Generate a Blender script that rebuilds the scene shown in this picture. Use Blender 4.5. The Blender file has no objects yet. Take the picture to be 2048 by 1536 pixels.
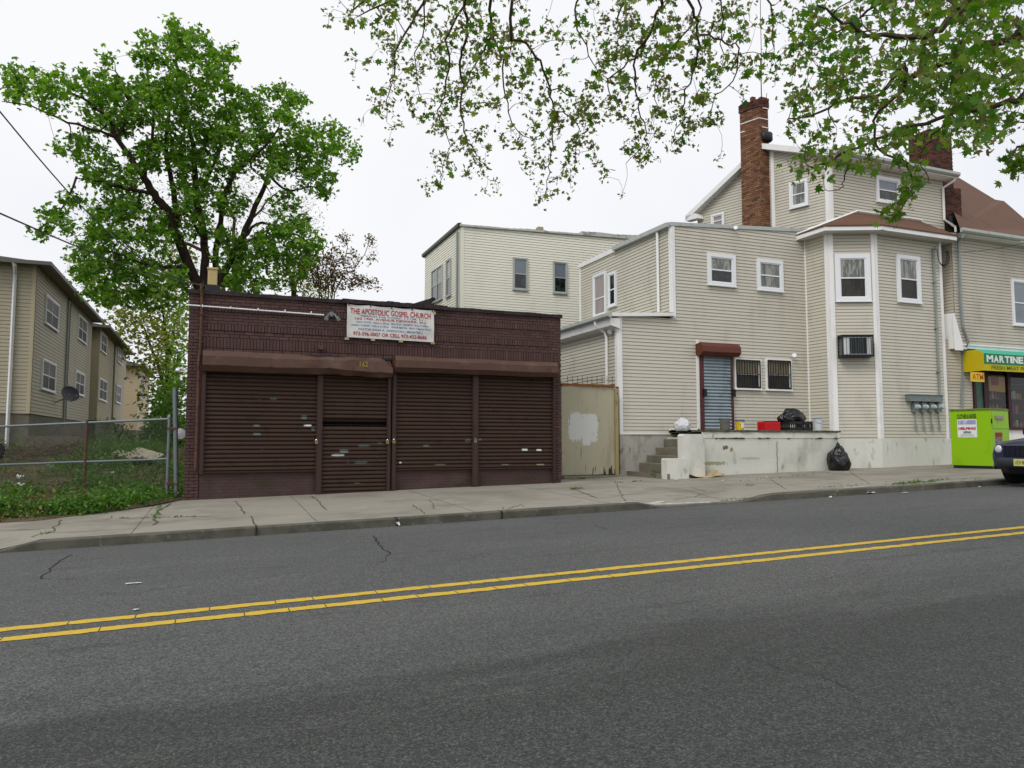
import bpy, math, random
import numpy as np
from mathutils import Vector, Matrix, noise
random.seed(7); rng=np.random.default_rng(7)
scn=bpy.context.scene; COL=scn.collection
# ---------------------------------------------------------------- camera model (photo pixels 2048x1536)
F=1494.; CX,CY=1024.,768.; YAW=math.radians(22); PIT=math.atan(112/F); H=1.44
_f=Vector((math.sin(YAW)*math.cos(PIT),math.cos(YAW)*math.cos(PIT),math.sin(PIT)))
_r=Vector((math.cos(YAW),-math.sin(YAW),0)); _u=_r.cross(_f)
EYE=Vector((0,0,H))
def ray(u,v): return _f+_r*((u-CX)/F)+_u*((CY-v)/F)
def PY(u,v,Y):
    q=ray(u,v); return EYE+q*(Y/q.y)
def PX(u,v,X):
    q=ray(u,v); return EYE+q*(X/q.x)
def PD(u,v,dist):
    q=ray(u,v).normalized(); return EYE+q*dist
# ---------------------------------------------------------------- ground heights
KY=11.9; G=0.0235
def road_z(x,y): return G*x+0.08*max(-1.5,1-((y-6.4)/5.5)**2)
def kerb_h(x):
    def ss(a,b,t):
        t=min(1,max(0,(t-a)/(b-a))); return t*t*(3-2*t)
    h=0.13*ss(-2.75,-2.05,x)
    d=1-(ss(7.2,7.9,x)-ss(9.6,10.4,x))*.8
    return max(.004,h*d)
def walk_z(x,y):
    k=G*x+kerb_h(x); kn=G*x+.13
    b=.205+.021*x
    t=min(1,max(0,(y-KY)/5.1))
    lin=kn*(1-t)+b*t
    w=min(1,max(0,(y-KY-.15)/1.3))
    return k*(1-w)+lin*w
def ground_z(x,y): return road_z(x,y) if y<KY else walk_z(x,y)
def PG(u,v,dz=0):
    q=ray(u,v); t=(.2-H)/q.z
    for _ in range(30):
        p=EYE+q*t; z=ground_z(p.x,p.y)+dz; t=.5*t+.5*(z-H)/q.z
    return EYE+q*t
# ---------------------------------------------------------------- mesh helpers
class MB:
    def __init__(s): s.v=[]; s.f=[]; s.m=[]
    def add(s,vs,fs,mi=0):
        o=len(s.v); s.v+= [tuple(p) for p in vs]
        for f in fs: s.f.append(tuple(i+o for i in f)); s.m.append(mi)
    def quad(s,a,b,c,d,mi=0): s.add([a,b,c,d],[(0,1,2,3)],mi)
    def box(s,x0,x1,y0,y1,z0,z1,mi=0):
        s.add([(x0,y0,z0),(x1,y0,z0),(x1,y1,z0),(x0,y1,z0),(x0,y0,z1),(x1,y0,z1),(x1,y1,z1),(x0,y1,z1)],
              [(0,3,2,1),(4,5,6,7),(0,1,5,4),(1,2,6,5),(2,3,7,6),(3,0,4,7)],mi)
    def pbox(s,pl,s0,s1,z0,z1,d0,d1,mi=0):      # box on a plane: d = distance outward
        P=[pl.pt(a,z,d) for z in (z0,z1) for d in (d0,d1) for a in (s0,s1)]
        s.add(P,[(0,1,3,2),(4,6,7,5),(2,3,7,6),(1,0,4,5),(0,2,6,4),(3,1,5,7)],mi)
    def bbox_bev(s,x0,x1,y0,y1,z0,z1,b,mi=0):
        # chamfered box
        P=[];
        for sx,X in((1,x0),(-1,x1)):
            for sy,Y in((1,y0),(-1,y1)):
                for sz,Z in((1,z0),(-1,z1)):
                    P+=[(X,Y+sy*b,Z+sz*b),(X+sx*b,Y,Z+sz*b),(X+sx*b,Y+sy*b,Z)]
        hull(s,P,mi)
    def prism(s,pts,ext,mi=0):                    # closed polygon extruded by vector
        n=len(pts); e=Vector(ext); A=[Vector(p) for p in pts]; B=[p+e for p in A]
        s.add(A+B,[tuple(range(n))[::-1],tuple(range(n,2*n))]+[(i,(i+1)%n,n+(i+1)%n,n+i) for i in range(n)],mi)
    def tube(s,path,rad,n=8,mi=0,caps=True):
        path=[Vector(p) for p in path]; k=len(path)
        if not hasattr(rad,'__len__'): rad=[rad]*k
        o=len(s.v); prev=None
        for i,p in enumerate(path):
            t=(path[min(i+1,k-1)]-path[max(i-1,0)])
            if t.length<1e-9: t=Vector((0,0,1))
            t.normalize()
            if prev is None:
                a=Vector((0,0,1)) if abs(t.z)<.9 else Vector((1,0,0))
                e=t.cross(a).normalized()
            else:
                e=prev-t*prev.dot(t)
                if e.length<1e-6: e=t.cross(Vector((.3,.5,.8)))
                e.normalize()
            prev=e; g=t.cross(e)
            for j in range(n):
                an=2*math.pi*j/n
                s.v.append(tuple(p+(e*math.cos(an)+g*math.sin(an))*rad[i]))
        for i in range(k-1):
            for j in range(n):
                a=o+i*n+j; b=o+i*n+(j+1)%n
                s.f.append((a,b,b+n,a+n)); s.m.append(mi)
        if caps and n>2:
            s.f.append(tuple(o+j for j in range(n))[::-1]); s.m.append(mi)
            s.f.append(tuple(o+(k-1)*n+j for j in range(n))); s.m.append(mi)
    def lathe(s,c,prof,n=20,mi=0,axis='z'):
        o=len(s.v); k=len(prof)
        for r,h in prof:
            for j in range(n):
                a=2*math.pi*j/n
                q=(r*math.cos(a),r*math.sin(a),h)
                if axis=='y': q=(q[0],q[2],q[1])
                if axis=='x': q=(q[2],q[0],q[1])
                s.v.append((c[0]+q[0],c[1]+q[1],c[2]+q[2]))
        for i in range(k-1):
            for j in range(n):
                a=o+i*n+j; b=o+i*n+(j+1)%n
                s.f.append((a,b,b+n,a+n)); s.m.append(mi)
        s.f.append(tuple(o+j for j in range(n))); s.m.append(mi)
        s.f.append(tuple(o+(k-1)*n+j for j in range(n))); s.m.append(mi)
def hull(mb,P,mi=0):
    import bmesh
    bm=bmesh.new()
    for p in P: bm.verts.new(p)
    bmesh.ops.convex_hull(bm,input=bm.verts[:])
    bmesh.ops.dissolve_limit(bm,angle_limit=.02,verts=bm.verts[:],edges=bm.edges[:])
    bm.verts.index_update()
    vs=[v.co.copy() for v in bm.verts]; fs=[tuple(v.index for v in f.verts) for f in bm.faces]
    bm.free(); mb.add(vs,fs,mi)
class Pl:
    """vertical plane; s runs left to right, normal points to the viewer side"""
    def __init__(s,x,y,ux,uy):
        l=math.hypot(ux,uy); s.o=Vector((x,y,0)); s.U=Vector((ux/l,uy/l,0)); s.N=Vector((uy/l,-ux/l,0))
    def pt(s,a,z,d=0): 
        p=s.o+s.U*a+s.N*d; p.z=z; return p
    def hit(s,u,v,d=0):
        q=ray(u,v); t=((s.o+s.N*d-EYE).dot(s.N))/q.dot(s.N); p=EYE+q*t
        return (p-s.o).dot(s.U),p.z
def org(o):
    while o.parent: o=o.parent
    return o.location
def obj(name,mb,mats,parent=None,smooth=False,kind=None,label=None):
    me=bpy.data.meshes.new(name)
    v=np.array(mb.v,dtype=np.float64).reshape(-1,3)
    if parent is not None: v=v-np.array(org(parent))
    me.from_pydata(v.tolist(),[],mb.f); 
    if not isinstance(mats,(list,tuple)): mats=[mats]
    for m in mats: me.materials.append(m)
    me.polygons.foreach_set('material_index',mb.m)
    if smooth: me.polygons.foreach_set('use_smooth',[True]*len(me.polygons))
    me.update()
    o=bpy.data.objects.new(name,me); COL.objects.link(o)
    if parent is not None: o.parent=parent
    if kind: o['kind']=kind
    if label: o['label']=label
    return o
def fast_obj(name,V,faces_flat,loop_tot,mats,parent=None,mi=None,kind=None):
    """numpy mesh"""
    me=bpy.data.meshes.new(name); V=np.asarray(V,dtype=np.float32)
    if parent is not None: V=V-np.array(org(parent),dtype=np.float32)
    me.vertices.add(len(V)); me.vertices.foreach_set('co',V.ravel())
    nl=len(faces_flat); me.loops.add(nl); me.loops.foreach_set('vertex_index',np.asarray(faces_flat,dtype=np.int32))
    lt=np.asarray(loop_tot,dtype=np.int32); ls=np.concatenate([[0],np.cumsum(lt)[:-1]]).astype(np.int32)
    me.polygons.add(len(lt)); me.polygons.foreach_set('loop_start',ls)
    try: me.polygons.foreach_set('loop_total',lt)
    except Exception: pass
    for m in (mats if isinstance(mats,(list,tuple)) else [mats]): me.materials.append(m)
    if mi is not None: me.polygons.foreach_set('material_index',np.asarray(mi,dtype=np.int32))
    me.update(calc_edges=True); me.validate()
    o=bpy.data.objects.new(name,me); COL.objects.link(o)
    if parent is not None: o.parent=parent
    if kind: o['kind']=kind
    return o
def thing(name,label,cat,loc,group=None):
    o=bpy.data.objects.new(name,None); COL.objects.link(o); o.location=Vector(loc); o.empty_display_size=.2
    o['label']=label; o['category']=cat
    if group: o['group']=group
    return o
def tag(o,label,cat,group=None):
    o['label']=label; o['category']=cat
    if group: o['group']=group
    return o
def solo(name,mb,mats,label,cat,group=None,smooth=False,loc=None):
    """a thing that is one mesh, origin at its base"""
    v=np.array(mb.v); c=(v.min(0)+v.max(0))/2; c[2]=v[:,2].min()
    o=obj(name,mb,mats,None,smooth); 
    me=o.data; me.transform(Matrix.Translation(-Vector(c))); o.location=Vector(c)
    return tag(o,label,cat,group)
# ---------------------------------------------------------------- materials
def lin(c):
    return tuple(((x/255)/12.92 if x/255<=.04045 else ((x/255+.055)/1.055)**2.4) for x in c)+(1,)
def C(c):
    if isinstance(c,(int,float)): return (c,c,c,1)
    if max(c)>1.5: return lin(c)
    return tuple(c)[:3]+(1,)
class NT:
    def __init__(s,nt): s.nt=nt
    def n(s,t,**k):
        o=s.nt.nodes.new(t)
        for a,b in k.items():
            if a in('operation','blend_type','noise_dimensions','feature','interpolation','data_type','distance','use_clamp','offset','offset_frequency','invert'): setattr(o,a,b)
            else:
                i=o.inputs[a.replace('_',' ')] if a.replace('_',' ') in o.inputs else o.inputs[a]
                if hasattr(b,'is_linked') or isinstance(b,bpy.types.NodeSocket): s.nt.links.new(b,i)
                else: i.default_value=b
        return o
    def L(s,a,b): s.nt.links.new(a,b)
    def math(s,op,a,b=0.,c=None):
        o=s.nt.nodes.new('ShaderNodeMath'); o.operation=op
        for i,x in enumerate((a,b) if c is None else (a,b,c)):
            if isinstance(x,bpy.types.NodeSocket): s.L(x,o.inputs[i])
            else: o.inputs[i].default_value=x
        return o.outputs[0]
    def mix(s,fac,a,b):
        o=s.nt.nodes.new('ShaderNodeMix'); o.data_type='RGBA'
        for i,x in((0,fac),(6,a),(7,b)):
            if isinstance(x,bpy.types.NodeSocket): s.L(x,o.inputs[i])
            else: o.inputs[i].default_value=x
        return o.outputs[2]
    def step(s,val,lo,hi):
        o=s.nt.nodes.new('ShaderNodeMapRange'); o.interpolation_type='SMOOTHSTEP'
        s.L(val,o.inputs[0]); o.inputs[1].default_value=lo; o.inputs[2].default_value=hi
        return o.outputs[0]
MATS={}
def pbr(name,col,rough=.8,layers=(),bump=None,metal=0,rnd=None,spec=.35,pos=False,coat=0,extra=None,trans=0,holes=None):
    """layers: (colour,noise scale,lo,hi,(stretch xyz),strength)"""
    m=bpy.data.materials.new(name); m.use_nodes=True; nt=NT(m.node_tree); b=m.node_tree.nodes['Principled BSDF']
    tc=nt.n('ShaderNodeTexCoord').outputs['Object']
    if pos: tc=nt.n('ShaderNodeNewGeometry').outputs['Position']
    c=C(col); cur=None
    if rnd:
        g=nt.n('ShaderNodeNewGeometry').outputs['Random Per Island']
        r=nt.nt.nodes.new('ShaderNodeValToRGB'); nt.L(g,r.inputs[0]); e=r.color_ramp.elements
        k=len(rnd)
        e[0].color=C(rnd[0]); e[0].position=0; e[1].color=C(rnd[-1]); e[1].position=1
        for i in range(1,k-1):
            x=e.new(i/(k-1)); x.color=C(rnd[i])
        cur=r.outputs[0]
    else: cur=c
    for ly in layers:
        col2,sc,lo,hi=ly[:4]; st=ly[4] if len(ly)>4 else (1,1,1); am=ly[5] if len(ly)>5 else 1
        mp=nt.n('ShaderNodeMapping',Vector=tc,Scale=st)
        nz=nt.n('ShaderNodeTexNoise',Vector=mp.outputs[0],Scale=sc,Detail=5.,Roughness=.6)
        f=nt.step(nz.outputs[0],lo,hi)
        if am!=1: f=nt.math('MULTIPLY',f,am)
        cur=nt.mix(f,cur,C(col2))
    if extra: cur=extra(nt,tc,cur)
    if isinstance(cur,bpy.types.NodeSocket): nt.L(cur,b.inputs['Base Color'])
    else: b.inputs['Base Color'].default_value=cur
    b.inputs['Roughness'].default_value=rough; b.inputs['Metallic'].default_value=metal
    b.inputs['Specular IOR Level'].default_value=spec
    if coat: b.inputs['Coat Weight'].default_value=coat; b.inputs['Coat Roughness'].default_value=.05
    if bump:
        nz=nt.n('ShaderNodeTexNoise',Vector=tc,Scale=bump[0],Detail=4.)
        bp=nt.n('ShaderNodeBump',Height=nz.outputs[0],Strength=bump[1],Distance=bump[2] if len(bump)>2 else .01)
        nt.L(bp.outputs[0],b.inputs['Normal'])
    if trans:
        tr=nt.n('ShaderNodeBsdfTranslucent')
        hs=nt.n('ShaderNodeHueSaturation',Saturation=1.15,Value=1.5)
        if isinstance(cur,bpy.types.NodeSocket): nt.L(cur,hs.inputs['Color'])
        else: hs.inputs['Color'].default_value=cur
        nt.L(hs.outputs[0],tr.inputs[0])
        mx=nt.n('ShaderNodeMixShader',Fac=trans); nt.L(b.outputs[0],mx.inputs[1]); nt.L(tr.outputs[0],mx.inputs[2])
        nt.L(mx.outputs[0],m.node_tree.nodes['Material Output'].inputs[0])
    MATS[name]=m; return m
def spots(lst,sc=9.,amp=.1):
    """painted / peeled patches with ragged edges: (x,z,rx,rz,colour) in object coordinates"""
    def ex(nt,tc,cur):
        nz=nt.n('ShaderNodeTexNoise',Vector=tc,Scale=sc,Detail=6.,Roughness=.7)
        nv=nt.math('MULTIPLY',nt.math('SUBTRACT',nz.outputs[0],.5),amp*20)
        sp=nt.n('ShaderNodeSeparateXYZ',Vector=tc)
        for x,z,rx,rz,c in lst:
            a=nt.math('ABSOLUTE',nt.math('DIVIDE',nt.math('SUBTRACT',sp.outputs[0],x),rx))
            b=nt.math('ABSOLUTE',nt.math('DIVIDE',nt.math('SUBTRACT',sp.outputs[2],z),rz))
            d=nt.math('POWER',nt.math('ADD',nt.math('POWER',a,4.),nt.math('POWER',b,4.)),.25)
            f=nt.step(nt.math('ADD',d,nv),1.05,.85)
            cur=nt.mix(f,cur,C(c))
        return cur
    return ex
def fontmesh(mb,text,pl,s0,s1,z0,z1,d,mi=0,bold=.0,pad=.002):
    cu=bpy.data.curves.new('lettering','FONT'); cu.body=text; cu.size=1; cu.offset=bold; cu.resolution_u=3
    o=bpy.data.objects.new('lettering',cu); me=bpy.data.meshes.new_from_object(o)
    if len(me.vertices)==0: return
    v=np.array([x.co[:] for x in me.vertices]); lo=v.min(0); hi=v.max(0)
    fs=[tuple(p.vertices) for p in me.polygons]
    a=(v[:,0]-lo[0])/(hi[0]-lo[0]); b=(v[:,1]-lo[1])/(hi[1]-lo[1])
    mb.add([pl.pt(s0+(s1-s0)*x,z0+(z1-z0)*y,d) for x,y in zip(a,b)],fs,mi)
    bpy.data.objects.remove(o); bpy.data.meshes.remove(me)
# palette
M={}
TAN=(200,195,180)
M['siding']=pbr('tan_vinyl_siding',TAN,.55,[((160,152,134),1.3,.5,.75,(1,1,.4),.4),((128,124,108),6,.64,.8,(1,1,.2),.2)],bump=(40,.05))
M['siding_store']=pbr('store_vinyl_siding',(194,187,172),.55,[((140,134,118),1.3,.5,.75,(1,1,.4),.4)])
M['siding_cream']=pbr('cream_vinyl_siding',(238,236,218),.55,[((218,216,194),1.1,.5,.75,(1,1,.3),.5),((170,170,146),5,.62,.8,(.6,1,.3),.2)])
M['siding_house']=pbr('beige_house_siding',(172,164,142),.6,[((150,142,120),1.,.5,.75,(1,1,.4),.4)])
M['siding_house2']=pbr('warm_house_siding',(186,174,144),.6,[((158,144,114),1.,.5,.75,(1,1,.4),.4)])
M['siding_far']=pbr('sandy_house_siding',(200,182,148),.6)
M['trim']=pbr('white_vinyl_trim',(236,236,234),.45,[((185,185,178),3,.5,.8,(1,1,.3),.4)])
M['trimgrey']=pbr('grey_gutter_metal',(176,182,176),.4,[((130,135,130),4,.5,.8,(1,1,.3),.5)],metal=.1)
M['white_pvc']=pbr('white_window_vinyl',(232,235,238),.35)
M['stucco']=pbr('painted_stucco',(214,214,206),.9,[((184,182,172),1.1,.48,.7,(1,1,.6),.7),((120,118,106),3.2,.58,.72,(1,1,.5),.6),((110,108,98),9,.68,.74,(.6,1,1.),.6)],bump=(14,.35,.02))
M['stucco_dirty']=pbr('weathered_stucco',(170,168,158),.9,[((118,112,98),1.6,.45,.65,(1,1,.5),.8),((84,80,70),4,.58,.7,(1,1,.6),.6)],bump=(14,.35,.02))
M['concrete']=pbr('step_concrete',(118,113,98),.92,[((98,96,82),2.2,.45,.65,(1,1,1),.7),((60,62,46),7,.58,.7,(1,1,1),.7)],bump=(22,.4,.015))
M['mossy']=pbr('mossy_slab_edge',(96,92,76),.95,[((50,62,30),9,.45,.6,(1,1,1),.8)],bump=(40,.6,.02))
M['glass']=pbr('dark_window_glass',(22,26,28),.06,[((64,70,70),2.6,.5,.58,(1,1,1),.7),((34,44,30),4,.52,.6,(1,1,1),.7)],spec=.6)
M['glassgrey']=pbr('curtained_glass',(96,100,96),.12,[((158,158,148),2.2,.46,.54,(3,3,.5),.8),((58,62,60),4,.55,.62,(5,5,.35),.7),((60,70,52),3.,.58,.66,(1,1,1),.6)],spec=.6)
M['glassblue']=pbr('sky_reflecting_glass',(112,124,134),.08,[((88,98,106),1.2,.4,.7,(1,1,1),.6)],spec=.7)
M['glasspink']=pbr('pinkish_curtain_glass',(158,146,142),.12,[((120,112,110),3,.45,.65,(3,3,.4),.6)],spec=.6)
M['screen']=pbr('dark_insect_screen',(58,56,52),.5,[((38,38,36),2.,.46,.58,(1,1,1),.8),((78,76,70),5,.56,.64,(4,4,.4),.5)],spec=.3)
M['glassdull']=pbr('dull_dark_glass',(40,32,30),.45,spec=.15)
M['glassmid']=pbr('dull_curtained_glass',(92,88,80),.45,spec=.15)
M['lapshade']=pbr('siding_lap_shade',(142,136,120),.8)  # lap shadow lines deepened by a darker colour, with some dirt
M['black']=pbr('black_iron',(22,22,24),.5)
M['brickpaint']=pbr('painted_maroon_brick',(92,66,68),.7,[((72,52,54),2.,.5,.7,(1,1,1),.6),((128,98,88),26,.66,.74,(1,1,1),.5)],rnd=[(80,58,54),(85,63,59),(76,54,51),(91,68,64)],bump=(60,.4,.006),spec=.3)
M['mortarpaint']=pbr('painted_mortar',(66,48,46),.85,bump=(60,.3,.006))
M['stall']=pbr('painted_stall_riser',(72,54,52),.75,[((84,66,62),2.,.45,.65,(1,1,1),.6),((56,52,34),2.4,.55,.7,(.4,1,1),.8)],bump=(30,.3,.01))
M['brick']=pbr('brown_chimney_brick',(122,84,62),.85,rnd=[(116,80,58),(134,94,68),(98,66,50),(146,110,82),(122,82,60),(84,60,48)],bump=(60,.4,.006))
M['brickdark']=pbr('sooty_red_brick',(96,52,42),.85,rnd=[(88,52,42),(104,66,54),(68,42,36),(52,36,32)],bump=(60,.4,.006))
M['mortar']=pbr('chimney_mortar',(64,46,36),.9)
M['mortardark']=pbr('sooty_mortar',(60,44,38),.9)
M['tar']=pbr('black_roof_tar',(34,36,40),.5,bump=(20,.5,.02))
M['coping']=pbr('torn_tar_coping',(52,40,42),.7,[((26,24,26),5,.45,.6,(1,1,1),.8)],bump=(18,.6,.02))
M['guard']=pbr('rusty_brown_guard',(80,56,44),.55,[((108,80,64),2.2,.52,.7,(1,1,1),.6),((60,40,34),5.,.58,.7,(1,1,1),.7),((150,120,96),16,.68,.74,(1,1,1),.6)],bump=(5,.25,.03),spec=.4)
SH=(57,41,32)
M['rustguard']=pbr('red_brown_shutter_box',(98,50,36),.5,[((64,34,28),4,.5,.7,(1,1,1),.5)])
M['railbrown']=pbr('brown_steel_guide',(62,43,38),.55,[((44,32,30),6,.5,.7,(1,1,.4),.6)])
M['blueshutter']=pbr('blue_grey_steel_shutter',(146,160,166),.42,[((86,100,108),2.5,.5,.7,(1,1,.5),.5),((70,76,78),14,.62,.7,(1,1,.5),.6)],metal=.3)
M['pail']=pbr('dull_pail_metal',(112,112,104),.5,[((84,84,78),9,.5,.7,(1,1,1),.6)],metal=.3)
M['galv']=pbr('galvanised_steel',(122,130,132),.45,[((108,112,110),9,.5,.7,(1,1,1),.6)],metal=.5)
M['rust']=pbr('rusted_steel',(96,66,52),.8,[((60,42,36),12,.45,.65,(1,1,1),.8)])
M['greypipe']=pbr('painted_grey_pipe',(138,148,146),.5,[((110,116,112),6,.5,.7,(1,1,.3),.5)])
M['shingle']=pbr('brown_asphalt_shingles',(100,70,52),.9,[((80,56,44),1.3,.45,.65,(1,1,1),.6),((126,90,70),28,.5,.7,(1,1,1),.6)],bump=(50,.5,.01))
M['shingledark']=pbr('charcoal_shingles',(62,60,62),.9,[((44,43,46),6,.45,.65,(1,1,2),.6)])
M['bark']=pbr('dark_tree_bark',(58,44,36),.95,[((34,27,24),8,.45,.65,(1,1,.3),.8)],bump=(30,.6,.02))
M['twig']=pbr('grey_brown_twig',(78,62,50),.9)
M['twigred']=pbr('reddish_twig',(84,56,46),.9)
M['leafmaple']=pbr('maple_leaves',(60,100,35),.55,rnd=[(76,112,40),(98,138,52),(56,88,32),(122,160,64),(84,122,44),(144,176,84)],trans=.5,spec=.3)
M['leafplane']=pbr('plane_tree_leaves',(60,100,35),.5,rnd=[(80,112,44),(64,112,36),(118,146,62),(54,98,34),(138,160,76),(96,130,48),(74,120,40)],trans=.5,spec=.35)
M['leafyoung']=pbr('young_plane_leaves',(110,112,60),.6,rnd=[(118,128,68),(128,110,70),(100,122,54),(140,150,88),(108,90,60),(104,134,58),(92,124,50)],trans=.42,spec=.3)
M['leafyellow']=pbr('yellow_green_leaves',(120,128,50),.6,rnd=[(108,122,44),(132,138,62),(86,108,40),(148,144,74)],trans=.4,spec=.3)
M['leafbud']=pbr('spring_buds',(110,90,60),.7,rnd=[(110,104,52),(124,82,60),(92,100,44),(140,120,80)],trans=.3)
M['weed']=pbr('weed_leaves',(70,105,40),.6,rnd=[(58,98,34),(84,124,44),(44,80,30),(106,138,58),(70,110,36)],trans=.35,spec=.3)
M['dryweed']=pbr('dry_weed_stems',(120,104,66),.8,rnd=[(96,100,50),(134,112,74),(84,90,40),(110,84,60)],trans=.2)
M['earth']=pbr('lot_earth',(92,80,60),.95,[((62,64,36),.9,.42,.6,(1,1,1),.8),((126,112,92),5,.6,.7,(1,1,1),.7),((52,44,36),2.5,.55,.7,(1,1,1),.7)],bump=(9,.8,.08),pos=True)
M['brush']=pbr('dry_brush',(72,56,46),.9,rnd=[(66,50,40),(92,72,58),(50,40,34),(110,88,70)])
M['wood']=pbr('pale_weathered_boards',(158,150,130),.85,[((104,96,80),6,.5,.7,(.4,1,1),.6)])
M['lime']=pbr('lime_green_paint',(140,190,0),.4,[((112,158,4),1.5,.5,.75,(1,1,.5),.5),((96,128,20),7,.66,.72,(1,1,.4),.6)],spec=.4)
M['limedark']=pbr('lime_lid_edge',(96,110,34),.6,[((70,72,36),8,.45,.65,(1,1,1),.7)])
M['yellowcloth']=pbr('yellow_awning_cloth',(196,176,10),.6,[((176,160,8),2,.5,.7,(1,1,1),.4)])
M['greencloth']=pbr('green_awning_cloth',(14,124,78),.55,[((8,98,62),2,.5,.7,(1,1,1),.4)])
M['tealcloth']=pbr('teal_awning_top',(70,176,146),.6)
M['bannercloth']=pbr('white_vinyl_banner',(214,214,210),.45,[((188,188,186),2.4,.45,.7,(1,1,1),.6)],bump=(2.5,.5,.04))
M['redink']=pbr('red_lettering',(168,42,52),.6); M['blueink']=pbr('blue_lettering',(64,108,158),.6)
M['ink']=pbr('black_lettering',(26,40,20),.6); M['whiteink']=pbr('white_lettering',(226,232,228),.6)
M['brass']=pbr('old_brass',(150,128,72),.4,metal=.6)
M['tanpaint']=pbr('peeling_tan_panel',(158,150,120),.8,[((128,122,96),1.4,.5,.7,(3,1,.3),.5),((104,98,74),10,.62,.7,(2,1,.25),.8)],bump=(20,.2,.01))
M['redplastic']=pbr('red_plastic',(196,14,28),.4); M['yellowplastic']=pbr('yellow_plastic',(222,190,40),.4)
M['whiteplastic']=pbr('white_plastic',(206,210,214),.35); M['blueplastic']=pbr('blue_plastic',(50,96,170),.4)
M['darkplastic']=pbr('dark_plastic',(30,34,36),.5)
M['bagblack']=pbr('black_bin_bag',(10,10,13),.28,bump=(10,.5,.02),spec=.5)
M['bagwhite']=pbr('white_carrier_bag',(206,206,210),.45,[((180,120,120),5,.6,.68,(1,1,1),.5)],bump=(10,.5,.02))
M['card']=pbr('cardboard',(176,160,122),.9,[((116,104,80),5,.5,.7,(1,1,1),.5)])
M['paper']=pbr('white_paper',(226,228,228),.8)
M['greymetal']=pbr('grey_meter_metal',(118,130,128),.45,[((92,100,98),6,.5,.7,(1,1,1),.5)],metal=.2)
M['meterglass']=pbr('meter_glass',(168,180,180),.1,spec=.7)
M['navy']=pbr('navy_car_paint',(14,24,60),.25,coat=.3,spec=.5)
M['bumper']=pbr('dark_grey_bumper',(52,56,60),.6)
M['tyre']=pbr('black_tyre',(20,20,20),.9)
M['lens']=pbr('headlight_lens',(200,206,212),.06,spec=.9,coat=1.)
M['amber']=pbr('amber_lens',(214,112,40),.15,spec=.7)
M['chrome']=pbr('chrome',(190,190,190),.15,metal=1)
M['plate']=pbr('pale_yellow_plate',(206,206,120),.5)
M['glasscurtain']=pbr('tan_curtain_glass',(120,106,72),.2,[((70,62,44),6,.45,.65,(4,4,.3),.8)],spec=.5)
# ================================================================= SETTING
def road_extra(nt,tc,cur):
    sp=nt.n('ShaderNodeSeparateXYZ',Vector=tc)
    mp=nt.n('ShaderNodeMapping',Vector=tc,Scale=(.22,1.6,1))
    nz=nt.n('ShaderNodeTexNoise',Vector=mp.outputs[0],Scale=1.3,Detail=6.,Roughness=.65)
    y=nt.math('ADD',sp.outputs[1],nt.math('MULTIPLY',nt.math('SUBTRACT',nz.outputs[0],.5),3.2))
    near=nt.step(y,5.4,3.4)
    cur=nt.mix(nt.math('MULTIPLY',near,.7),cur,C((.040,.046,.041)))
    # wheel-polished dark strip down the lane
    d=nt.math('ABSOLUTE',nt.math('SUBTRACT',y,3.9))
    cur=nt.mix(nt.math('MULTIPLY',nt.step(d,.6,.05),.35),cur,C((.038,.038,.034)))
    # oil streaks, stretched along the road
    mp=nt.n('ShaderNodeMapping',Vector=tc,Scale=(.6,3.4,1))
    n2=nt.n('ShaderNodeTexNoise',Vector=mp.outputs[0],Scale=1.6,Detail=6.,Roughness=.7)
    cur=nt.mix(nt.math('MULTIPLY',nt.step(n2.outputs[0],.54,.7),.6),cur,C(.05))
    vv=nt.n('ShaderNodeTexVoronoi',Vector=tc,Scale=105.)
    gr=nt.n('ShaderNodeSeparateXYZ',Vector=vv.outputs['Color'])
    gv=nt.math('POWER',gr.outputs[0],1.6)
    n4=nt.n('ShaderNodeTexNoise',Vector=tc,Scale=28.,Detail=4.,Roughness=.7)
    val=nt.math('ADD',.42,nt.math('ADD',nt.math('MULTIPLY',gv,.9),nt.math('MULTIPLY',nt.math('SUBTRACT',n4.outputs[0],.35),.6)))
    hv=nt.n('ShaderNodeHueSaturation'); nt.L(val,hv.inputs['Value']); nt.L(cur,hv.inputs['Color']); cur=hv.outputs[0]
    # stones in the surface
    vo=nt.n('ShaderNodeTexVoronoi',Vector=tc,Scale=85.)
    hs=nt.n('ShaderNodeSeparateXYZ',Vector=vo.outputs['Color'])
    st=nt.math('MULTIPLY',nt.step(hs.outputs[0],.72,.95),nt.step(vo.outputs['Distance'],.55,.25))
    cur=nt.mix(nt.math('MULTIPLY',st,.55),cur,C((.2,.19,.17)))
    dk=nt.math('MULTIPLY',nt.step(hs.outputs[1],.7,.95),.6)
    cur=nt.mix(dk,cur,C(.03))
    return cur
M['asphalt']=pbr('worn_asphalt',(.113,.118,.111),.85,[((.14,.144,.136),.5,.45,.65,(.5,1,1),.6),((.05,.05,.05),240,.5,.62,(1,1,1),.45),((.16,.16,.15),190,.6,.7,(1,1,1),.35)],bump=(170,.55,.006),pos=True,extra=road_extra,spec=.3)
M['crack']=pbr('road_crack',(.018,.018,.017),.95)
def walk_extra(nt,tc,cur):
    mp=nt.n('ShaderNodeMapping',Vector=tc,Scale=(1,1.4,1))
    nz=nt.n('ShaderNodeTexNoise',Vector=mp.outputs[0],Scale=11.,Detail=6.,Roughness=.75)
    n3=nt.n('ShaderNodeTexNoise',Vector=tc,Scale=.55,Detail=2.)
    f=nt.math('MULTIPLY',nt.step(nz.outputs[0],.6,.72),nt.step(n3.outputs[0],.45,.6))
    return nt.mix(nt.math('MULTIPLY',f,.5),cur,C((.1,.09,.07)))
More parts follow.
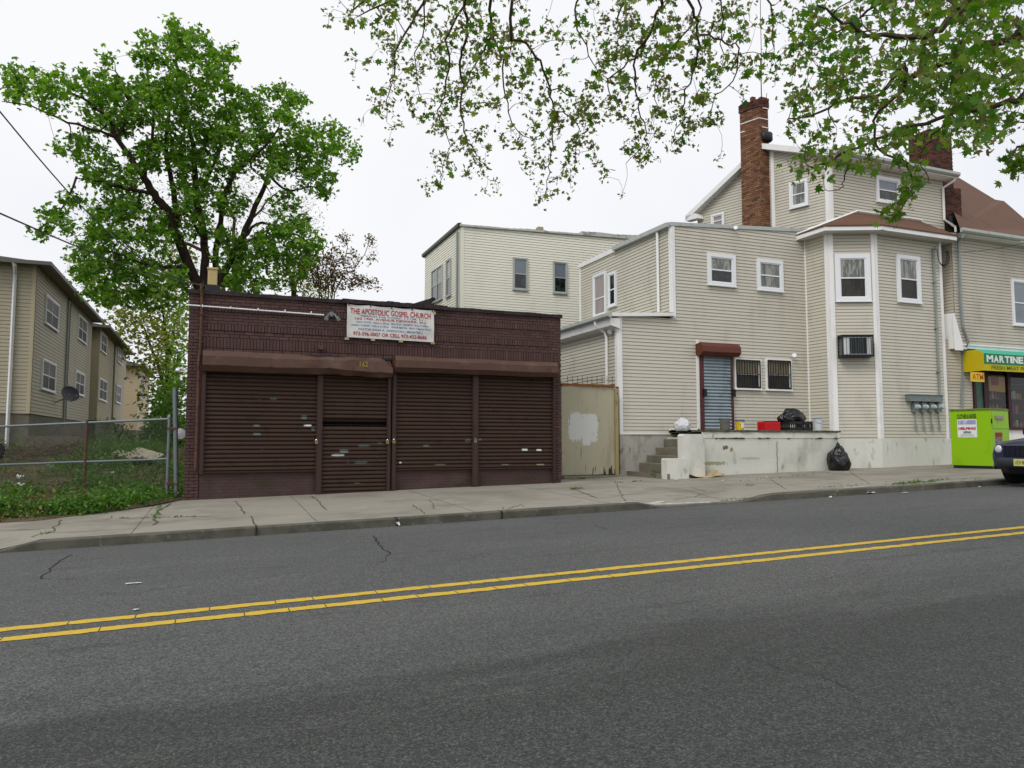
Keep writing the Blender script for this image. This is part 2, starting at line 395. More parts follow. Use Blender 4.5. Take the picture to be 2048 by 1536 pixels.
M['walk']=pbr('worn_concrete_paving',(.285,.262,.215),.92,[((.19,.175,.14),.7,.45,.65,(1,1,1),.75),((.37,.35,.3),2.1,.58,.72,(1,1,1),.5),((.17,.15,.12),120,.56,.68,(1,1,1),.5),((.19,.165,.125),1.6,.56,.7,(.5,1,1),.6)],bump=(60,.4,.006),pos=True,extra=walk_extra)
M['kerb']=pbr('kerb_stone',(.115,.108,.085),.92,[((.06,.06,.045),2.5,.42,.62,(1,1,1),.75),((.24,.23,.2),7,.6,.72,(1,1,1),.5)],bump=(30,.5,.01),pos=True)
M['joint']=pbr('paving_joint',(.085,.078,.058),.95,[((.05,.07,.03),1.2,.5,.6,(1,1,1),.8)],pos=True)
M['whitepaint_old']=pbr('worn_white_paint',(.5,.5,.47),.8,[((.3,.28,.24),9,.5,.6,(1,1,1),.9)],pos=True)
def strip_on(mb,pts,w,zf,dz,mi=0,jit=0,seg=.12):
    """thin painted / cracked strip following the surface"""
    P=[]
    for a,b in zip(pts[:-1],pts[1:]):
        n=max(1,int(math.dist(a,b)/seg))
        for i in range(n): P.append((a[0]+(b[0]-a[0])*i/n,a[1]+(b[1]-a[1])*i/n))
    P.append(tuple(pts[-1][:2]))
    vs=[];k=len(P)
    for i,p in enumerate(P):
        q=P[min(i+1,k-1)];r=P[max(i-1,0)]
        dx,dy=q[0]-r[0],q[1]-r[1];l=math.hypot(dx,dy) or 1
        nx,ny=-dy/l,dx/l
        j=noise.noise(Vector((p[0]*3.1,p[1]*3.1,5)))*jit
        ww=w*(.5+.5*abs(noise.noise(Vector((p[0]*4,p[1]*4,9))))*2) if jit else w
        for s in(1,-1):
            x=p[0]+nx*(j+s*ww/2);y=p[1]+ny*(j+s*ww/2)
            vs.append((x,y,zf(x,y)+dz))
    mb.add(vs,[(2*i,2*i+1,2*i+3,2*i+2) for i in range(k-1)],mi)
def sheet(mb,xs,ys,zf,mi=0):
    o=[(x,y,zf(x,y)) for y in ys for x in xs]; n=len(xs)
    mb.add(o,[(j*n+i,j*n+i+1,(j+1)*n+i+1,(j+1)*n+i) for j in range(len(ys)-1) for i in range(n-1)],mi)
def fr(a,b,st): 
    n=max(1,int(round((b-a)/st))); return [a+(b-a)*i/n for i in range(n+1)]
# road
mb=MB()
sheet(mb,fr(-90,-12,6)[:-1]+fr(-12,26,.5)[:-1]+fr(26,150,6),fr(-3.0,KY,.5),road_z)
def g2(*a): return [tuple(PG(u,v)[:2]) for u,v in a]
for c,w in ((g2((145,1110),(120,1122),(100,1138),(84,1158)),.03),(g2((84,1158),(160,1158)),.015),
            (g2((746,1072),(752,1083),(765,1097),(780,1109)),.03),(g2((780,1109),(770,1122),(752,1128)),.012),
            (g2((1480,1311),(1530,1325),(1560,1340),(1640,1350),(1700,1385)),.005),
            
            (g2((1190,1050),(1216,1060)),.015),(g2((1060,1045),(1140,1047)),.012)):
    strip_on(mb,c,w*.9,road_z,.004,1,jit=.05)
obj('road',mb,[M['asphalt'],M['crack']],kind='structure')
# centre lines, broken by cracks across the paint
M['yellow']=pbr('yellow_road_paint',(.6,.4,.035),.7,[((.36,.26,.06),22,.58,.68,(1,1,1),.8),((.1,.1,.09),60,.64,.7,(1,1,1),.8)],pos=True)
mb=MB()
for Y0,sd in((6.60,3),(6.27,11)):
    x=-9; r=random.Random(sd)
    while x<26:
        L=r.uniform(.28,.62); n=14; vs=[]
        for i in range(n+1):
            xx=x+(L-.009)*i/n+(.02 if 0 else 0)
            for s in(1,-1):
                y=Y0+s*.062+noise.noise(Vector((xx*9,s*3+sd,0)))*.018+noise.noise(Vector((xx*31,s*3+sd,0)))*.01+ (noise.noise(Vector((xx*1.2,sd,0)))*.012)
                vs.append((xx,y,road_z(xx,y)+.004))
        mb.add(vs,[(2*i,2*i+1,2*i+3,2*i+2) for i in range(n)])
        x+=L
obj('road_marking',mb,M['yellow'],kind='structure')
# kerb: a row of stones with bevelled top edge
mb=MB()
xs=fr(-60,-6,3)[:-1]+fr(-6,22,.2)[:-1]+fr(22,80,2)
prof=lambda x:[(KY-.004,road_z(x,KY)-.15),(KY,road_z(x,KY)+kerb_h(x)-.018),(KY+.018,road_z(x,KY)+kerb_h(x)),(KY+.16,road_z(x,KY)+kerb_h(x)),(KY+.16,road_z(x,KY)-.15)]
vs=[];
for i,x in enumerate(xs):
    wob=noise.noise(Vector((x*.8,0,3)))*.02
    for j,(y,z) in enumerate(prof(x)): vs.append((x,y+(wob if j<3 else 0),z+noise.noise(Vector((x*2,j,0)))*.006))
mb.add(vs,[(i*5+j,i*5+j+1,(i+1)*5+j+1,(i+1)*5+j) for i in range(len(xs)-1) for j in range(4)])
for u,v in((512,1058),(796,1042),(1003,1027)):
    p=PG(u,v); mb.box(p.x-.008,p.x+.008,KY-.03,KY+.17,road_z(p.x,KY),road_z(p.x,KY)+kerb_h(p.x)+.004,1)
obj('kerb',mb,[M['kerb'],M['crack']],kind='structure')
# sidewalk
wz=lambda x,y: walk_z(x,y)+noise.noise(Vector((x*.5,y*.5,0)))*.008
mb=MB(); sheet(mb,fr(-60,-6,3)[:-1]+fr(-6,26,.3)[:-1]+fr(26,80,3),fr(KY+.16,20.0,.3),wz)
J=lambda *a: [tuple(PG(u,v)[:2]) for u,v in a]
for c,w,j in ((J((340,1008),(318,1022),(308,1050)),.05,.06),(J((240,1037),(420,1033)),.03,.04),(J((60,1075),(110,1062),(120,1040)),.035,.1),
    (J((90,1068),(200,1062),(280,1056)),.02,.1),(J((150,1045),(215,1040),(230,1032)),.02,.1),(J((0,1060),(80,1060)),.02,.08),(J((470,1002),(480,1015),(490,1028)),.03,.04),(J((502,1032),(512,1052)),.03,.03),
    (J((622,992),(640,1006),(652,1020)),.03,.05),(J((825,1010),(850,1028)),.02,.08),(J((945,1012),(1060,1004)),.02,.05),
    (J((1140,976),(1195,997)),.035,.03),(J((1195,997),(1290,985)),.02,.04),(J((1380,975),(1412,984)),.025,.03),(J((1330,990),(1500,1000)),.02,.08),
    (J((1350,1000),(1420,985),(1560,975)),.02,.1),(J((985,985),(1150,980)),.02,.03),(J((860,1000),(870,1018)),.015,.05),
    (J((1010,1020),(1045,1008)),.02,.05),(J((1230,962),(1240,985),(1255,1005)),.02,.05),(J((1600,985),(1960,955)),.03,.04),(J((1480,965),(1700,950)),.02,.05),(J((1700,945),(1740,968)),.02,.03),(J((1540,958),(1570,978)),.02,.03)):
    strip_on(mb,c,w,wz,.005,1,jit=j)
for x in (-3.6,-1.0,1.6,4.2,6.8,9.4,12.,14.6,17.2,19.8):
    strip_on(mb,[(x,KY+.17),(x+.05,16.9)],.012,wz,.004,1,jit=.006)
strip_on(mb,[(-6,KY+1.4),(22,KY+1.45)],.012,wz,.004,1,jit=.01)
for pts in (J((1240,1006),(1330,1003)),J((1270,1011),(1420,1004)),J((1690,976),(1770,970))): strip_on(mb,pts,.14,wz,.006,2,jit=.05)
obj('sidewalk',mb,[M['walk'],M['joint'],M['whitepaint_old']],kind='structure')
# ground: one sheet to the horizon
def lot_z(x,y):
    base=walk_z(x,min(y,17.))
    if y>17.5: base+= (min(y,31.)-17.5)*.058
    if x<.2 and y>14:
        base+= noise.noise(Vector((x*.45,y*.4,1)))*.10
        # heap of cleared soil and brush in front of the first house
        d=((x+4.6)/2.4)**2+((y-25.5)/2.2)**2
        base+=.42*math.exp(-d)
        base+=noise.noise(Vector((x*1.7,y*1.7,3)))*.05
    return base
def front_edge(x):
    P=[(-30,14.1),(-2.6,14.4),(-1.6,15.3),(-.9,16.1),(-.5,17.0)]
    for (a,b),(c,d) in zip(P[:-1],P[1:]):
        if x<=c: return b+(d-b)*(x-a)/(c-a)
    return 17.0
mb=MB()
xs=fr(-30,-8,1.)[:-1]+fr(-8,.1,.2); ny=90
vs=[]
for j in range(ny+1):
    t=(j/ny)**1.4
    for x in xs:
        y0=front_edge(x)+noise.noise(Vector((x*1.5,0,7)))*.12; y=y0+(60-y0)*t
        vs.append((x,y,lot_z(x,y)+(.03 if j else -.03)))
n=len(xs)
mb.add(vs,[(j*n+i,j*n+i+1,(j+1)*n+i+1,(j+1)*n+i) for j in range(ny) for i in range(n-1)])
obj('vacant_lot_ground',mb,M['earth'],kind='structure')
mb=MB(); 
xs=[-600,-200,-90,-40,-20,0,20,40,80,150,300,600]; ys=[-300,-60,-8,-3.2,1,6,11,16,20,30,60,120,300,900]
sheet(mb,xs,ys,lambda x,y:G*max(-40,min(x,80))-.32+(min(max(y,17.5),31)-17.5)*.058*(1 if y>17.5 else 0))
obj('ground',mb,M['earth'],kind='structure')

# ================================================================= siding
def siding(mb,pl,polys,pitch=.1016,proud=.018,gap=.011,mi=0,ml=1):
    """real clapboards on convex polygons given as (s,z)"""
    for poly in polys:
        z0=min(p[1] for p in poly); z1=max(p[1] for p in poly)
        def ext(z):
            xs=[]
            k=len(poly)
            for i in range(k):
                (a,b),(c,d)=poly[i],poly[(i+1)%k]
                if (b-z)*(d-z)<=0 and abs(b-d)>1e-9:
                    xs.append(a+(c-a)*(z-b)/(d-b))
                elif abs(b-d)<1e-9 and abs(b-z)<1e-6: xs+= [a,c]
            return (min(xs),max(xs)) if xs else None
        z=z0
        # flat backing
        mb.add([pl.pt(a,b,0) for a,b in poly],[tuple(range(len(poly)))],ml)
        zs=math.floor(z0/pitch)*pitch
        while zs<z1-1e-6:
            a=max(zs,z0+1e-4); b=min(zs+pitch-gap,z1-1e-4)
            if b>a+.002:
                ea,eb=ext(a),ext(b)
                mid=ext((a+b)/2)
                if ea and eb:
                    da=proud-(proud-.003)*(a-zs)/pitch; db=proud-(proud-.003)*(b-zs)/pitch
                    mb.quad(pl.pt(ea[0],a,da),pl.pt(ea[1],a,da),pl.pt(eb[1],b,db),pl.pt(eb[0],b,db),mi)
                    mb.quad(pl.pt(ea[0],a,.0005),pl.pt(ea[1],a,.0005),pl.pt(ea[1],a,da),pl.pt(ea[0],a,da),ml)
            zs+=pitch
def rect(s0,s1,z0,z1): return [(s0,z0),(s1,z0),(s1,z1),(s0,z1)]
def window(root,pl,u0,v0,u1,v1,cas=.09,upper='glassgrey',lower='screen',frame='white_pvc',mull=False,meet=.5,d=.03,sd=None,box=None,bars=False):
    if box: s0,s1,z0,z1=box
    else:
        (s0,_),(s1,_)=pl.hit(u0,v0,.05),pl.hit(u1,v1,.05)
        # top from the left corner, bottom from the right one
        z1=pl.hit(u0,v0,.05)[1]; z0=pl.hit(u1,v1,.05)[1]
    mb=MB(); c=cas; D=.075
    mb.pbox(pl,s0,s0+c,z0,z1,.0,D); mb.pbox(pl,s1-c,s1,z0,z1,.0,D)
    mb.pbox(pl,s0+c,s1-c,z1-c,z1,.0,D); mb.pbox(pl,s0+c,s1-c,z0,z0+c*.8,.0,D+.015)
    mb.pbox(pl,s0-.015,s1+.015,z0-.03,z0-.001,.0,D+.03)
    i=.035; a,b,e,f=s0+c,s1-c,z0+c*.8,z1-c
    zm=e+(f-e)*meet
    for (x0,x1,y0,y1) in ((a,a+i,e,f),(b-i,b,e,f),(a+i,b-i,f-i,f),(a+i,b-i,e,e+i),(a+i,b-i,zm-.02,zm+.02)):
        mb.pbox(pl,x0,x1,y0,y1,.0,d+.022)
    if mull:
        xm=(a+b)/2; mb.pbox(pl,xm-.015,xm+.015,e+i,zm-.02,.0,d+.016); mb.pbox(pl,xm-.015,xm+.015,zm+.02,f-i,.0,d+.016)
    w=obj('window',mb,M[frame],root)
    for (y0,y1,g) in ((zm+.02,f-i,upper),(e+i,zm-.02,lower)):
        p=MB(); p.quad(pl.pt(a+i,y0,d),pl.pt(b-i,y0,d),pl.pt(b-i,y1,d),pl.pt(a+i,y1,d)); obj('pane',p,M[g],w)
    if bars:
        p=MB(); n=9
        for k in range(n+1):
            s=a+(b-a)*k/n; p.pbox(pl,s-.008,s+.008,e,f,.085,.101)
        for y in(e+.02,zm,f-.02): p.pbox(pl,a,b,y-.012,y+.012,.102,.112)
        for s in(a-.01,b-.02): p.pbox(pl,s,s+.03,e,f,.08,.1)
        p.pbox(pl,a,b,e-.02,e+.01,.08,.1);p.pbox(pl,a,b,f-.01,f+.02,.08,.1)
        obj('window_bars',p,M['black'],w)
    return w
def corner(root,pl,s,z0,z1,w=.1,m='trim',name='corner_trim',d0=-.03,d1=.034):
    mb=MB(); mb.pbox(pl,s-w/2,s+w/2,z0,z1,d0,d1); return obj(name,mb,M[m],root)
def bricks(mb,pl,s0,s1,z0,z1,bl=.203,bh=.0677,gap=.007,proud=.0,dep=.02,mode='run',mi=0,jit=.0025,rs=1,skip=None):
    r=random.Random(rs)
    if mode=='run':
        n=max(1,round((z1-z0)/bh)); h=(z1-z0)/n
        for k in range(n):
            s=s0-(bl/2 if k%2 else 0)
            while s<s1-.01:
                a=max(s,s0)+gap/2; b=min(s+bl,s1)-gap/2
                if b-a>.02 and not (skip and skip((a+b)/2,z0+(k+.5)*h)):
                    j=r.uniform(-jit,jit); zz=r.uniform(-.0015,.0015)
                    onebrick(mb,pl,a,b,z0+k*h+gap/2+zz,z0+(k+1)*h-gap/2+zz,proud+j,dep,mi)
                s+=bl
    else: # soldier
        n=max(1,round((s1-s0)/bh)); h=(s1-s0)/n
        for k in range(n):
            j=r.uniform(-jit,jit)*1.3
            onebrick(mb,pl,s0+k*h+gap/2,s0+(k+1)*h-gap/2,z0+gap/2,z1-gap/2,proud+j,dep,mi)
def onebrick(mb,pl,a,b,z0,z1,d,dep,mi):
    P=[pl.pt(x,z,q) for q,in_ in((d-dep,0),(d,1)) for x,z in((a,z0),(b,z0),(b,z1),(a,z1))]
    c=.003
    P[4:]=[pl.pt(x,z,d) for x,z in((a+c,z0+c),(b-c,z0+c),(b-c,z1-c),(a+c,z1-c))]
    mb.add(P,[(4,5,6,7),(0,1,5,4),(1,2,6,5),(2,3,7,6),(3,0,4,7)],mi)

# ================================================================= CHURCH (brown brick shopfront)
YF=17.0; pf=Pl(0,YF,1,0)
XL=PY(372,800,YF).x; XR=PY(1122.5,800,YF).x; ZT=4.59
ch=thing('shopfront_building','low flat-roofed shopfront of maroon-painted brick with brown roll-down shutters','building',((XL+XR)/2,YF,.25))
mb=MB()
DEP=14.
mb.box(XL+.01,XR-.01,YF+.012,YF+.25,0,ZT-.06)                               # front wall backing
mb.box(XL+.01,XL+.25,YF+.25,YF+DEP,0,ZT-.1); mb.box(XR-.25,XR-.01,YF+.25,YF+DEP,0,ZT-.1); mb.box(XL+.25,XR-.25,YF+DEP-.25,YF+DEP,0,ZT-.1)
zG=3.36   # bottom of the brick fascia
x400=PY(400,800,YF).x; x1108=PY(1108,800,YF).x
zs0=PY(968,719,YF).z; zs1=PY(968,700,YF).z           # soldier course
zb0=PY(968,688,YF).z; zb1=PY(968,676,YF).z; zt0=PY(968,655,YF).z; zt1=PY(968,643,YF).z
P1=(PY(405,640,YF).x,PY(690,640,YF).x); P2=(PY(873,640,YF).x,PY(1100,640,YF).x)
mb.m=[1]*len(mb.f)
bricks(mb,pf,x400+.02,x1108-.02,zG-.05,zs0,rs=2,dep=.02)
bricks(mb,pf,x400+.02,x1108-.02,zs0,zs1,mode='sold',proud=.006,dep=.025,rs=3)
bricks(mb,pf,XL,XR,zs1,zb0,rs=4)
inner=lambda s,z: False
for a,b,dd in((XL,x400+.1,0),(x400+.1,x1108-.12,.0),(x1108-.12,XR,0)):
    if b-a>3:
        bricks(mb,pf,a,b,zb0,zb1,mode='sold',proud=.018,dep=.04,rs=5)
        bricks(mb,pf,a,b,zb1,zt0,rs=6,proud=-.004)
        bricks(mb,pf,a,b,zt0,zt1,mode='sold',proud=.018,dep=.04,rs=7)
    else: bricks(mb,pf,a,b,zb0,zt1,rs=8)
bricks(mb,pf,P2[1]-.13,P2[1]-.06,zb1,zt0,mode='run',proud=.018,bl=.07,rs=9)
bricks(mb,pf,XL,XR,zt1,ZT-.05,rs=10)
bricks(mb,pf,XL,x400+.02,.12,zs1,rs=11,proud=.02,dep=.06)                        # left pier
bricks(mb,pf,x1108-.02,XR,.25,zs1,rs=12,proud=.02,dep=.06)                   # right pier
obj('wall',mb,[M['brickpaint'],M['mortarpaint']],ch)
mb=MB()
# coping with torn tar
n=60
for i in range(n):
    a=XL-.02+(XR-XL+.04)*i/n; b=XL-.02+(XR-XL+.04)*(i+1)/n
    h=.045+.02*noise.noise(Vector((a*2,0,0))); d=.05+.03*noise.noise(Vector((a*3,4,0)))
    if P1[1]-.1<a<P2[0]+.1: d+=.05; h+=.03*abs(noise.noise(Vector((a*5,1,0))))+.01
    mb.box(a,b,YF-d,YF+.3,ZT-.06,ZT-.02+h)
mb.box(XL-.02,XL+.3,YF+.3,YF+DEP,ZT-.1,ZT); mb.box(XR-.3,XR+.02,YF+.3,YF+DEP,ZT-.1,ZT)
obj('coping',mb,M['coping'],ch)
mb=MB(); mb.box(XL+.25,XR-.25,YF+.3,YF+DEP-.25,ZT-.45,ZT-.4); obj('roof',mb,M['tar'],ch)
# base strip under shutters
mb=MB(); r=random.Random(4)
pst=Pl(0,YF-.005,1,0)
for (ua,ub) in((400,634),(790,944),(953,1108)):
    a,b=PY(ua,900,YF).x,PY(ub,900,YF).x
    mb.box(a,b,YF-.005,YF+.02,.1,.82,1)
    bricks(mb,pst,a,b,.12,.80,rs=ua,dep=.02,jit=.0012,gap=.006,proud=.004)
    obj('stall_riser',mb,[M['stall'],M['stall']],ch); mb=MB()
def shutter(root,x0,x1,z0,z1,Y,pitch=.09,mat=None,depth=.03,slot=None,name='roller_shutter'):
    mb=MB(); prof=[]
    z=z0; r=random.Random(int(x0*100))
    while z<z1:
        top=min(z+pitch,z1)
        if slot and slot[0]<z+pitch/2<slot[1]: z+=pitch; continue
        k=6; rows=[]
        for j in range(k+1):
            t=j/k; zz=z+(top-z)*t
            d=depth*math.sin(math.pi*t**.6)**.8 if 0<t<1 else 0
            rows.append((zz,d))
        nx=14; vs=[]
        for zz,d in rows:
            for i in range(nx+1):
                x=x0+(x1-x0)*i/nx
                w=noise.noise(Vector((x*1.3,zz*1.1,x0)))*.012
                vs.append((x,Y-d+w,zz))
        q=nx+1
        mb.add(vs,[(j*q+i,j*q+i+1,(j+1)*q+i+1,(j+1)*q+i) for j in range(k) for i in range(nx)])
        z+=pitch
    mb.box(x0,x1,Y-.03,Y+.01,z0-.035,z0-.001)
    return obj(name,mb,mat,root)
YS=YF-.055
def shx(u): return PY(u,870,YS).x
def shz(u,v): return PY(u,v,YS).z
GR=(104,122,118); WH=(190,200,200); DP=(92,70,62)
cx_=(XL+XR)/2
def S(u,v,ru,rv,c):
    ru*=.8; rv*=.85; c=tuple(int(x*.85) for x in c) if max(c)<180 else c
    p=PY(u,v,YS); k=ru/96.; return (p.x-cx_,p.z-.25,k,rv/93.,c)
def shmat(name,sp):
    return pbr(name,SH,.5,[((64,45,37),1.5,.45,.7,(1,1,1),.6),((40,27,23),5,.55,.7,(1,1,1),.6),((112,88,76),22,.68,.75,(.5,1,2),.8),((100,112,108),9,.71,.76,(.5,1,1.6),.8)],extra=spots(sp,30.,.05),bump=(12,.15,.01),spec=.22)
mA=shmat('left_shutter_paint',[S(547,798,9,2.6,GR),S(513,851,8,3,GR),S(514,868,10,3,GR),S(608,834,7,5,GR),S(626,858,5,4,GR),S(519,799,5,2,DP),S(612,851,6,2,(206,210,210))])
mB=shmat('door_shutter_paint',[S(676,910,18,2.6,WH),S(688,902,12,4,(130,142,140)),S(727,892,16,3,GR),S(722,925,19,3,GR),S(714,966,8,2,GR),S(705,842,7,1.5,GR),S(760,886,7,2,GR),S(695,925,3,2,GR)])
mC=shmat('middle_shutter_paint',[S(852,891,9,3,GR),S(935,881,9,3,GR),S(800,925,3,2,WH),S(925,897,4,2,DP),S(880,929,16,1.5,(150,140,120))])
mD=shmat('right_shutter_paint',[S(1049,899,10,3,(206,212,210)),S(1077,900,9,2.4,(196,204,204)),S(958,879,6,3,GR),S(1080,929,14,2,(150,140,120)),S(1010,929,12,1.5,(140,130,110)),S(1040,862,6,1.5,DP)])
zS=3.13
shA=shutter(ch,shx(409),shx(632),.785,zS,YS,mat=mA)
shB=shutter(ch,shx(644),shx(773),.30,zS,YS,mat=mB,slot=(shz(700,857),shz(700,841)))
shC=shutter(ch,shx(791),shx(943),.785,zS,YS,mat=mC)
shD=shutter(ch,shx(955),shx(1104),.775,zS,YS,mat=mD)
# dark grille in the slot of the door shutter
mb=MB(); za,zb=shz(700,857),shz(700,843)
mb.box(shx(644),shx(773),YS+.03,YS+.04,za,zb)
for k in range(28):
    x=shx(644)+(shx(773)-shx(644))*k/27; mb.tube([(x,YS+.015,za),(x,YS+.015,zb)],.0035,4,1)
mb.tube([(shx(644),YS-.005,(za+zb)/2),(shx(773),YS-.005,(za+zb)/2)],.006,5,1)
obj('slot_grille',mb,[pbr('slot_darkness',(5,5,6),.9,spec=0),M['black']],shB)
for (ua,ub,vb,dd) in((400,409,948,.07),(632,644,988,.075),(773,780,986,.07),(783,791,984,.07),(943,955,974,.075),(1104,1108,966,.07)):
    a,b=shx(ua),shx(ub); zbm=shz(ua,vb)
    mb=MB(); mb.box(a,b,YS-dd,YS+.05,zbm,zS+.02); mb.box(a+.02,b-.02,YS-dd-.012,YS-dd,zbm+.05,zS-.1)
    obj('guide_rail',mb,M['railbrown'],ch)
# shutter boxes, hexagonal section, dented
def guard(root,x0,x1,z0,z1,Yb,dep,mat,dent=0,nx=40,name='shutter_box'):
    h=z1-z0
    sec=[(0,z1-.02),(-dep*.72,z1),(-dep*.98,z1-h*.28),(-dep,z0+h*.28),(-dep*.72,z0),(0,z0+.01)]
    mb=MB(); vs=[]
    for i in range(nx+1):
        x=x0+(x1-x0)*i/nx; t=i/nx
        for j,(y,z) in enumerate(sec):
            a=dent*(max(0,t-.35)/.65)**.8
            dy=noise.noise(Vector((x*2.1,j*1.7,2)))*.10*a; dz=noise.noise(Vector((x*2.6,j*1.3,6)))*.07*a
            dy+=noise.noise(Vector((x*1.,j,2)))*.008; dz+=noise.noise(Vector((x*.9,j*.2,3)))*.015
            if dent:
                dz+=.05*math.exp(-((t-.62)/.1)**2)*(-1 if j==1 else .3)
                if j in(3,4): dz-=.06*max(0,t-.65)
                if j==0 and t<.7: dz-=.05
                if t>.93 and j in(1,2): dz-=.10*(t-.93)/.07; dy+=.08*(t-.93)/.07
            vs.append((x,Yb+y+dy,z+dz))
    k=len(sec)
    mb.add(vs,[(i*k+j,i*k+j+1,(i+1)*k+j+1,(i+1)*k+j) for i in range(nx) for j in range(k-1)]+[tuple(range(k)),tuple(range(nx*k,nx*k+k))[::-1]])
    mb.box(x0+.03,x1-.03,Yb-dep*.65,Yb-.02,z0+.02,z0+.05)
    return obj(name,mb,mat,root)
YG=16.62
g1=guard(ch,PY(405,720,YG).x,PY(787,720,YG).x,2.87,3.30,YF+.0,.38,M['guard'],dent=1,nx=60)
g2_=guard(ch,PY(792,720,YG).x,PY(1117,720,YG).x,2.99,3.36,YF+.0,.38,M['guard'],nx=40)
mb=MB(); pn=Pl(0,YF-.41,1,0); fontmesh(mb,'162',pn,PY(719,725,YG).x,PY(736,725,YG).x,3.06,3.19,0,bold=.03)
mb2=MB()
for f in mb.f: mb2.add([mb.v[i] for i in f],[tuple(range(len(f)))]); 
obj('house_number',mb,M['brass'],g1)
# black strip stands in for the dark gap behind the sagging first box
mb=MB(); mb.box(PY(403,700,YF).x,PY(788,700,YF).x,YF-.04,YF+.03,3.27,zG-.04); mb.box(PY(788,700,YF).x,PY(1117,700,YF).x,YF-.04,YF+.03,3.3,zG-.03); obj('dark_gap',mb,M['tar'],ch)
for u,v in((633,884),(775,884),(788,883),(951,882)):
    p=PY(u,v,YS-.09); mb=MB(); mb.bbox_bev(p.x-.032,p.x+.032,p.y-.02,p.y+.012,p.z-.045,p.z+.012,.006,0)
    mb.tube([(p.x-.02,p.y,p.z+.01),(p.x-.02,p.y,p.z+.04),(p.x,p.y,p.z+.058),(p.x+.02,p.y,p.z+.04),(p.x+.02,p.y,p.z+.01)],.006,6,1)
    mb.box(p.x-.05,p.x+.05,p.y+.012,p.y+.04,p.z-.01,p.z+.03,2)
    obj('padlock',mb,[M['brass'],M['chrome'],M['rust']],ch)
mb=MB(); p=PY(617,851,YS-.03); mb.box(p.x-.06,p.x+.06,p.y,p.y+.004,p.z-.018,p.z+.018,0); obj('sticker',mb,M['paper'],shA)
# conduit, pole and floodlight
mb=MB(); a=PY(376,610,YF-.06); b=PY(648,630,YF-.06)
mb.tube([(a.x-.02,YF+.2,a.z),(a.x-.03,YF-.04,a.z),(a.x+.03,YF-.06,a.z),(b.x-.05,YF-.06,b.z),(b.x,YF-.06,b.z)],.016,8)
for k in(.1,.3,.5,.7,.9): x=a.x+(b.x-a.x)*k; mb.box(x-.012,x+.012,YF-.085,YF-.0,a.z-.025,a.z+.025)
obj('conduit',mb,M['white_pvc'],ch)
fl=MB(); c=PY(663,628,YF-.1); fl.lathe((c.x,YF,c.z),[(.001,-.1),(.055,-.1),(.06,-.04),(.06,0)],16,0,'y')
for s in(-1,1):
    e=Vector((c.x+s*.09,YF-.16,c.z-.06)); fl.tube([(c.x+s*.02,YF-.07,c.z),(c.x+s*.07,YF-.11,c.z+.0),e],.014,8)
    fl.tube([e,e+Vector((s*.02,-.04,-.03)),e+Vector((s*.045,-.09,-.075))],[.025,.034,.052],14)
    fl.tube([e+Vector((s*.046,-.092,-.076)),e+Vector((s*.047,-.094,-.078))],[.046,.046],14,1)
obj('floodlight',fl,[M['galv'],M['meterglass']],ch)
mb=MB(); x=PY(403,620,YF-.05).x
mb.tube([(x-.02,YF-.06,4.74),(x,YF-.055,4.4),(x,YF-.06,3.9),(x-.01,YF-.06,3.3),(x-.02,YF-.11,3.1),(x-.02,YF-.1,.8)],.028,8)
for z in(4.5,4.1,3.5): mb.box(x-.04,x+.04,YF-.09,YF,z-.015,z+.015)
mb.tube([(x-.03,YF-.08,4.72),(x+.03,YF-.12,4.8),(x+.01,YF-.1,4.68),(x-.05,YF-.12,4.6),(x+.02,YF-.11,4.5)],.012,6)
obj('service_mast',mb,M['rust'],ch)
mb=MB(); mb.box(PY(640,695,YF-.06).x-.05,PY(640,695,YF-.06).x+.08,YF-.08,YF,PY(640,697,YF).z-.03,PY(640,693,YF).z+.01); obj('bell_box',mb,M['rust'],ch)
lm=MB(); q=PY(372,740,YF+.15); lm.tube([(q.x,q.y,q.z-.02),(q.x-.08,q.y,q.z+.02),(q.x-.14,q.y-.02,q.z+.02)],[.018,.02,.03],8); lm.tube([(q.x-.12,q.y-.02,q.z+.03),(q.x-.15,q.y-.03,q.z-.005),(q.x-.16,q.y-.04,q.z-.04)],[.03,.05,.055],12)
obj('side_lamp',lm,M['white_pvc'],ch)
# roof flue with pale sleeve
fl=MB(); a=PY(425,574,22.); w=.17; fl.box(a.x-w-.03,a.x+w+.03,22,22.4,ZT-.4,a.z+.06,1); fl.bbox_bev(a.x-w+.04,a.x+w-.05,22.05,22.35,a.z+.06,a.z+.52,.02,0)
fl.bbox_bev(a.x-w+.02,a.x+w-.03,22.03,22.37,a.z+.5,a.z+.56,.01,0)
obj('flue',fl,[pbr('sandy_flue_lining',(190,170,120),.9,[((150,130,90),4,.5,.7,(1,1,1),.6)]),M['tar']],ch)
# banner ------------------------------------------------------------
YB=YF-.075; pb=Pl(0,YB,1,0)
bn=thing('banner','white church banner with red and blue lettering hung on the maroon brick fascia','banner',(PY(781,645,YB).x,YB,PY(781,676,YB).z))
b0=PY(694,640,YB).x; b1=PY(868,640,YB).x; tz=(PY(694,607.5,YB).z,PY(868,620.5,YB).z); bz=(PY(694,674,YB).z,PY(867,684.5,YB).z)
mb=MB(); nx,ny=40,16
def bpt(a,b,off=0):   # a along, b from the top
    zt=tz[0]+(tz[1]-tz[0])*a-.018*math.sin(math.pi*((a*4)%1))*(1-b); zb=bz[0]+(bz[1]-bz[0])*a
    y=YB+.018*noise.noise(Vector((a*5,b*2.2,0)))+.012*noise.noise(Vector((a*2+b*3,b-a,4)))
    return (b0+(b1-b0)*a,y-off,zt+(zb-zt)*b)
vs=[bpt(i/nx,j/ny) for j in range(ny+1) for i in range(nx+1)]; q=nx+1
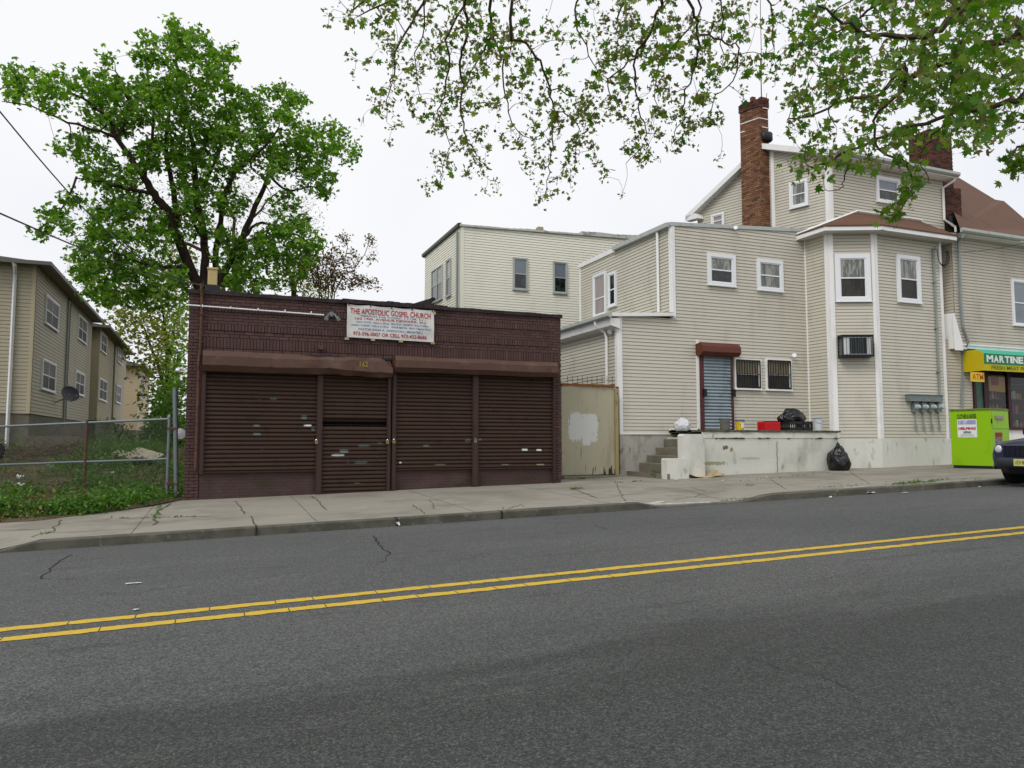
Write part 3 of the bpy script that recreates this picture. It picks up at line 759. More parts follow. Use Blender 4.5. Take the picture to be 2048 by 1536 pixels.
mb.add(vs,[(j*q+i,j*q+i+1,(j+1)*q+i+1,(j+1)*q+i) for j in range(ny) for i in range(nx)])
obj('cloth',mb,M['bannercloth'],bn,smooth=True)
def btext(t,a0,a1,f0,f1,mat,bold=.01):
    t_=MB(); fontmesh(t_,t,Pl(0,0,1,0),a0,a1,-f1,-f0,0,bold=bold)
    t_.v=[bpt(x,-z,.007) for x,y,z in t_.v]; return t_
red='red_lettering'; blue='blue_lettering'
for t,a0,a1,f0,f1,mm in (('THE APOSTOLIC GOSPEL CHURCH',.034,.958,.10,.275,red),('"PREACH THE WORD"  ( 2 TIM. 4:2 )',.143,.897,.30,.365,blue),
    ('162 14th. AVENUE NEWARK, N.J.',.092,.908,.375,.46,red),
    ('SUNDAY SCHOOL : 10:00 am. to 10:55 am.   BIBLE STUDY: WEDNESDAY 7:00 pm. TO 8:00pm.',.1,.935,.485,.56,blue),
    ('SUNDAY WORSHIP : 11:00 am. to 1:00 pm.    PRAYER MEETING : FRIDAY 7:00pm.to 8:00 pm.',.05,.968,.585,.66,blue),
    ('PASTOR JOHN A. ADEDOYIN ( MINISTER )',.13,.864,.70,.785,blue),('973-596-0007 OR CELL 973-432-8686',.07,.915,.815,.93,red)):
    t_=btext(t,a0,a1,f0,f1,None,bold=.014 if mm is red else .006); obj(mm,t_,M['redink' if mm is red else 'blueink'],bn)
mb=MB()
for u,v in((694,677),(746,679),(802,682),(866,686)):
    p=PY(u,v,YB); mb=MB(); mb.box(p.x-.045,p.x+.045,YB-.01,YF-.01,p.z-.03,p.z+.025); obj('bracket',mb,M['card'],bn)
mb=MB(); p=PY(869,625,YB); mb.box(p.x-.02,p.x+.03,YB,YF,p.z-.05,p.z+.02)
obj('bracket',mb,M['card'],bn)
for k in range(5): mb=MB(); q=bpt(.02+.24*k,.03); mb.box(q[0]-.012,q[0]+.012,YB-.02,YB+.03,q[2]-.012,q[2]+.02); obj('grommet',mb,M['rust'],bn)
# ================================================================= TAN CORNER HOUSE
YW=18.5; pw=Pl(0,YW,1,0)
X0=PY(1237,700,YW).x; X1=PY(1343,520,YW).x; XA=PY(1615,700,YW).x
B=Vector((17.75,17.58,0)); Cc=Vector((PY(1755,700,17.0).x,17.0,0)); Dd=Vector((PY(1889,700,17.0).x,17.0,0))
A_=Vector((XA,YW,0))
th=thing('corner_house','large tan vinyl-sided house with polygonal bay, low side wing and brick chimney','house',(15.,YW,.5))
zlow=PY(1237,630,YW).z; zt0_=PY(1343,447,YW).z; zt1_=PY(1612,459,YW).z
zb_=1.60; zdeck=1.715
XE=XA+.25
mb=MB()
xst=PY(1340,862,YW).x
siding(mb,pw,[rect(X0,xst,zb_,zdeck+.02)],mi=0)
siding(mb,pw,[rect(X0,X1,zdeck+.02,zlow),rect(X1,XE,zdeck+.02,zlow),[(X1,zlow),(XE,zlow),(XE,zt1_),(X1,zt0_)]])
obj('wall',mb,[M['siding'],M['lapshade']],th)
mb=MB(); mb.box(X0+.02,XE+3.,YW+.01,YW+6.,zb_-.02,zlow-.2)  # core (keeps light out)
mb.box(X1+.05,XE+.8,YW+.02,PX(1160,560,X1).y-.05,zlow-.3,zt0_-.75)
obj('core',mb,M['darkplastic'],th)
# side wall of the upper storey, facing left
pu=Pl(X1,26.0,0,-1); LU=26.0-YW
yb=PX(1160,560,X1).y; s_b=26.0-yb
zsb=PX(1160,531,X1).z; zs1_=PX(1232,498,X1).z; s_1=26.0-PX(1232,498,X1).y
mb=MB(); siding(mb,pu,[[(s_b,4.7),(LU,4.7),(LU,zt0_-.06),(s_b,zsb)]]); obj('side_wall',mb,[M['siding'],M['lapshade']],th)
# low wing, facing left
plw=Pl(X0,25.0,0,-1); LL=25.0-YW
mb=MB(); siding(mb,plw,[rect(0,LL,.9,zlow-.15)]); obj('side_wall',mb,[M['siding'],M['lapshade']],th)
mb=MB(); siding(mb,Pl(X1,yb,1,0),[rect(-.2,3,4.7,zsb)]); # far end
# roof edges
def edge_box(p0,p1,h,w,m,name='roof_trim',root=th,off=(0,0,0)):
    """box beam from p0 to p1 (top line), h down, w outward vector"""
    m_=MB(); p0=Vector(p0);p1=Vector(p1); w=Vector(w); dn=Vector((0,0,-h))
    m_.add([p0,p1,p1+w,p0+w,p0+dn,p1+dn,p1+w+dn,p0+w+dn],[(0,1,2,3),(4,7,6,5),(0,4,5,1),(1,5,6,2),(2,6,7,3),(3,7,4,0)])
    return obj(name,m_,M[m],root)
edge_box((X1-.06,YW-.05,zt0_+.03),(XE+.1,YW-.05,zt1_+.03),.11,(0,.3,0),'trimgrey')
ya=PX(1232,498,X1).y
edge_box((X1-.16,YW+.0,zt0_+.02),(X1-.16,ya,PX(1232,497,X1).z+.05),.13,(.15,0,0),'trimgrey','gutter')
edge_box((X1-.06,ya,PX(1232,499,X1).z+.08),(X1-.06,yb,zsb+.05),.16,(.1,0,0),'trim')
mb=MB(); mb.add([(X1-.05,YW,zt0_+.01),(XE+.9,YW,zt1_+.01),(XE+.9,yb,zt1_-.05),(X1-.05,yb,zsb)],[(0,1,2,3)]); obj('flat_roof',mb,M['tar'],th)
corner(th,pw,X1+.05,zlow+.02,zt0_-.05,.11); corner(th,pu,LU-.05,zlow,zt0_-.1,.1)
corner(th,pw,X0+.05,zb_-.02,zlow-.02,.11); corner(th,plw,LL-.06,2.95,zlow-.05,.13,d1=.05)
corner(th,pu,s_b+.05,4.7,zsb,.09)
# low roof: eave with soffit and gutter
ze=PX(1208,633,X0-.35).z
gx=X0-.32; yg=PX(1208,633,gx).y
mb=MB()
z1e=PX(1208,630,gx).z
mb.add([(gx,YW-.12,z1e),(X1,YW-.12,PY(1345,628,YW).z+.04),(X1,25,PY(1345,628,YW).z+.25),(gx,25,z1e+.02)],[(0,1,2,3)])
mb.add([(gx,YW-.12,z1e-.03),(X1,YW-.12,PY(1345,630,YW).z),(X1,25,5.1),(gx,25,z1e-.03)],[(0,3,2,1)])
obj('low_roof',mb,M['trimgrey'],th)
edge_box((gx,YW-.14,z1e+.01),(X1+.02,YW-.14,PY(1345,629,YW).z+.04),.10,(0,.14,0),'trim')
mb=MB(); 
mb.prism([(gx-.12,YW-.2,z1e+.0),(gx-.12,YW-.2,z1e-.09),(gx-.08,YW-.2,z1e-.13),(gx,YW-.2,z1e-.13),(gx,YW-.2,z1e)],(0,6.4,0)); obj('gutter',mb,M['trimgrey'],th)
mb=MB(); mb.prism([(gx,YW-.1,z1e-.13),(gx+.03,YW-.1,z1e-.34),(X0+.0,YW-.1,z1e-.42),(X0+.0,YW-.1,z1e-.13)],(0,6.2,0)); obj('soffit',mb,M['trim'],th)
def downspout(root,pts,r=.04,m='trim',name='downspout'):
    m_=MB(); m_.tube(pts,r,4); return obj(name,m_,M[m],root)
a=PX(1190,640,gx-.05); q=PX(1215,668,X0-.07)
downspout(th,[(gx-.04,a.y,z1e-.1),(gx-.04,a.y,z1e-.2),(X0-.1,q.y+.1,q.z+.05),(X0-.07,q.y+.05,q.z-.1),(X0-.07,q.y+.05,1.2)],.05)
q=PX(1317,600,X1-.07); downspout(th,[(X1-.08,q.y,zt0_-.1),(X1-.07,q.y,zlow+.05)],.05)
lm=MB(); q=PX(1222,661,X0-.08); lm.tube([(X0,q.y,q.z+.02),(X0-.1,q.y,q.z),(X0-.16,q.y-.05,q.z-.06)],[.05,.05,.07],10); obj('wall_lamp',lm,M['white_pvc'],th)
lm=MB(); q=PY(1471,461,YW-.1); lm.tube([(q.x+.03,YW,q.z+.08),(q.x+.02,YW-.1,q.z+.05),(q.x-.05,YW-.17,q.z+.07)],[.03,.035,.06],10); obj('wall_lamp',lm,M['white_pvc'],th)
lm=MB(); q=PY(1588,712,YW-.1); lm.tube([(q.x+.02,YW,q.z),(q.x,YW-.1,q.z),(q.x-.03,YW-.15,q.z+.02)],[.03,.05,.07],10); obj('wall_lamp',lm,M['white_pvc'],th)
# windows of the side wall
window(th,pu,1186,552,1212,628,.08,'glasspink','glasspink',meet=.42)
window(th,pu,1216,548,1232,610,.07,'glass','glass')
# front windows
window(th,pw,1415,505,1472,574,.11,'glassgrey','glass'); window(th,pw,1514,517,1567,584,.10,'glassgrey','glassgrey')
window(th,pw,1468,716,1523,779,.06,'glasscurtain','screen',frame='trim',bars=True); window(th,pw,1531,717,1584,781,.06,'glasscurtain','screen',frame='trim',bars=True)
# door with roller shutter
dx0,dx1=PY(1406,800,YW-.1).x,PY(1465,800,YW-.1).x
zdt=PY(1440,712,YW-.1).z
dr=MB(); 
for a,b in((dx0-.06,dx0+.05),(dx1-.03,dx1+.05)): dr.box(a,b,YW-.1,YW+.02,zdeck,zdt)
door=obj('door_frame',dr,pbr('oxblood_steel',(86,38,38),.5,[((56,28,28),5,.5,.7,(1,1,.4),.6)]),th)
shutter(th,dx0+.05,dx1-.03,zdeck+.04,zdt,YW-.05,pitch=.098,mat=M['blueshutter'],depth=.042,name='door_shutter')
gx0,gx1=PY(1403,700,YW-.3).x,PY(1480,700,YW-.3).x
guard(th,gx0,gx1,PY(1440,711,YW-.35).z,PY(1440,686,YW-.35).z,YW,.36,M['rustguard'],nx=14)
for u,v in((1410,785),(1468,786)):
    p=PY(u,v,YW-.13); mb=MB(); mb.box(p.x-.05,p.x+.05,YW-.16,YW-.09,p.z-.11,p.z+.11); obj('lock_box',mb,M['black'],door)
mb=MB(); mb.pbox(pw,dx0-.16,dx0-.07,zdeck,zdt+.45,-.01,.045); obj('door_trim',mb,M['trim'],th)
# foundation
mb=MB(); mb.box(X0+.0,XE,YW-.02,YW+.3,-.1,zb_); mb.box(X0-.02,X0+.3,YW+.3,YW+7,-.1,.95); obj('foundation',mb,M['stucco_dirty'],th)
mb=MB(); mb.pbox(pw,X0,xst,zb_-.0,zb_+.035,0,.045); mb.pbox(pw,xst-.03,xst,zb_,zdeck+.06,0,.047); mb.pbox(pw,xst,dx0-.1,zdeck+.02,zdeck+.06,0,.045); mb.pbox(pw,dx1+.06,XA,zdeck+.02,zdeck+.05,0,.04); obj('base_trim',mb,M['trim'],th)
# ---- bay
def plane_between(a,b): return Pl(a.x,a.y,b.x-a.x,b.y-a.y),(b-a).length
zeave=7.90; zbb=1.50
f1,l1=plane_between(A_,B); f2,l2=plane_between(B,Cc); f3,l3=plane_between(Cc,Dd); f4,l4=plane_between(Dd,Vector((Dd.x+.7,YW,0)))
mb=MB()
for f,l,z0 in((f1,l1,1.72),(f2,l2,1.5),(f3,l3,1.47),(f4,l4,1.47)): siding(mb,f,[rect(0,l,z0,zeave)])
bay=obj('bay',mb,[M['siding'],M['lapshade']],th)
corner(th,f1,l1-.06,1.7,zeave,.13,d1=.04); corner(th,f2,.07,1.5,zeave,.14,d1=.04); corner(th,f2,l2-.05,1.46,zeave,.1,d1=.04); corner(th,f3,.05,1.46,zeave,.11,d1=.04); corner(th,f3,l3-.05,1.46,zeave,.1,d1=.04); corner(th,f1,.03,1.72,zeave,.05,d1=.03)
mb=MB()
out=.05
pts=[A_+f1.N*out,B+f1.N*out*.5+f2.N*out*.5,Cc+f3.N*out*.6+f2.N*out*.3,Dd+f3.N*out+Vector((.08,0,0)),Vector((Dd.x+.8,YW,0)),Vector((A_.x,YW,0))]
mb.prism([(p.x,p.y,.2) for p in pts],(0,0,1.29)); obj('foundation',mb,M['stucco'],th)
window(th,f2,1669,508,1743,602,.14,'glassgrey','screen'); window(th,f3,1793,508,1843,607,.12,'glassgrey','screen')
# eave polygon and hipped roof
def offs(P,d):
    # offset an open polyline outward
    R=[]
    ns=[Vector(((b-a).y,-(b-a).x,0)).normalized() for a,b in zip(P[:-1],P[1:])]
    for i,p in enumerate(P):
        if i==0: R.append(p+ns[0]*d)
        elif i==len(P)-1: R.append(p+ns[-1]*d)
        else:
            n=(ns[i-1]+ns[i]).normalized(); R.append(p+n*(d/max(.5,n.dot(ns[i]))))
    return R
PP=offs([A_,B,Cc,Dd,Vector((Dd.x+.9,YW,0))],.42)
PP[0]=Vector((PY(1592,478,YW).x,YW,0))
zf1=8.02; zf0=zf1-.16
mb=MB()
n=len(PP)
for i in range(n-1):
    a,b=PP[i],PP[i+1]; mb.quad((a.x,a.y,zf0),(b.x,b.y,zf0),(b.x,b.y,zf1),(a.x,a.y,zf1))
    d=(b-a).normalized(); nn=Vector((d.y,-d.x,0))*.03
obj('fascia',mb,M['trim'],th)
mb=MB(); mb.add([(p.x,p.y,zf0) for p in PP]+[(A_.x,YW,zf0)],[tuple(range(n+1))]); obj('soffit',mb,pbr('vented_soffit',(196,196,188),.6),th)
T0=PY(1712,425,YW-.02); T1=PY(1842,443,YW-.02)
mb=MB(); e=[Vector((p.x,p.y,zf1+.005)) for p in PP]
for q in e[1:-1]: q+= (q-Vector((20,18,q.z))).normalized()*.03
dn=Vector((0,0,-.04))
mb.add([e[0],e[1],e[2],e[3],e[4],T0,T1],[(0,1,5),(1,2,5),(2,3,6,5),(3,4,6)])
mb.add([e[0]+dn,e[1]+dn,e[2]+dn,e[3]+dn,e[4]+dn]+e,[(i,i+1,6+i,5+i) for i in range(4)])
obj('bay_roof',mb,M['shingle'],th)
YU=YW
def beam(pts,r,m,name,root=th):
    m_=MB(); m_.tube(pts,r,4); return obj(name,m_,M[m],root)
beam([e[0]+Vector((0,-.03,.02)),T0+Vector((0,-.04,.03)),T1+Vector((0,-.04,.03)),e[4]+Vector((0,-.03,.03))],.045,'trim','flashing')
# ---- upper gabled storey
CR=Vector((PY(1660,400,YU).x,YU,0))
gd=Vector((-.33,.944,0)).normalized()
GL=8.0
pg=Pl(CR.x+gd.x*GL,CR.y+gd.y*GL,-gd.x,-gd.y)   # s from back to front; corner at s=GL
sb,zbk=pg.hit(1384,432)
spk,zpk=pg.hit(1530,297); sfr,zfr=GL,pg.hit(1660,306)[1]
zsl=pg.hit(1480,312)[1]; 
print('gable',sb,zbk,spk,zpk,zfr,'s1480',pg.hit(1480,306))
mb=MB()
siding(mb,pg,[[(sb+.25,7.0),(GL,7.0),(GL,zfr),(spk,zpk),(sb+.25,zbk+.12)]])
ZUE=10.72
puf=Pl(CR.x,YU,1,0); LUF=PY(1886,400,YU).x-CR.x
siding(mb,puf,[rect(0,LUF,7.9,ZUE)])
obj('gable_wall',mb,[M['siding'],M['lapshade']],th)
mb=MB(); mb.box(CR.x+.1,CR.x+LUF-.05,YU+.05,YU+6.5,6.5,9.2); obj('core',mb,M['darkplastic'],th)
corner(th,pg,GL-.07,7.9,zfr-.02,.14,d1=.045); corner(th,puf,.05,8.0,ZUE,.11,d1=.045)
# roof of the upper storey: two slopes along X
ov=.3
def g3(s,z,d=0): return pg.pt(s,z,d)
rb=g3(sb-.1,zbk-.02,ov); rp=g3(spk,zpk+.12,ov); rf=g3(GL+.35,zfr-.03,ov)
ex=Vector((LUF+.8,0,0))
mb=MB()
rf2=Vector((rf.x,YU-.42,10.88)); rfr=Vector((CR.x+LUF+.25,YU-.42,10.86)); rpr=Vector((CR.x+LUF+.25,rp.y,rp.z)); rbr=Vector((CR.x+LUF+.25,rb.y,rb.z))
dn=Vector((0,0,-.16))
mb.add([rf2,rfr,rpr,rp],[(0,1,2,3)]); mb.add([rp,rpr,rbr,rb],[(0,1,2,3)])
obj('roof',mb,M['shingle'],th)
mb=MB()
dn2=Vector((0,0,-.2)); 
def rakeboard(a,b):
    mb.add([a,b,b+dn2,a+dn2],[(0,1,2,3)]); 
    i=pg.N*-(ov+.0); mb.add([a+dn2,b+dn2,b+dn2+i,a+dn2+i],[(0,1,2,3)])
rakeboard(rb,rp); rakeboard(rp,rf2)
obj('rake_board',mb,M['trim'],th)
mb=MB(); # front fascia, gutter and soffit
mb.quad(rf2+dn,rfr+dn,rfr,rf2); mb.quad(rf2+dn,rfr+dn,Vector((rfr.x,YU,rfr.z-.16)),Vector((rf2.x,YU,rf2.z-.16)))
obj('eave',mb,M['trim'],th)
mb=MB(); mb.prism([rf2+Vector((0,-.11,.02)),rf2+Vector((0,-.11,-.07)),rf2+Vector((0,-.06,-.12)),rf2+Vector((0,0,-.12)),rf2+Vector((0,0,.02))],rfr-rf2); obj('gutter',mb,M['trimgrey'],th)
# small box eave at the back end
mb=MB(); a=rb+Vector((0,0,-.02)); mb.prism([a,a+Vector((0,0,-.2)),a+(-pg.U*-.55)+Vector((0,0,-.2)),a+(-pg.U*-.45)+Vector((0,0,.0))],(.3,0,0)); obj('cornice_return',mb,M['trim'],th)
window(th,pg,1578,366,1617,409,.09,'glassgrey','glassgrey'); window(th,pg,1422,430,1449,452,.08,'glasspink','glasspink')
window(th,puf,1752,351,1801,410,.10,'glassblue','glass')
q=puf.hit(1880,400)[0]
x=CR.x+LUF-.05; gz=10.75
pz=PY(1903,345,YU-.35)
downspout(th,[(x+.22,YU-.38,gz),(x+.2,YU-.36,gz-.12),(x,YU-.06,gz-.32),(x,YU-.06,PY(1887,440,YU).z),(x+.35,YU-.2,PY(1905,455,YU-.1).z),(x+.3,YU-.25,PY(1905,463,YU).z-.1)],.05)
# ---- chimney on the gable
W_s,_=pg.hit(1541,400); Wp=pg.pt(W_s,0); 
qd=ray(1522,400); kx=qd.x/qd.y*Wp.y; K=Vector((kx,Wp.y,0)); 
# far end of the wide face along gable direction at u=1483
q2=ray(1483,400); tgt=q2.x/q2.y
t=(tgt*K.y-K.x)/(gd.x-tgt*gd.y); E_=K+gd*t
zc0=7.6; zc1=PY(1522,197,K.y).z
cw=(Wp-K).length
print('chimney',K,E_,cw,t,zc1, 'rear top',pg.hit(1483,213))
cm=MB()
pcl=Pl(E_.x,E_.y,-gd.x,-gd.y); pcf=Pl(K.x,K.y,1,0)
back=[E_+Vector((cw+.05,0,0)),K+Vector((cw+.05,0,0))]
i=.012
cm.prism([(E_.x+i,E_.y,zc0),(K.x+i,K.y+i,zc0),(K.x+cw,K.y+i,zc0),(E_.x+cw,E_.y,zc0)],(0,0,zc1-zc0-.03),1)
bricks(cm,pcl,0,t,zc0,zc1-.32,rs=21,bl=.205,bh=.07,dep=.03,proud=.0); bricks(cm,pcf,0,cw,zc0,zc1-.32,rs=22,bh=.07,dep=.03,proud=0)
obj_ch=obj('chimney',cm,[M['brick'],M['mortar']],th)
ck=MB(); bricks(ck,pcl,-.03,t+.03,zc1-.32,zc1-.04,rs=23,bh=.07,dep=.06,proud=.03,jit=.008); bricks(ck,pcf,-.03,cw+.03,zc1-.32,zc1-.04,rs=24,bh=.07,dep=.06,proud=.03,jit=.008)
r=random.Random(3)
for k in range(26):
    s=r.uniform(0,1); w=r.uniform(0,1); p=K+gd*t*s+Vector((cw*w,0,0)); hh=r.uniform(.02,.10)*(1.6 if s<.4 else .8)
    ck.box(p.x-.08,p.x+.08,p.y-.06,p.y+.06,zc1-.06,zc1-.04+hh)
obj('chimney_crown',ck,M['brickdark'],obj_ch)
ck=MB()
for z,a,b in((zc1-.74,0,t),): ck.pbox(pcl,a,b,z,z+.03,-.01,.012)
ck.pbox(pcf,0,cw,zc1-.74,zc1-.71,-.01,.012); ck.pbox(pcl,0,t*.25,zc1-1.05,zc1-1.02,-.01,.012); ck.pbox(pcf,cw*.3,cw,zc1-1.05,zc1-1.02,-.01,.012); ck.pbox(pcf,cw*.4,cw,zc1-.36,zc1-.33,-.01,.045)
obj('mortar_band',ck,M['trim'],obj_ch)
zz=PY(1532,272,K.y).z
ck=MB(); ck.bbox_bev(K.x+.08,K.x+cw+.12,K.y-.14,K.y+.1,zz-.22,zz+.16,.08); obj('tar_patch',ck,M['tar'],obj_ch,smooth=True)
corner(th,pg,W_s+.12,7.5,pg.hit(1542,304)[1],.12,d1=.04)
mast=MB(); mx=PY(1523,195,K.y+.1); mast.tube([(mx.x,K.y+.1,zc1-.3),(mx.x+.0,K.y+.1,zc1+1.5)],.018,6); mast.tube([(mx.x+.04,K.y+.1,zc1+1.1),(mx.x+.06,K.y+.1,zc1+4.2)],.012,6)
mast.tube([(mx.x,K.y+.1,zc1+1.2),(mx.x+.1,K.y+.1,zc1+1.2)],.012,5); mast.tube([(mx.x+.02,K.y+.1,zc1+1.9),(mx.x+.1,K.y+.1,zc1+1.9)],.01,5)
mast.tube([(mx.x+.1,K.y,zc1-.05),(mx.x+.16,K.y,zc1+.25)],.01,5)
solo('antenna_mast',mast,M['rust'],'thin aerial mast rising from the brown brick chimney','antenna')
# ---- platform and steps
YP=16.9
xs0=PY(1366,900,YP).x; xs1=PY(1677,900,YP).x
pf_=thing('entrance_platform','white painted concrete platform with mossy edge and worn side steps','steps',((xs0+xs1)/2,YP,.45))
mb=MB()
xh=PY(1408,900,YP-.1).x
n=40; vs=[]
mb.box(xh-.04,xs1,YP+.02,YW,.1,zdeck-.2); mb.box(xs0+.35,xh+.02,ysf+.23 if 0 else 16.84,YP+.03,.1,zdeck-.2); 
# front skin with slight unevenness
ny_=14
for j in range(ny_+1):
    for i_ in range(n+1):
        x=xh+(xs1-xh)*i_/n; z=.1+(zdeck-.2-.1)*j/ny_
        vs.append((x,YP+noise.noise(Vector((x*1.2,z*2,0)))*.018-.0,z))
q=n+1; mb.add(vs,[(j*q+i_,j*q+i_+1,(j+1)*q+i_+1,(j+1)*q+i_) for j in range(ny_) for i_ in range(n)])
mb.box(xs1-.02,xs1,YP+.005,YP+.03,.1,zdeck-.2)
plat_sp=[]
obj('platform_wall',mb,pbr('platform_stucco',(206,206,196),.9,[((168,166,154),1.2,.5,.7,(1,1,.5),.7),((120,118,104),2.6,.6,.75,(1,1,.5),.6),((62,60,50),7,.69,.74,(.4,1,1.4),.9)],bump=(14,.35,.02),
   extra=spots([(PY(1450,895,YP).x-(xs0+xs1)/2,PY(1450,895,YP).z-.45,.09,.06,(110,104,96)),(PY(1463,898,YP).x-(xs0+xs1)/2,PY(1463,899,YP).z-.45,.05,.07,(150,132,104)),(PY(1425,927,YP).x-(xs0+xs1)/2,PY(1425,927,YP).z-.45,.45,.05,(150,156,130)),(PY(1390,890,YP).x-(xs0+xs1)/2,PY(1390,890,YP).z-.45,.1,.02,(110,108,100)),(PY(1500,917,YP).x-(xs0+xs1)/2,PY(1500,917,YP).z-.45,.3,.03,(176,178,160))],12.,.14)),pf_)
mb=MB(); x=PY(1553,900,YP).x; 
vs=[];
strip=[(x+.012*math.sin(k*1.7)+.01*noise.noise(Vector((k*.6,0,0))),YP-.022,.35+k*(zdeck-.65)/16) for k in range(17)]
mb.tube(strip,.007,4); obj('wall_crack',mb,M['crack'],pf_)
# chipped ledge line and slab
mb=MB()
N_=70
for k in range(N_):
    a=xh+.02+(xs1-xh+.06)*k/N_; b=xh+.02+(xs1-xh+.06)*(k+1)/N_
    d=.05+.035*noise.noise(Vector((a*3,0,0))); zt=zdeck+.012*noise.noise(Vector((a*2.2,2,0)))
    mb.box(a,b,YP-d,YW-.02 if k else YW-.02,zdeck-.055+.02*noise.noise(Vector((a*5,7,0))),zt)
mb.box(xst+.0,xh+.02,YP+.5,YW-.025,zdeck-.07,zdeck)
obj('slab',mb,M['mossy'],pf_)
mb=MB(); r=random.Random(8)
for k in range(60):
    a=r.uniform(xh,xs1); L=r.uniform(.03,.18)
    if noise.noise(Vector((a*1.3,3,3)))>-.05: mb.box(a,a+L,YP-.025,YP+.02,zdeck-.235+r.uniform(-.01,.01),zdeck-.225+r.uniform(.0,.02))
mb.box(xh+.02,xs1+.01,YP-.018,YP+.02,zdeck-.22,zdeck-.05,1)
obj('ledge',mb,[M['mossy'],M['stucco']],pf_)
# stubs either side of the steps
def roundtop(x0,x1,y0,y1,z0,z1,r_=.1):
    m_=MB(); pts=[(x0,y0,z0),(x1,y0,z0),(x1,y0,z1-r_)]
    for k in range(1,6): an=k/6*math.pi/2; pts.append((x1-r_+r_*math.cos(an),y0,z1-r_+r_*math.sin(an)))
    pts.append((x1-r_,y0,z1)); pts.append((x0+r_*.4,y0,z1)); pts.append((x0,y0,z1-r_*.4))
    m_.prism(pts,(0,y1-y0,0)); return m_
ysf=16.62
a,b=PY(1366,900,ysf).x,PY(1408,900,ysf).x; s1=roundtop(a,b+.02,ysf,ysf+.24,.1,PY(1380,868,ysf).z,.12); obj('side_wall',s1,M['stucco'],pf_)
ysl=16.45
a2,b2=PY(1334,930,ysl).x,PY(1368,930,ysl).x; s2=roundtop(a2,b2+.15,ysl,ysl+.26,.1,PY(1350,917,ysl).z,.06); obj('side_wall',s2,M['stucco'],pf_)
mb=MB()
for (u,v) in ((1237,942),(1277,925),(1292,910),(1310,895),(1326,878)):
    p=PY(u,v,YW); x0_=p.x; z=p.z; 
    y0=16.35 if u==1237 else YP+.0
    jag=lambda k: .02*noise.noise(Vector((k*1.3,u,0)))
    n2=1; 
    xr_=xh+.1
    x1_=xr_ if u!=1237 else PY(1334,950,16.4).x+.05
    for k in range(n2):
        ya_=y0+(YW-.03-y0)*k/n2; yb_=y0+(YW-.03-y0)*(k+1)/n2
        if u in(1237,1277) : 
            pass
        sk=-.0
        mb.bbox_bev(x0_+jag(k)+(.25*(1-k/n2) if u==1237 else 0),x1_,ya_,yb_+.0,-.05,z-.008*k/n2,.012)
obj('step',mb,M['concrete'],pf_)
# ---- AC unit, meters, things fixed on the bay
s0_,z0_=f2.hit(1684,672,.3); s1_,z1_=f2.hit(1745,708,.3)
ac=thing('air_conditioner','black-caged window air conditioner on the angled face of the tan bay','air conditioner',f2.pt((s0_+s1_)/2,min(z0_,z1_),.15))
zA,zB=z1_-.0,z0_+.0; zA=f2.hit(1712,712,.3)[1]; zB=f2.hit(1712,671,.3)[1]
mb=MB(); mb.pbox(f2,s0_+.05,s1_-.05,zA+.05,zB-.04,0,.30); obj('casing',mb,M['whiteplastic'],ac)
mb=MB(); 
mb.pbox(f2,s0_+.22,s1_-.16,zA+.07,zB-.07,.301,.306); obj('coil_grille',mb,M['darkplastic'],ac)
mb=MB(); nb=9
for k in range(nb): s=s0_+.2+(s1_-.14-s0_-.2)*k/(nb-1); mb.pbox(f2,s-.003,s+.003,zA+.05,zB-.06,.307,.312)
obj('fin',mb,M['greymetal'],ac)
mb=MB(); t_=.03
for z in(zA,zB-t_): 
    mb.pbox(f2,s0_-.03,s1_+.03,z,z+t_,.32,.35); mb.pbox(f2,s0_-.03,s0_,z,z+t_,0,.32); mb.pbox(f2,s1_,s1_+.03,z,z+t_,0,.32)
for s in(s0_-.03,s1_): mb.pbox(f2,s,s+.03,zA+t_,zB-t_,.321,.349); mb.pbox(f2,s,s+.03,zA+t_,zB-t_,.0,.03)
mb.pbox(f2,s0_-.04,s1_+.04,zB,zB+.02,0,.36); mb.pbox(f2,s0_-.04,s1_+.04,zA-.02,zA,0,.36)
for k in range(9): s=s0_+(s1_-s0_)*k/8; mb.pbox(f2,s-.005,s+.005,zA+t_,zB-t_,.335,.345)
for k in range(5): dd=.06+.06*k; mb.pbox(f2,s0_-.028,s0_-.018,zA+t_,zB-t_,dd,dd+.01); mb.pbox(f2,s1_+.01,s1_+.02,zA+t_,zB-t_,dd,dd+.01)
obj('cage',mb,M['black'],ac)
sm,zm_=f3.hit(1853,800,.1)
me_=thing('electric_meter_bank','row of four grey electric meters under a metal trough on the bay','electric meters',f3.pt(sm,1.7,.08))
sL,zL=f3.hit(1821,791,.2); sR,_=f3.hit(1886,800,.2); zT_=f3.hit(1853,790,.2)[1]; zB_=f3.hit(1853,803,.2)[1]
mb=MB(); mb.pbox(f3,sL,sR,zB_,zT_,.02,.2); mb.pbox(f3,sL-.02,sR+.02,zT_,zT_+.015,.02,.23); obj('trough',mb,M['greymetal'],me_)
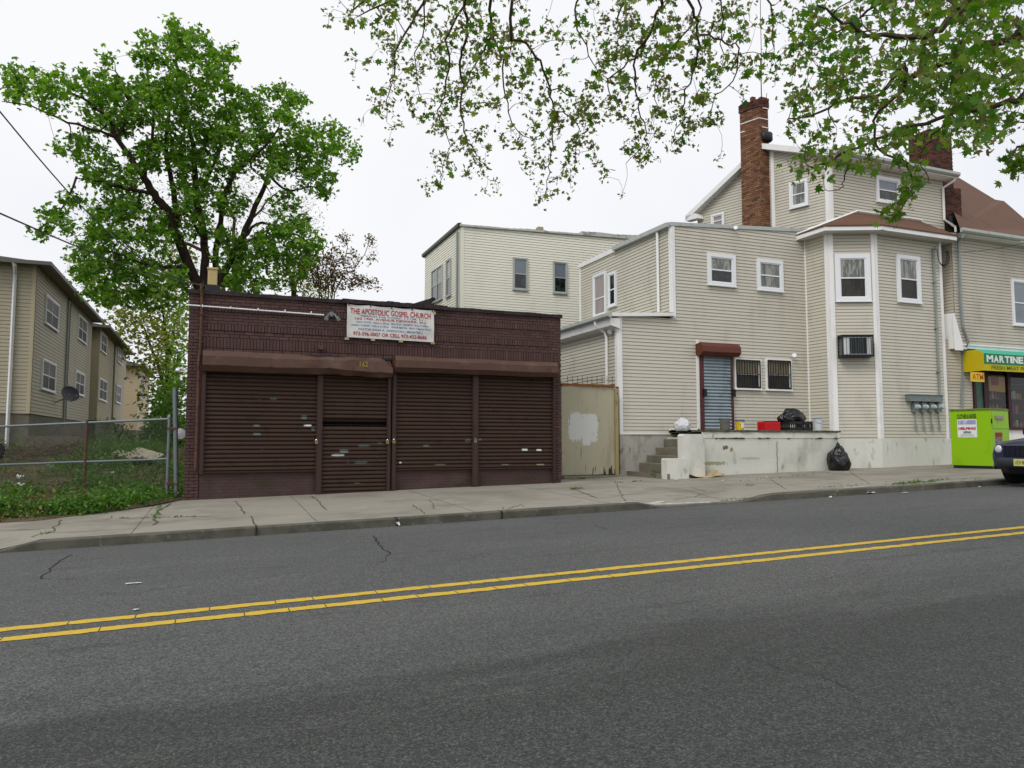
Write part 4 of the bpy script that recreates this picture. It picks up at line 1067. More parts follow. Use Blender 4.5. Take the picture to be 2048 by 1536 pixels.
for k,u in enumerate((1832,1848,1864,1879)):
    s=f3.hit(u,815,.1)[0]; z1m=f3.hit(u,806,.1)[1]; z0m=f3.hit(u,824,.1)[1]; w=.11
    mb=MB(); mb.pbox(f3,s-w,s+w*.8,z0m,z1m,.02,.12); mb.pbox(f3,s-.04,s+.04,z1m,zB_,.03,.09); m1=obj('meter_box',mb,M['greymetal'],me_)
    mb=MB(); c=f3.pt(s,(z0m+z1m)/2+.02,.12); mb.lathe(c,[(.085,-.0),(.085,-.03),(.07,-.05),(.065,-.11),(.045,-.13)],16,0,'y'); obj('meter_dial',mb,M['meterglass'],m1,smooth=False)
    mb=MB(); zq=f3.hit(u,860,.06)[1]; j=.03*(k-1); mb.tube([f3.pt(s,z0m,.06),f3.pt(s+.0,z0m-.35,.06),f3.pt(s+.03,z0m-.5,.06),f3.pt(s+.03,zq,.06)],.022,8); mb.tube([f3.pt(s+.03,zq+.0,.06),f3.pt(s+.03,zq+.14,.06)],.035,8)
    obj('meter_conduit',mb,M['greypipe'],me_)
st=f3.hit(1866,500,.05)[0]; zt_=f3.hit(1866,500,.05)[1]
mb=MB(); mb.tube([f3.pt(st,zt_,.06),f3.pt(st+.02,zT_,.06)],.035,8); mb.tube([f3.pt(st,zt_,.06),f3.pt(st,zt_+.06,.1),f3.pt(st+.06,zt_-.02,.16)],.045,8); 
for z in(6.5,5,3.6): mb.pbox(f3,st-.06,st+.07,z,z+.03,.0,.1)
obj('service_conduit',mb,M['greypipe'],me_)
mb=MB(); r=random.Random(2)
for k in range(3):
    pts=[f3.pt(st+.06,zt_,.15)]
    for j in range(9):
        an=-math.pi*.9+j/8*math.pi*1.15; pts.append(f3.pt(st+.28+(.2+k*.03)*math.cos(an),zt_-.22+(.27+.03*k)*math.sin(an),.16+.02*k))
    mb.tube(pts,.012,5)
solo('service_cable_loop',mb,M['black'],'loop of black service cable drooping beside the bay corner under its eave','cable')
mb=MB(); a=f3.pt(st+.45,zt_-.05,.16); b=PY(2060,483,14.5)
mb.tube([a+(b-a)*k/10+Vector((0,0,-.10*math.sin(math.pi*k/10))) for k in range(11)],.008,5); solo('service_cable',mb,M['black'],'thin black cable crossing the tan wall above the shop awning','cable')
mb=MB(); a=PY(1898,693,16.9); 
# ================================================================= CORNER STORE
YS2=16.9; pse=Pl(0,YS2,1,0); xsl=PY(1906,560,YS2).x
yg=17.1; pgr=Pl(0,yg,1,0)
zjut=PY(1935,690,YS2).z
stt=thing('corner_store','corner shop in a tan-sided building with brown shingle roof and green awning','building',(26,yg,.8))
zev=8.22
mb=MB(); siding(mb,pse,[rect(xsl,34,zjut,zev)]); 
xg0=PY(1897,800,yg).x; xg1=PY(1945,800,yg).x
siding(mb,pgr,[rect(xg0-.3,xg1,1.45,zjut+.2)]); 
pjl=Pl(xsl,YU+.0,0,-1); siding(mb,pjl,[rect(0,YU-YS2,zjut,zev)])
obj('wall',mb,[M['siding_store'],M['lapshade']],stt)
mb=MB(); mb.box(xsl+.02,34,YS2+.02,25,zjut+.01,zev); mb.box(xsl,34,YS2-.0,yg,zjut-.14,zjut+.0,0); obj('core',mb,M['trim'],stt)
# sloping white return at left of the jetty
mb=MB(); q0=PY(1897,640,YS2-.0); q1=PY(1912,688,YS2); mb.prism([(xsl-.25,YS2+.3,PY(1893,625,YS2).z),(xsl-.02,YS2-.02,PY(1893,625,YS2).z),(xsl+.02,YS2-.02,zjut-.14),(xsl-.25,YS2+.5,zjut-.14)],(0.1,.05,0)); 
mb.add([(xsl-.12,YS2-.02,zjut+1.0),(xsl+.0,YS2-.03,zjut+.9),(xsl+.25,YS2-.06,zjut+.02),(xsl+.25,YS2-.06,zjut-.2),(xsl-.1,YS2-.03,zjut-.2)],[(0,1,2,3,4)])
obj('jetty_trim',mb,M['trim'],stt)
mb=MB(); mb.pbox(pse,xsl,34,zjut-.02,zjut+.03,0,.04); obj('base_trim',mb,M['trim'],stt)
window(stt,pse,2023,558,2075,654,.07,'glassblue','glassblue')
# roof : hip with brown shingles
mb=MB(); y0=YS2-.4
e0=Vector((xsl-.1,y0,zev+.03)); e1=Vector((36,y0,zev+.03)); 
k0=PY(1913,348,20.); k1=PY(2012,402,22.5)
r0=Vector((PY(1912,345,21).x,21,PY(1912,345,21).z)); 
a0=PY(1868,325,30.); 
R1=PY(1990,399,30.); R2=PY(2008,402,30.); R3=PY(2075,460,27.)
mb.add([e0,e1,R3,R2,R1,a0],[(0,1,2),(0,2,3),(0,3,4),(0,4,5)])
mb.add([a0,R1,R2,R3,Vector((36,33,7)),Vector((xsl,33,7))],[(0,5,4,3,2,1)])
obj('roof',mb,M['shingle'],stt)
mb=MB(); mb.prism([e0+Vector((0,-.1,.0)),e0+Vector((0,-.1,-.09)),e0+Vector((0,-.05,-.14)),e0+Vector((0,0,-.14)),e0+Vector((0,0,.0))],(14,0,0)); obj('gutter',mb,M['trimgrey'],stt)
mb=MB(); mb.quad(e0+Vector((0,0,-.15)),e0+Vector((14,0,-.15)),(36,YS2,zev-.12),(xsl-.1,YS2,zev-.12)); obj('soffit',mb,M['trim'],stt)
dp=lambda u,v,Y:tuple(PY(u,v,Y))
downspout(stt,[dp(1927,468,YS2-.42),dp(1925,474,YS2-.4),dp(1917,482,YS2-.1),dp(1921,600,YS2-.08),dp(1926,655,YS2-.08),dp(1936,682,YS2-.08),dp(1924,715,YS2+.2),dp(1925,815,yg-.08)],.045,'greypipe')
# ground floor shopfront
zsill=PY(1990,857,yg).z; zaw=PY(2000,741,16.4).z; 
xa=PY(1946,800,yg).x; xb=PY(1966,800,yg).x; xc=PY(2014,800,yg).x; xd=PY(2022,800,yg).x
mb=MB(); mb.box(xa,34,yg,yg+.2,.2,zsill); obj('stall_riser',mb,M['trim'],stt)
MR=pbr('maroon_window_frame',(62,28,30),.5)
mb=MB(); zt=zaw+.5
for a,b in((xa,xa+.1),(xb,xb+.22),(xc,xc+.14),(PY(2060,800,yg).x,PY(2068,800,yg).x)): mb.box(a,b,yg-.06,yg+.1,zsill,zt)
mb.box(xa,30,yg-.08,yg+.1,zsill-.04,zsill+.06); mb.box(xa,30,yg-.06,yg+.1,zt-.1,zt+.6); sf=obj('shop_window',mb,MR,stt)
def glass_mat():
    m=bpy.data.materials.new('clear_shop_glass'); m.use_nodes=True; nt=NT(m.node_tree); 
    t=nt.n('ShaderNodeBsdfTransparent'); g=nt.n('ShaderNodeBsdfGlossy',Roughness=.03); fr_=nt.n('ShaderNodeFresnel',IOR=1.45)
    mx=nt.n('ShaderNodeMixShader'); nt.L(fr_.outputs[0],mx.inputs[0]); nt.L(t.outputs[0],mx.inputs[1]); nt.L(g.outputs[0],mx.inputs[2])
    nt.L(mx.outputs[0],m.node_tree.nodes['Material Output'].inputs[0]); t.inputs[0].default_value=(.8,.85,.85,1); return m
GM=glass_mat()
mb=MB(); mb.quad((xb+.22,yg-.01,zsill),(30,yg-.01,zsill),(30,yg-.01,zt),(xb+.22,yg-.01,zt)); obj('pane',mb,GM,sf)
mb=MB(); mb.quad((xa+.1,yg-.012,zsill),(xb,yg-.012,zsill),(xb,yg-.012,zt),(xa+.1,yg-.012,zt),0)
r=random.Random(5); z=zt-.65
for ln in('open daily','groceries','cold cuts','lottery','phone cards','food'): 
    pass
obj('side_panel',mb,pbr('green_poster_panel',(58,98,86),.4,[((40,70,62),3,.45,.7,(1,1,1),.6),((150,190,180),16,.63,.68,(.6,1,3),.8)]),sf)
mb=MB(); 
mb.box(xb,31,yg+1.1,yg+1.15,zsill-.2,zt+.4); 
for z in(zsill+.02,zsill+.52,zsill+1.0,zsill+1.5): mb.box(xb+.1,31,yg+.15,yg+.6,z,z+.03,1)
mb.box(xb,31,yg+.2,yg+1.1,zt+.3,zt+.35); 
sh=obj('display_shelf',mb,[M['darkplastic'],M['greymetal']],sf)
gm=[pbr('goods_'+n,c,.5) for n,c in(('red',(170,50,50)),('amber',(210,160,70)),('green',(70,130,80)),('pale',(190,190,180)),('blue',(60,90,150)),('pink',(210,110,120)))]
mb=MB()
for z in(zsill+.05,zsill+.55,zsill+1.03):
    x=xb+.3
    while x<27.5:
        w=r.uniform(.06,.16); h=r.uniform(.14,.34); k=r.randrange(6); y=yg+r.uniform(.2,.35)
        if r.random()<.5: mb.lathe((x+w/2,y,z),[(w/2,0),(w/2,h*.65),(w/5,h*.85),(w/5,h)],8,k)
        else: mb.box(x,x+w,y,y+.12,z,z+h,k)
        x+=w+.02
obj('goods',mb,gm,sh)
mb=MB(); a=PY(1976,750,yg+.05); b=PY(2011,783,yg+.05)
mb.quad((a.x,yg+.04,b.z),(b.x,yg+.04,b.z-.03),(b.x,yg+.04,a.z),(a.x,yg+.04,a.z+.02),0); mb.quad((a.x+.12,yg+.035,b.z+.2),(b.x-.35,yg+.035,b.z+.2),(b.x-.35,yg+.035,a.z-.05),(a.x+.12,yg+.035,a.z-.05),1)
obj('window_poster',mb,[gm[1],gm[0]],sf)
# awning
xw=PY(1929,720,yg-.6).x
ya0=16.35; xaw=PY(1969,720,ya0).x
aw=thing('shop_awning','green and yellow cloth awning with white block lettering over the corner shop','awning',(xaw+2,ya0,zaw))
zA0=PY(1972,741,ya0).z; zA1=PY(1972,698,ya0).z
yw0=yg-.02
sec=[(yw0,zA0+.0),(ya0,zA0),(ya0,zA0+(zA1-zA0)*.80),(ya0+.22,zA1),(yw0,zA1+.0)]
xaL=xaw-.03
mb=MB(); mb.add([(xaL,y,z) for y,z in sec],[(4,3,2,1,0)]); mb.add([(xaL+.005,y,z) for y,z in sec],[tuple(range(5))]); obj('end_cap',mb,M['yellowcloth'],aw)
L_=10
mb=MB(); zl=PY(1975,730,ya0).z; zl2=PY(1975,733,ya0).z
zgb=zA0+(zA1-zA0)*.30
mb.quad((xaL,ya0,zA0),(xaL+L_,ya0,zA0),(xaL+L_,ya0,zgb),(xaL,ya0,zgb)); obj('valance',mb,M['yellowcloth'],aw)
mb=MB(); mb.quad((xaL,ya0,zgb),(xaL+L_,ya0,zgb),(xaL+L_,ya0,sec[2][1]),(xaL,ya0,sec[2][1])); obj('front_cloth',mb,M['greencloth'],aw)
mb=MB(); mb.quad((xaL,ya0,sec[2][1]),(xaL+L_,ya0,sec[2][1]),(xaL+L_,ya0+.22,zA1),(xaL,ya0+.22,zA1)); mb.quad((xaL,ya0+.22,zA1),(xaL+L_,ya0+.22,zA1),(xaL+L_,yw0,zA1+.12),(xaL,yw0,zA1+.12)); obj('top_cloth',mb,M['tealcloth'],aw)
mb=MB(); pa=Pl(0,ya0-.006,1,0)
xq0=PY(1973,720,ya0).x; xq1=PY(2047,720,ya0).x
ax_=xq0
for k,chh in enumerate('MARTINEZ'):
    w=(xq1-xq0)/6.65; ww=w*(1.2 if chh=='M' else .42 if chh=='I' else .92); a=ax_; ax_+=ww+w*.06
    fontmesh(mb,chh,pa,a,a+ww*.97,zgb+.07,sec[2][1]-.05,0,bold=.045)
obj('lettering',mb,M['whiteink'],aw)
mb=MB(); fontmesh(mb,'FRESH MEAT PRODUCE',pa,PY(1983,740,ya0).x,PY(2085,740,ya0).x,zA0+.05,zgb-.03,0,bold=.02); obj('small_lettering',mb,pbr('green_small_lettering',(80,120,20),.6),aw)
mb=MB(); a=PY(1936,742,yg-.4); Yq=16.45; a=PY(1942,744,Yq); b=PY(1969,764,Yq)
mb.box(a.x,b.x,Yq,Yq+.03,b.z,a.z); pt=Pl(0,Yq-.004,1,0); mb2=MB()
fontmesh(mb,'ATM',pt,a.x+.04,b.x-.04,b.z+.06,a.z-.05,0,1,bold=.02)
solo('atm_sign',mb,[M['yellowplastic'],pbr('orange_lettering',(200,90,30),.6)],'small yellow ATM sign hanging under the awning end','sign')
# second chimney between the roofs
cy=18.75; c0=PY(1862,420,cy).x; c1=PY(1911,420,cy).x
c2=thing('brick_chimney','dark red brick chimney with tarred foot between the two house roofs','chimney',((c0+c1)/2,cy,8))
mb=MB(); zc=PY(1885,262,cy).z; zm1=PY(1885,375,cy).z; zfoot=PY(1885,440,cy).z
mb.box(c0+.12,c1-.03,cy+.012,cy+.9,7.,zc-.02,1); mb.box(c0+.1,c1+.1,cy-.15,cy+.95,7,zm1-.02,1)
bricks(mb,Pl(0,cy,1,0),c0+.1,c1-.02,zm1-.1,zc,rs=31,dep=.04); bricks(mb,Pl(0,cy-.16,1,0),c0+.08,c1+.12,zfoot,zm1,rs=32,dep=.04); bricks(mb,Pl(c0+.1,cy+.9,0,-1),0,.9,zm1,zc,rs=33,dep=.04)
obj('stack',mb,[M['brickdark'],M['mortardark']],c2)
mb=MB(); mb.bbox_bev(c0+.62,c1+.2,cy-.28,cy+.9,zfoot-.3,zfoot+.12,.08); obj('tar_flashing',mb,M['tar'],c2)
# ================================================================= CREAM BUILDING BEHIND
YC=30.; pc=Pl(0,YC,1,0); xc0=PY(920,560,YC).x
cb=thing('cream_building','pale cream flat-roofed house rising behind the maroon shopfront','building',(xc0+4,YC,1))
zc0_=PY(920,452,YC).z; zc1_=PY(1265,477,YC).z; xc1=PY(1290,477,YC).x
mb=MB(); siding(mb,pc,[[(xc0,1),(xc1,1),(xc1,zc1_),(xc0,zc0_)]],pitch=.115)
yc2=PX(850,560,xc0).y; pcl_=Pl(xc0,yc2,0,-1); zq=PX(850,512,xc0).z
siding(mb,pcl_,[[(0,1),(yc2-YC,1),(yc2-YC,zc0_),(0,zq)]],pitch=.115); obj('wall',mb,[M['siding_cream'],M['lapshade']],cb)
mb=MB(); mb.box(xc0+.05,xc1,YC+.05,yc2-.1,1,10.3); obj('core',mb,M['darkplastic'],cb)
mb=MB(); n=30
for k in range(n):
    t=k/n;t2=(k+1)/n; a=xc0-.05+(xc1-xc0)*t;b=xc0-.05+(xc1-xc0)*t2; z=zc0_+(zc1_-zc0_)*t
    mb.box(a,b,YC-.1,YC+.2,z-.02,z+.06+.05*noise.noise(Vector((a*.9,0,0)))*1+(.1 if t>.6 else 0))
obj('coping',mb,pbr('worn_white_coping',(190,192,184),.6,[((120,122,118),3,.5,.65,(1,1,1),.7)]),cb)
mb=MB(); n=12
for k in range(n):
    t=k/n;t2=(k+1)/n; L=yc2-YC+.3
    mb.add([(xc0-.14,YC-.1+L*t,zc0_+.1+(zq-zc0_)*t+.0),(xc0-.14,YC-.1+L*t2,zc0_+.1+(zq-zc0_)*t2),(xc0+.05,YC-.1+L*t2,zc0_+.13+(zq-zc0_)*t2),(xc0+.05,YC-.1+L*t,zc0_+.13+(zq-zc0_)*t),
            (xc0-.12,YC-.1+L*t,zc0_-.02+(zq-zc0_)*t),(xc0-.12,YC-.1+L*t2,zc0_-.02+(zq-zc0_)*t2),(xc0+.0,YC-.1+L*t2,zc0_-.08+(zq-zc0_)*t2),(xc0+.0,YC-.1+L*t,zc0_-.08+(zq-zc0_)*t)],[(0,1,2,3),(4,5,1,0),(7,6,5,4)])
obj('eave',mb,pbr('dark_metal_eave',(88,86,80),.5),cb)
corner(cb,pc,xc0+.08,1,zc0_-.02,.16,'siding_cream'); 
q=PX(914,560,xc0-.08); downspout(cb,[(xc0-.08,q.y,zc0_-.2),(xc0-.08,q.y,3)],.05,'greypipe')
window(cb,pc,1026,514,1056,581,.06,'glassblue','glass',frame='trimgrey'); window(cb,pc,1106,522,1135,588,.06,'glassblue','glass',frame='trimgrey')
window(cb,pcl_,863,543,873,602,.05,'glassgrey','glass',frame='trimgrey'); window(cb,pcl_,873.4,536,884,597,.05,'glassgrey','glass',frame='trimgrey'); window(cb,pcl_,892,523,901,590,.05,'glassgrey','glass',frame='trimgrey')
mb=MB(); a=PY(1082,458,YC+1.); mb.bbox_bev(a.x-.15,a.x+.14,YC+1,YC+1.3,a.z-.6,a.z+.12,.03); mb.bbox_bev(a.x+.14,a.x+.3,YC+1,YC+1.3,a.z-.6,a.z-.02,.03); obj('roof_vent',mb,M['card'],cb)
# dark low roof glimpsed between banner top and cream building
mb=MB(); a=PY(830,612,34.); b=PY(850,602,34.)
mb.prism([(a.x-1.2,34,a.z-.3),(b.x+3,34,a.z-.3),(b.x+3,34,b.z+1.2),(b.x,34,b.z+.05)],(0,5,0)); obj('roof',mb,M['shingledark'],None)
bpy.data.objects['roof.002' if 'roof.002' in bpy.data.objects else 'roof'] 
o=[x for x in bpy.data.objects if x.name.startswith('roof') and x.parent is None][0]; o.name='rear_roof'; tag(o,'sliver of dark shingle roof left of the cream building, above the banner','roof')
# ================================================================= LEFT HOUSES
def house(name_label,cat,X,Yf,Yb_,zb,ze,wall,found_z,wins,roofm='shingledark',front=True,xw=8,hip=2.6,rise=1.7,recess=(),nogut=False,ov=.45):
    root=thing('townhouse',name_label,cat,(X-xw/2,Yf,found_z),group='beige townhouses beyond the vacant lot')
    ps=Pl(X,Yf,0,1); L=Yb_-Yf; pfr=Pl(X-xw,Yf,1,0)
    mb=MB()
    segs=[]; last=0
    rc=sorted([(a-Yf,b-Yf) for a,b in recess])
    for a,b in rc: segs.append((last,a)); last=b
    segs.append((last,L))
    for a,b in segs: siding(mb,ps,[rect(a,b,zb,ze)],pitch=.13)
    siding(mb,pfr,[rect(0,xw,zb,ze)],pitch=.13)
    w=obj('wall',mb,[M[wall],M['lapshade']],root)
    if rc:
        mb=MB()
        for a,b in rc:
            siding(mb,Pl(X-.9,Yf,0,1),[rect(a,b,zb,ze)],pitch=.13); siding(mb,Pl(X-.9,Yf+b,1,0),[rect(0,.9,zb,ze)],pitch=.13)
        obj('recess_wall',mb,[M[wall],M['lapshade']],root)
    mb=MB(); mb.box(X-xw+.1,X-1.0,Yf+.1,Yb_-.1,found_z,ze-.1); obj('core',mb,M['darkplastic'],root)
    mb=MB(); mb.box(X-xw,X-.03,Yf+.03,Yb_,found_z-.8,zb); obj('foundation',mb,M['concrete'],root)
    # hip roof
    a=[(X-xw-ov,Yf-ov),(X+ov,Yf-ov),(X+ov,Yb_+ov),(X-xw-ov,Yb_+ov)]; cx=X-xw/2
    mb=MB(); mb.add([(x,y,ze+.02) for x,y in a]+[(cx,Yf+hip,ze+rise),(cx,Yb_-hip,ze+rise)],[(0,1,4),(1,2,5,4),(2,3,5),(3,0,4,5)]); obj('roof',mb,M[roofm],root)
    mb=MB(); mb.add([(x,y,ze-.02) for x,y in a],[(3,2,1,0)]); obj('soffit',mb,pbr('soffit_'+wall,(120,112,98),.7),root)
    mb=MB()
    mb.box(X-xw-ov,X+ov+.08,Yf-ov-.1,Yf-ov,ze-.08,ze+.05); mb.box(X+ov,X+ov+.08,Yf-ov,Yb_+ov,ze-.08,ze+.05); obj('gutter',mb,pbr('gutter_'+wall,(104,104,98),.5),root)
    for wn in wins: window(root,ps,*wn[:4],cas=.05,upper=wn[4] if len(wn)>4 else 'glassmid',lower=wn[5] if len(wn)>5 else 'glassdull',mull=True)
    return root,ps,pfr
XH=-5.83
Y1=PX(66,700,XH).y; Y1b=PX(182,700,XH).y
ra,rb_=PX(131,700,XH).y,PX(138,700,XH).y
h1,ps1,pf1=house('nearest beige townhouse at the photo edge with white downspout and charcoal hip roof','house',XH,Y1,Y1b,2.36,7.62,'siding_house',1.,[(93,588,116,664),(86,716,110,786),(158,628,173,690),(152,740,168,793)],recess=[(ra,rb_)],xw=9,rise=1.25,hip=4)
p=PY(37,548,Y1-.1); downspout(h1,[(p.x-.1,Y1-.5,7.6),(p.x-.05,Y1-.45,7.45),(p.x-.1,Y1-.1,7.2),(p.x-.1,Y1-.1,1.0)],.06,'white_pvc')
corner(h1,pf1,9-.06,2.36,7.6,.12,'siding_house2'); 
Y2=PX(187,700,XH).y+.4; Y2b=PX(246,700,XH).y
ra,rb_=PX(219.5,700,XH).y,PX(223,700,XH).y
XH2=XH+.22
h2,ps2,_=house('second beige townhouse, with one black open window frame','house',XH+.22,Y2,Y2b,2.5,7.5,'siding_house2',1.2,[(203,663,213,710),(200,755,213,804,'black','black'),(236,692,244,730),(233,768,241,808)],recess=[(ra,rb_)],xw=9,rise=1.4,hip=4)
for hh,pl_,Y_,Yb2 in((h1,ps1,PX(131,700,XH).y,Y1b),(h2,ps2,PX(219.5,700,XH).y,Y2b)): downspout(hh,[(XH+.08,Y_-.15,7.4),(XH+.08,Y_-.15,2)],.05,'greypipe')
X3=XH+.55
q=PX(276,760,X3)
h3,ps3,_=house('farthest sandy townhouse with grey gutter, seen end-on behind the others','house',X3,q.y,PX(299,760,X3).y,2.2,PX(276,730,X3).z,'siding_far',1.2,[(284,745,287,800)],xw=9,rise=1.5,hip=4)
# dish
dsh=thing('satellite_dish','dark grey satellite dish on a short arm at the nearest townhouse wall','satellite dish',PX(141,790,XH+.1))
c=PX(140,788,XH+.55)
nrm=Vector((.55,-.75,.35)).normalized(); e1=nrm.cross(Vector((0,0,1))).normalized(); e2=e1.cross(nrm)
mb=MB(); vs=[c-nrm*.06]; R_=.34
for r_,dd in((.12,-.05),(.24,-.02),(R_,.03)):
    for j in range(20): an=2*math.pi*j/20; vs.append(c+e1*math.cos(an)*r_*1.05+e2*math.sin(an)*r_+nrm*dd)
mb.add(vs,[(0,1+j,1+(j+1)%20) for j in range(20)]+[(1+k*20+j,1+(k+1)*20+j,1+(k+1)*20+(j+1)%20,1+k*20+(j+1)%20) for k in range(2) for j in range(20)])
obj('dish',mb,pbr('dish_grey',(66,66,70),.5),dsh,smooth=True)
mb=MB(); mb.tube([c-nrm*.05,c-nrm*.2+Vector((-.1,.1,-.1)),(XH,c.y+.2,c.z-.35)],.025,6); mb.tube([c-e2*R_,c-e2*R_*.7+nrm*.4],.015,5); mb.bbox_bev(*[f(k) for k in range(3) for f in (lambda k:(c-e2*R_*.7+nrm*.4)[k]-.04,lambda k:(c-e2*R_*.7+nrm*.4)[k]+.04)],.01)
obj('arm',mb,M['galv'],dsh)
# ================================================================= LEAVES AND TREES
def leaf_mesh(name,C_,size,kind,mat,parent=None,seed=1,up=.35,kindattr=None):
    r=np.random.default_rng(seed); n=len(C_)
    if kind=='star':   # lobed plane leaf outline
        an=np.radians([90,66,40,20,2,-30,-60,-90,-120,-150,178,160,140,114]); ra=np.array([1,.5,.85,.42,.8,.38,.5,.32,.5,.38,.8,.42,.85,.5])
        base=np.stack([ra*np.cos(an),ra*np.sin(an)],1)*.5
    elif kind=='maple':
        an=np.radians([90,55,20,-30,-90,-150,160,125]); ra=np.array([1,.45,.9,.6,.3,.6,.9,.45]); base=np.stack([ra*np.cos(an),ra*np.sin(an)],1)*.5
    else:
        base=np.array([[0,-.5],[.26,-.05],[0,.5],[-.26,-.05]])
    k=len(base)
    N_=r.normal(size=(n,3)); N_[:,2]=np.abs(N_[:,2])*1+up; N_/=np.linalg.norm(N_,axis=1)[:,None]
    T=r.normal(size=(n,3)); T-= (T*N_).sum(1)[:,None]*N_; T/=np.linalg.norm(T,axis=1)[:,None]
    Bv=np.cross(N_,T)
    s=np.asarray(size).reshape(-1,1,1)
    V=C_[:,None,:]+s*(base[None,:,0:1]*T[:,None,:]+base[None,:,1:2]*Bv[:,None,:])
    cup=-(base**2).sum(1)*.9
    V=V+s*cup[None,:,None]*N_[:,None,:]*r.uniform(-.2,1,(n,1,1))
    V=V.reshape(-1,3); ff=np.arange(n*k)
    return fast_obj(name,V,ff,np.full(n,k),mat,parent,kind=kindattr)
class Tree:
    def __init__(s,seed): s.P=[];s.R=[];s.mb=MB();s.r=random.Random(seed);s.tips=[]
    def limb(s,pts,r0,r1,sides=7,jit=.0,sub=4):
        pts=[Vector(p) for p in pts]; out=[]
        for i in range(len(pts)-1):
            a=pts[max(i-1,0)];b=pts[i];c=pts[i+1];d=pts[min(i+2,len(pts)-1)]
            for k in range(sub):
                t=k/sub; t2=t*t;t3=t2*t
                out.append(.5*((2*b)+(c-a)*t+(2*a-5*b+4*c-d)*t2+(3*b-a-3*c+d)*t3))
        out.append(pts[-1])
        if jit: out=[p+Vector([s.r.gauss(0,jit) for _ in range(3)]) for p in out]
        n=len(out); rad=[r0+(r1-r0)*(i/(n-1)) for i in range(n)]
        s.mb.tube(out,rad,sides); s.P+=out; s.R+=rad; return out
    def attach(s,targets,r0=.02,r1=.004,sides=4,sag=.0,seg=4,wig=.06,maxn=None,order=None):
        P=np.array([tuple(p) for p in s.P]); R=np.array(s.R)
        T=[Vector(t) for t in targets]
        dist=[min(np.linalg.norm(P-np.array(t),axis=1)) for t in T]
        res=[]
        buf=P; 
        for i in np.argsort(dist):
            t=T[i]; d=np.linalg.norm(buf-np.array(t),axis=1); j=int(np.argmin(d)); a=Vector(buf[j]); L=(t-a).length
            if L<.02: res.append((i,[a,t])); continue
            rs=min(r0,R[j]*.75); path=[a]
            w=Vector([s.r.gauss(0,1) for _ in range(3)])*wig*L
            for k in range(1,seg+1):
                f=k/seg; p=a+(t-a)*f+w*math.sin(math.pi*f)+Vector((0,0,sag*L*math.sin(math.pi*f)))
                path.append(p)
            re=max(r1,rs*.45); rad=[rs+(re-rs)*k/seg for k in range(seg+1)]
            s.mb.tube(path,rad,sides,caps=False)
            buf=np.vstack([buf,np.array([tuple(p) for p in path[1:]])]); R=np.concatenate([R,rad[1:]])
            res.append((i,path))
        s.P=[Vector(p) for p in buf]; s.R=list(R); return res
def zz(x,y,k=2.4775): return x/k,y/k
# ---- the big maple behind the shopfront
YM=27.
mt=thing('maple_tree','tall dark green maple with spreading dark limbs behind the maroon shopfront','tree',(PY(432,560,YM).x,YM,.9))
T=Tree(11)
def pp(z,Y): 
    u,v=zz(*z); return PY(u,v,Y)
base=Vector((PY(430,575,YM).x,YM,.9)); fork=pp((1020,1500),YM)
T.limb([base,base+Vector((.05,0,1.6)),fork],.34,.27,12)
def L_(zp,Y0,Y1_,r0,r1,jit=.02,pre=None):
    n=len(zp); pts=[pp(z,Y0+(Y1_-Y0)*i/(n-1)) for i,z in enumerate(zp)]
    if pre: pts=[pre]+pts
    return T.limb(pts,r0,r1,8,jit)
L_([(985,1420),(900,1230),(830,1050),(760,960),(700,860),(650,790),(570,680)],YM,YM-1,.20,.075,pre=fork)
L_([(570,680),(490,650),(330,600),(150,530),(10,500)],YM-1,YM-2,.055,.012)
L_([(570,680),(545,600),(480,540),(400,480),(350,460)],YM-1,YM-1.5,.07,.025)
L_([(890,1120),(870,1000),(840,860),(825,700),(840,520),(830,380)],YM-.2,YM+.6,.11,.03)
L_([(1010,1410),(1015,1210),(975,1000),(965,760),(930,600),(890,380),(850,150)],YM,YM+1,.17,.02,pre=fork)
L_([(1060,1400),(1070,1250),(1090,1100),(1130,920),(1200,820),(1280,760),(1380,640)],YM+.3,YM-1,.13,.03,pre=fork)
L_([(1090,1390),(1190,1200),(1250,1060),(1310,930),(1340,850),(1440,700),(1600,650)],YM,YM+1,.14,.03,pre=fork)
L_([(945,1310),(860,1320),(740,1318),(620,1270),(520,1240)],YM-.1,YM-2,.07,.02)
L_([(760,960),(620,930),(500,900),(380,880)],YM-.5,YM-1.5,.07,.02)
L_([(1190,1200),(1270,1110),(1400,1130),(1500,1180),(1580,1230)],YM,YM+1.5,.06,.02)
L_([(1330,870),(1420,940),(1520,930),(1600,920)],YM+.5,YM,.05,.02)
L_([(1015,1210),(940,1080),(900,1050)],YM,YM+1,.06,.03); L_([(975,1000),(1100,720),(1120,500),(1100,300)],YM+.5,YM+2,.07,.02)
L_([(720,880),(760,620),(740,420),(720,260)],YM-.5,YM+.5,.06,.02); L_([(570,680),(640,560),(600,420),(570,340)],YM-1,YM+.5,.05,.02)
L_([(380,880),(330,1000),(260,1080),(190,1140)],YM-1.5,YM-2.2,.035,.012)
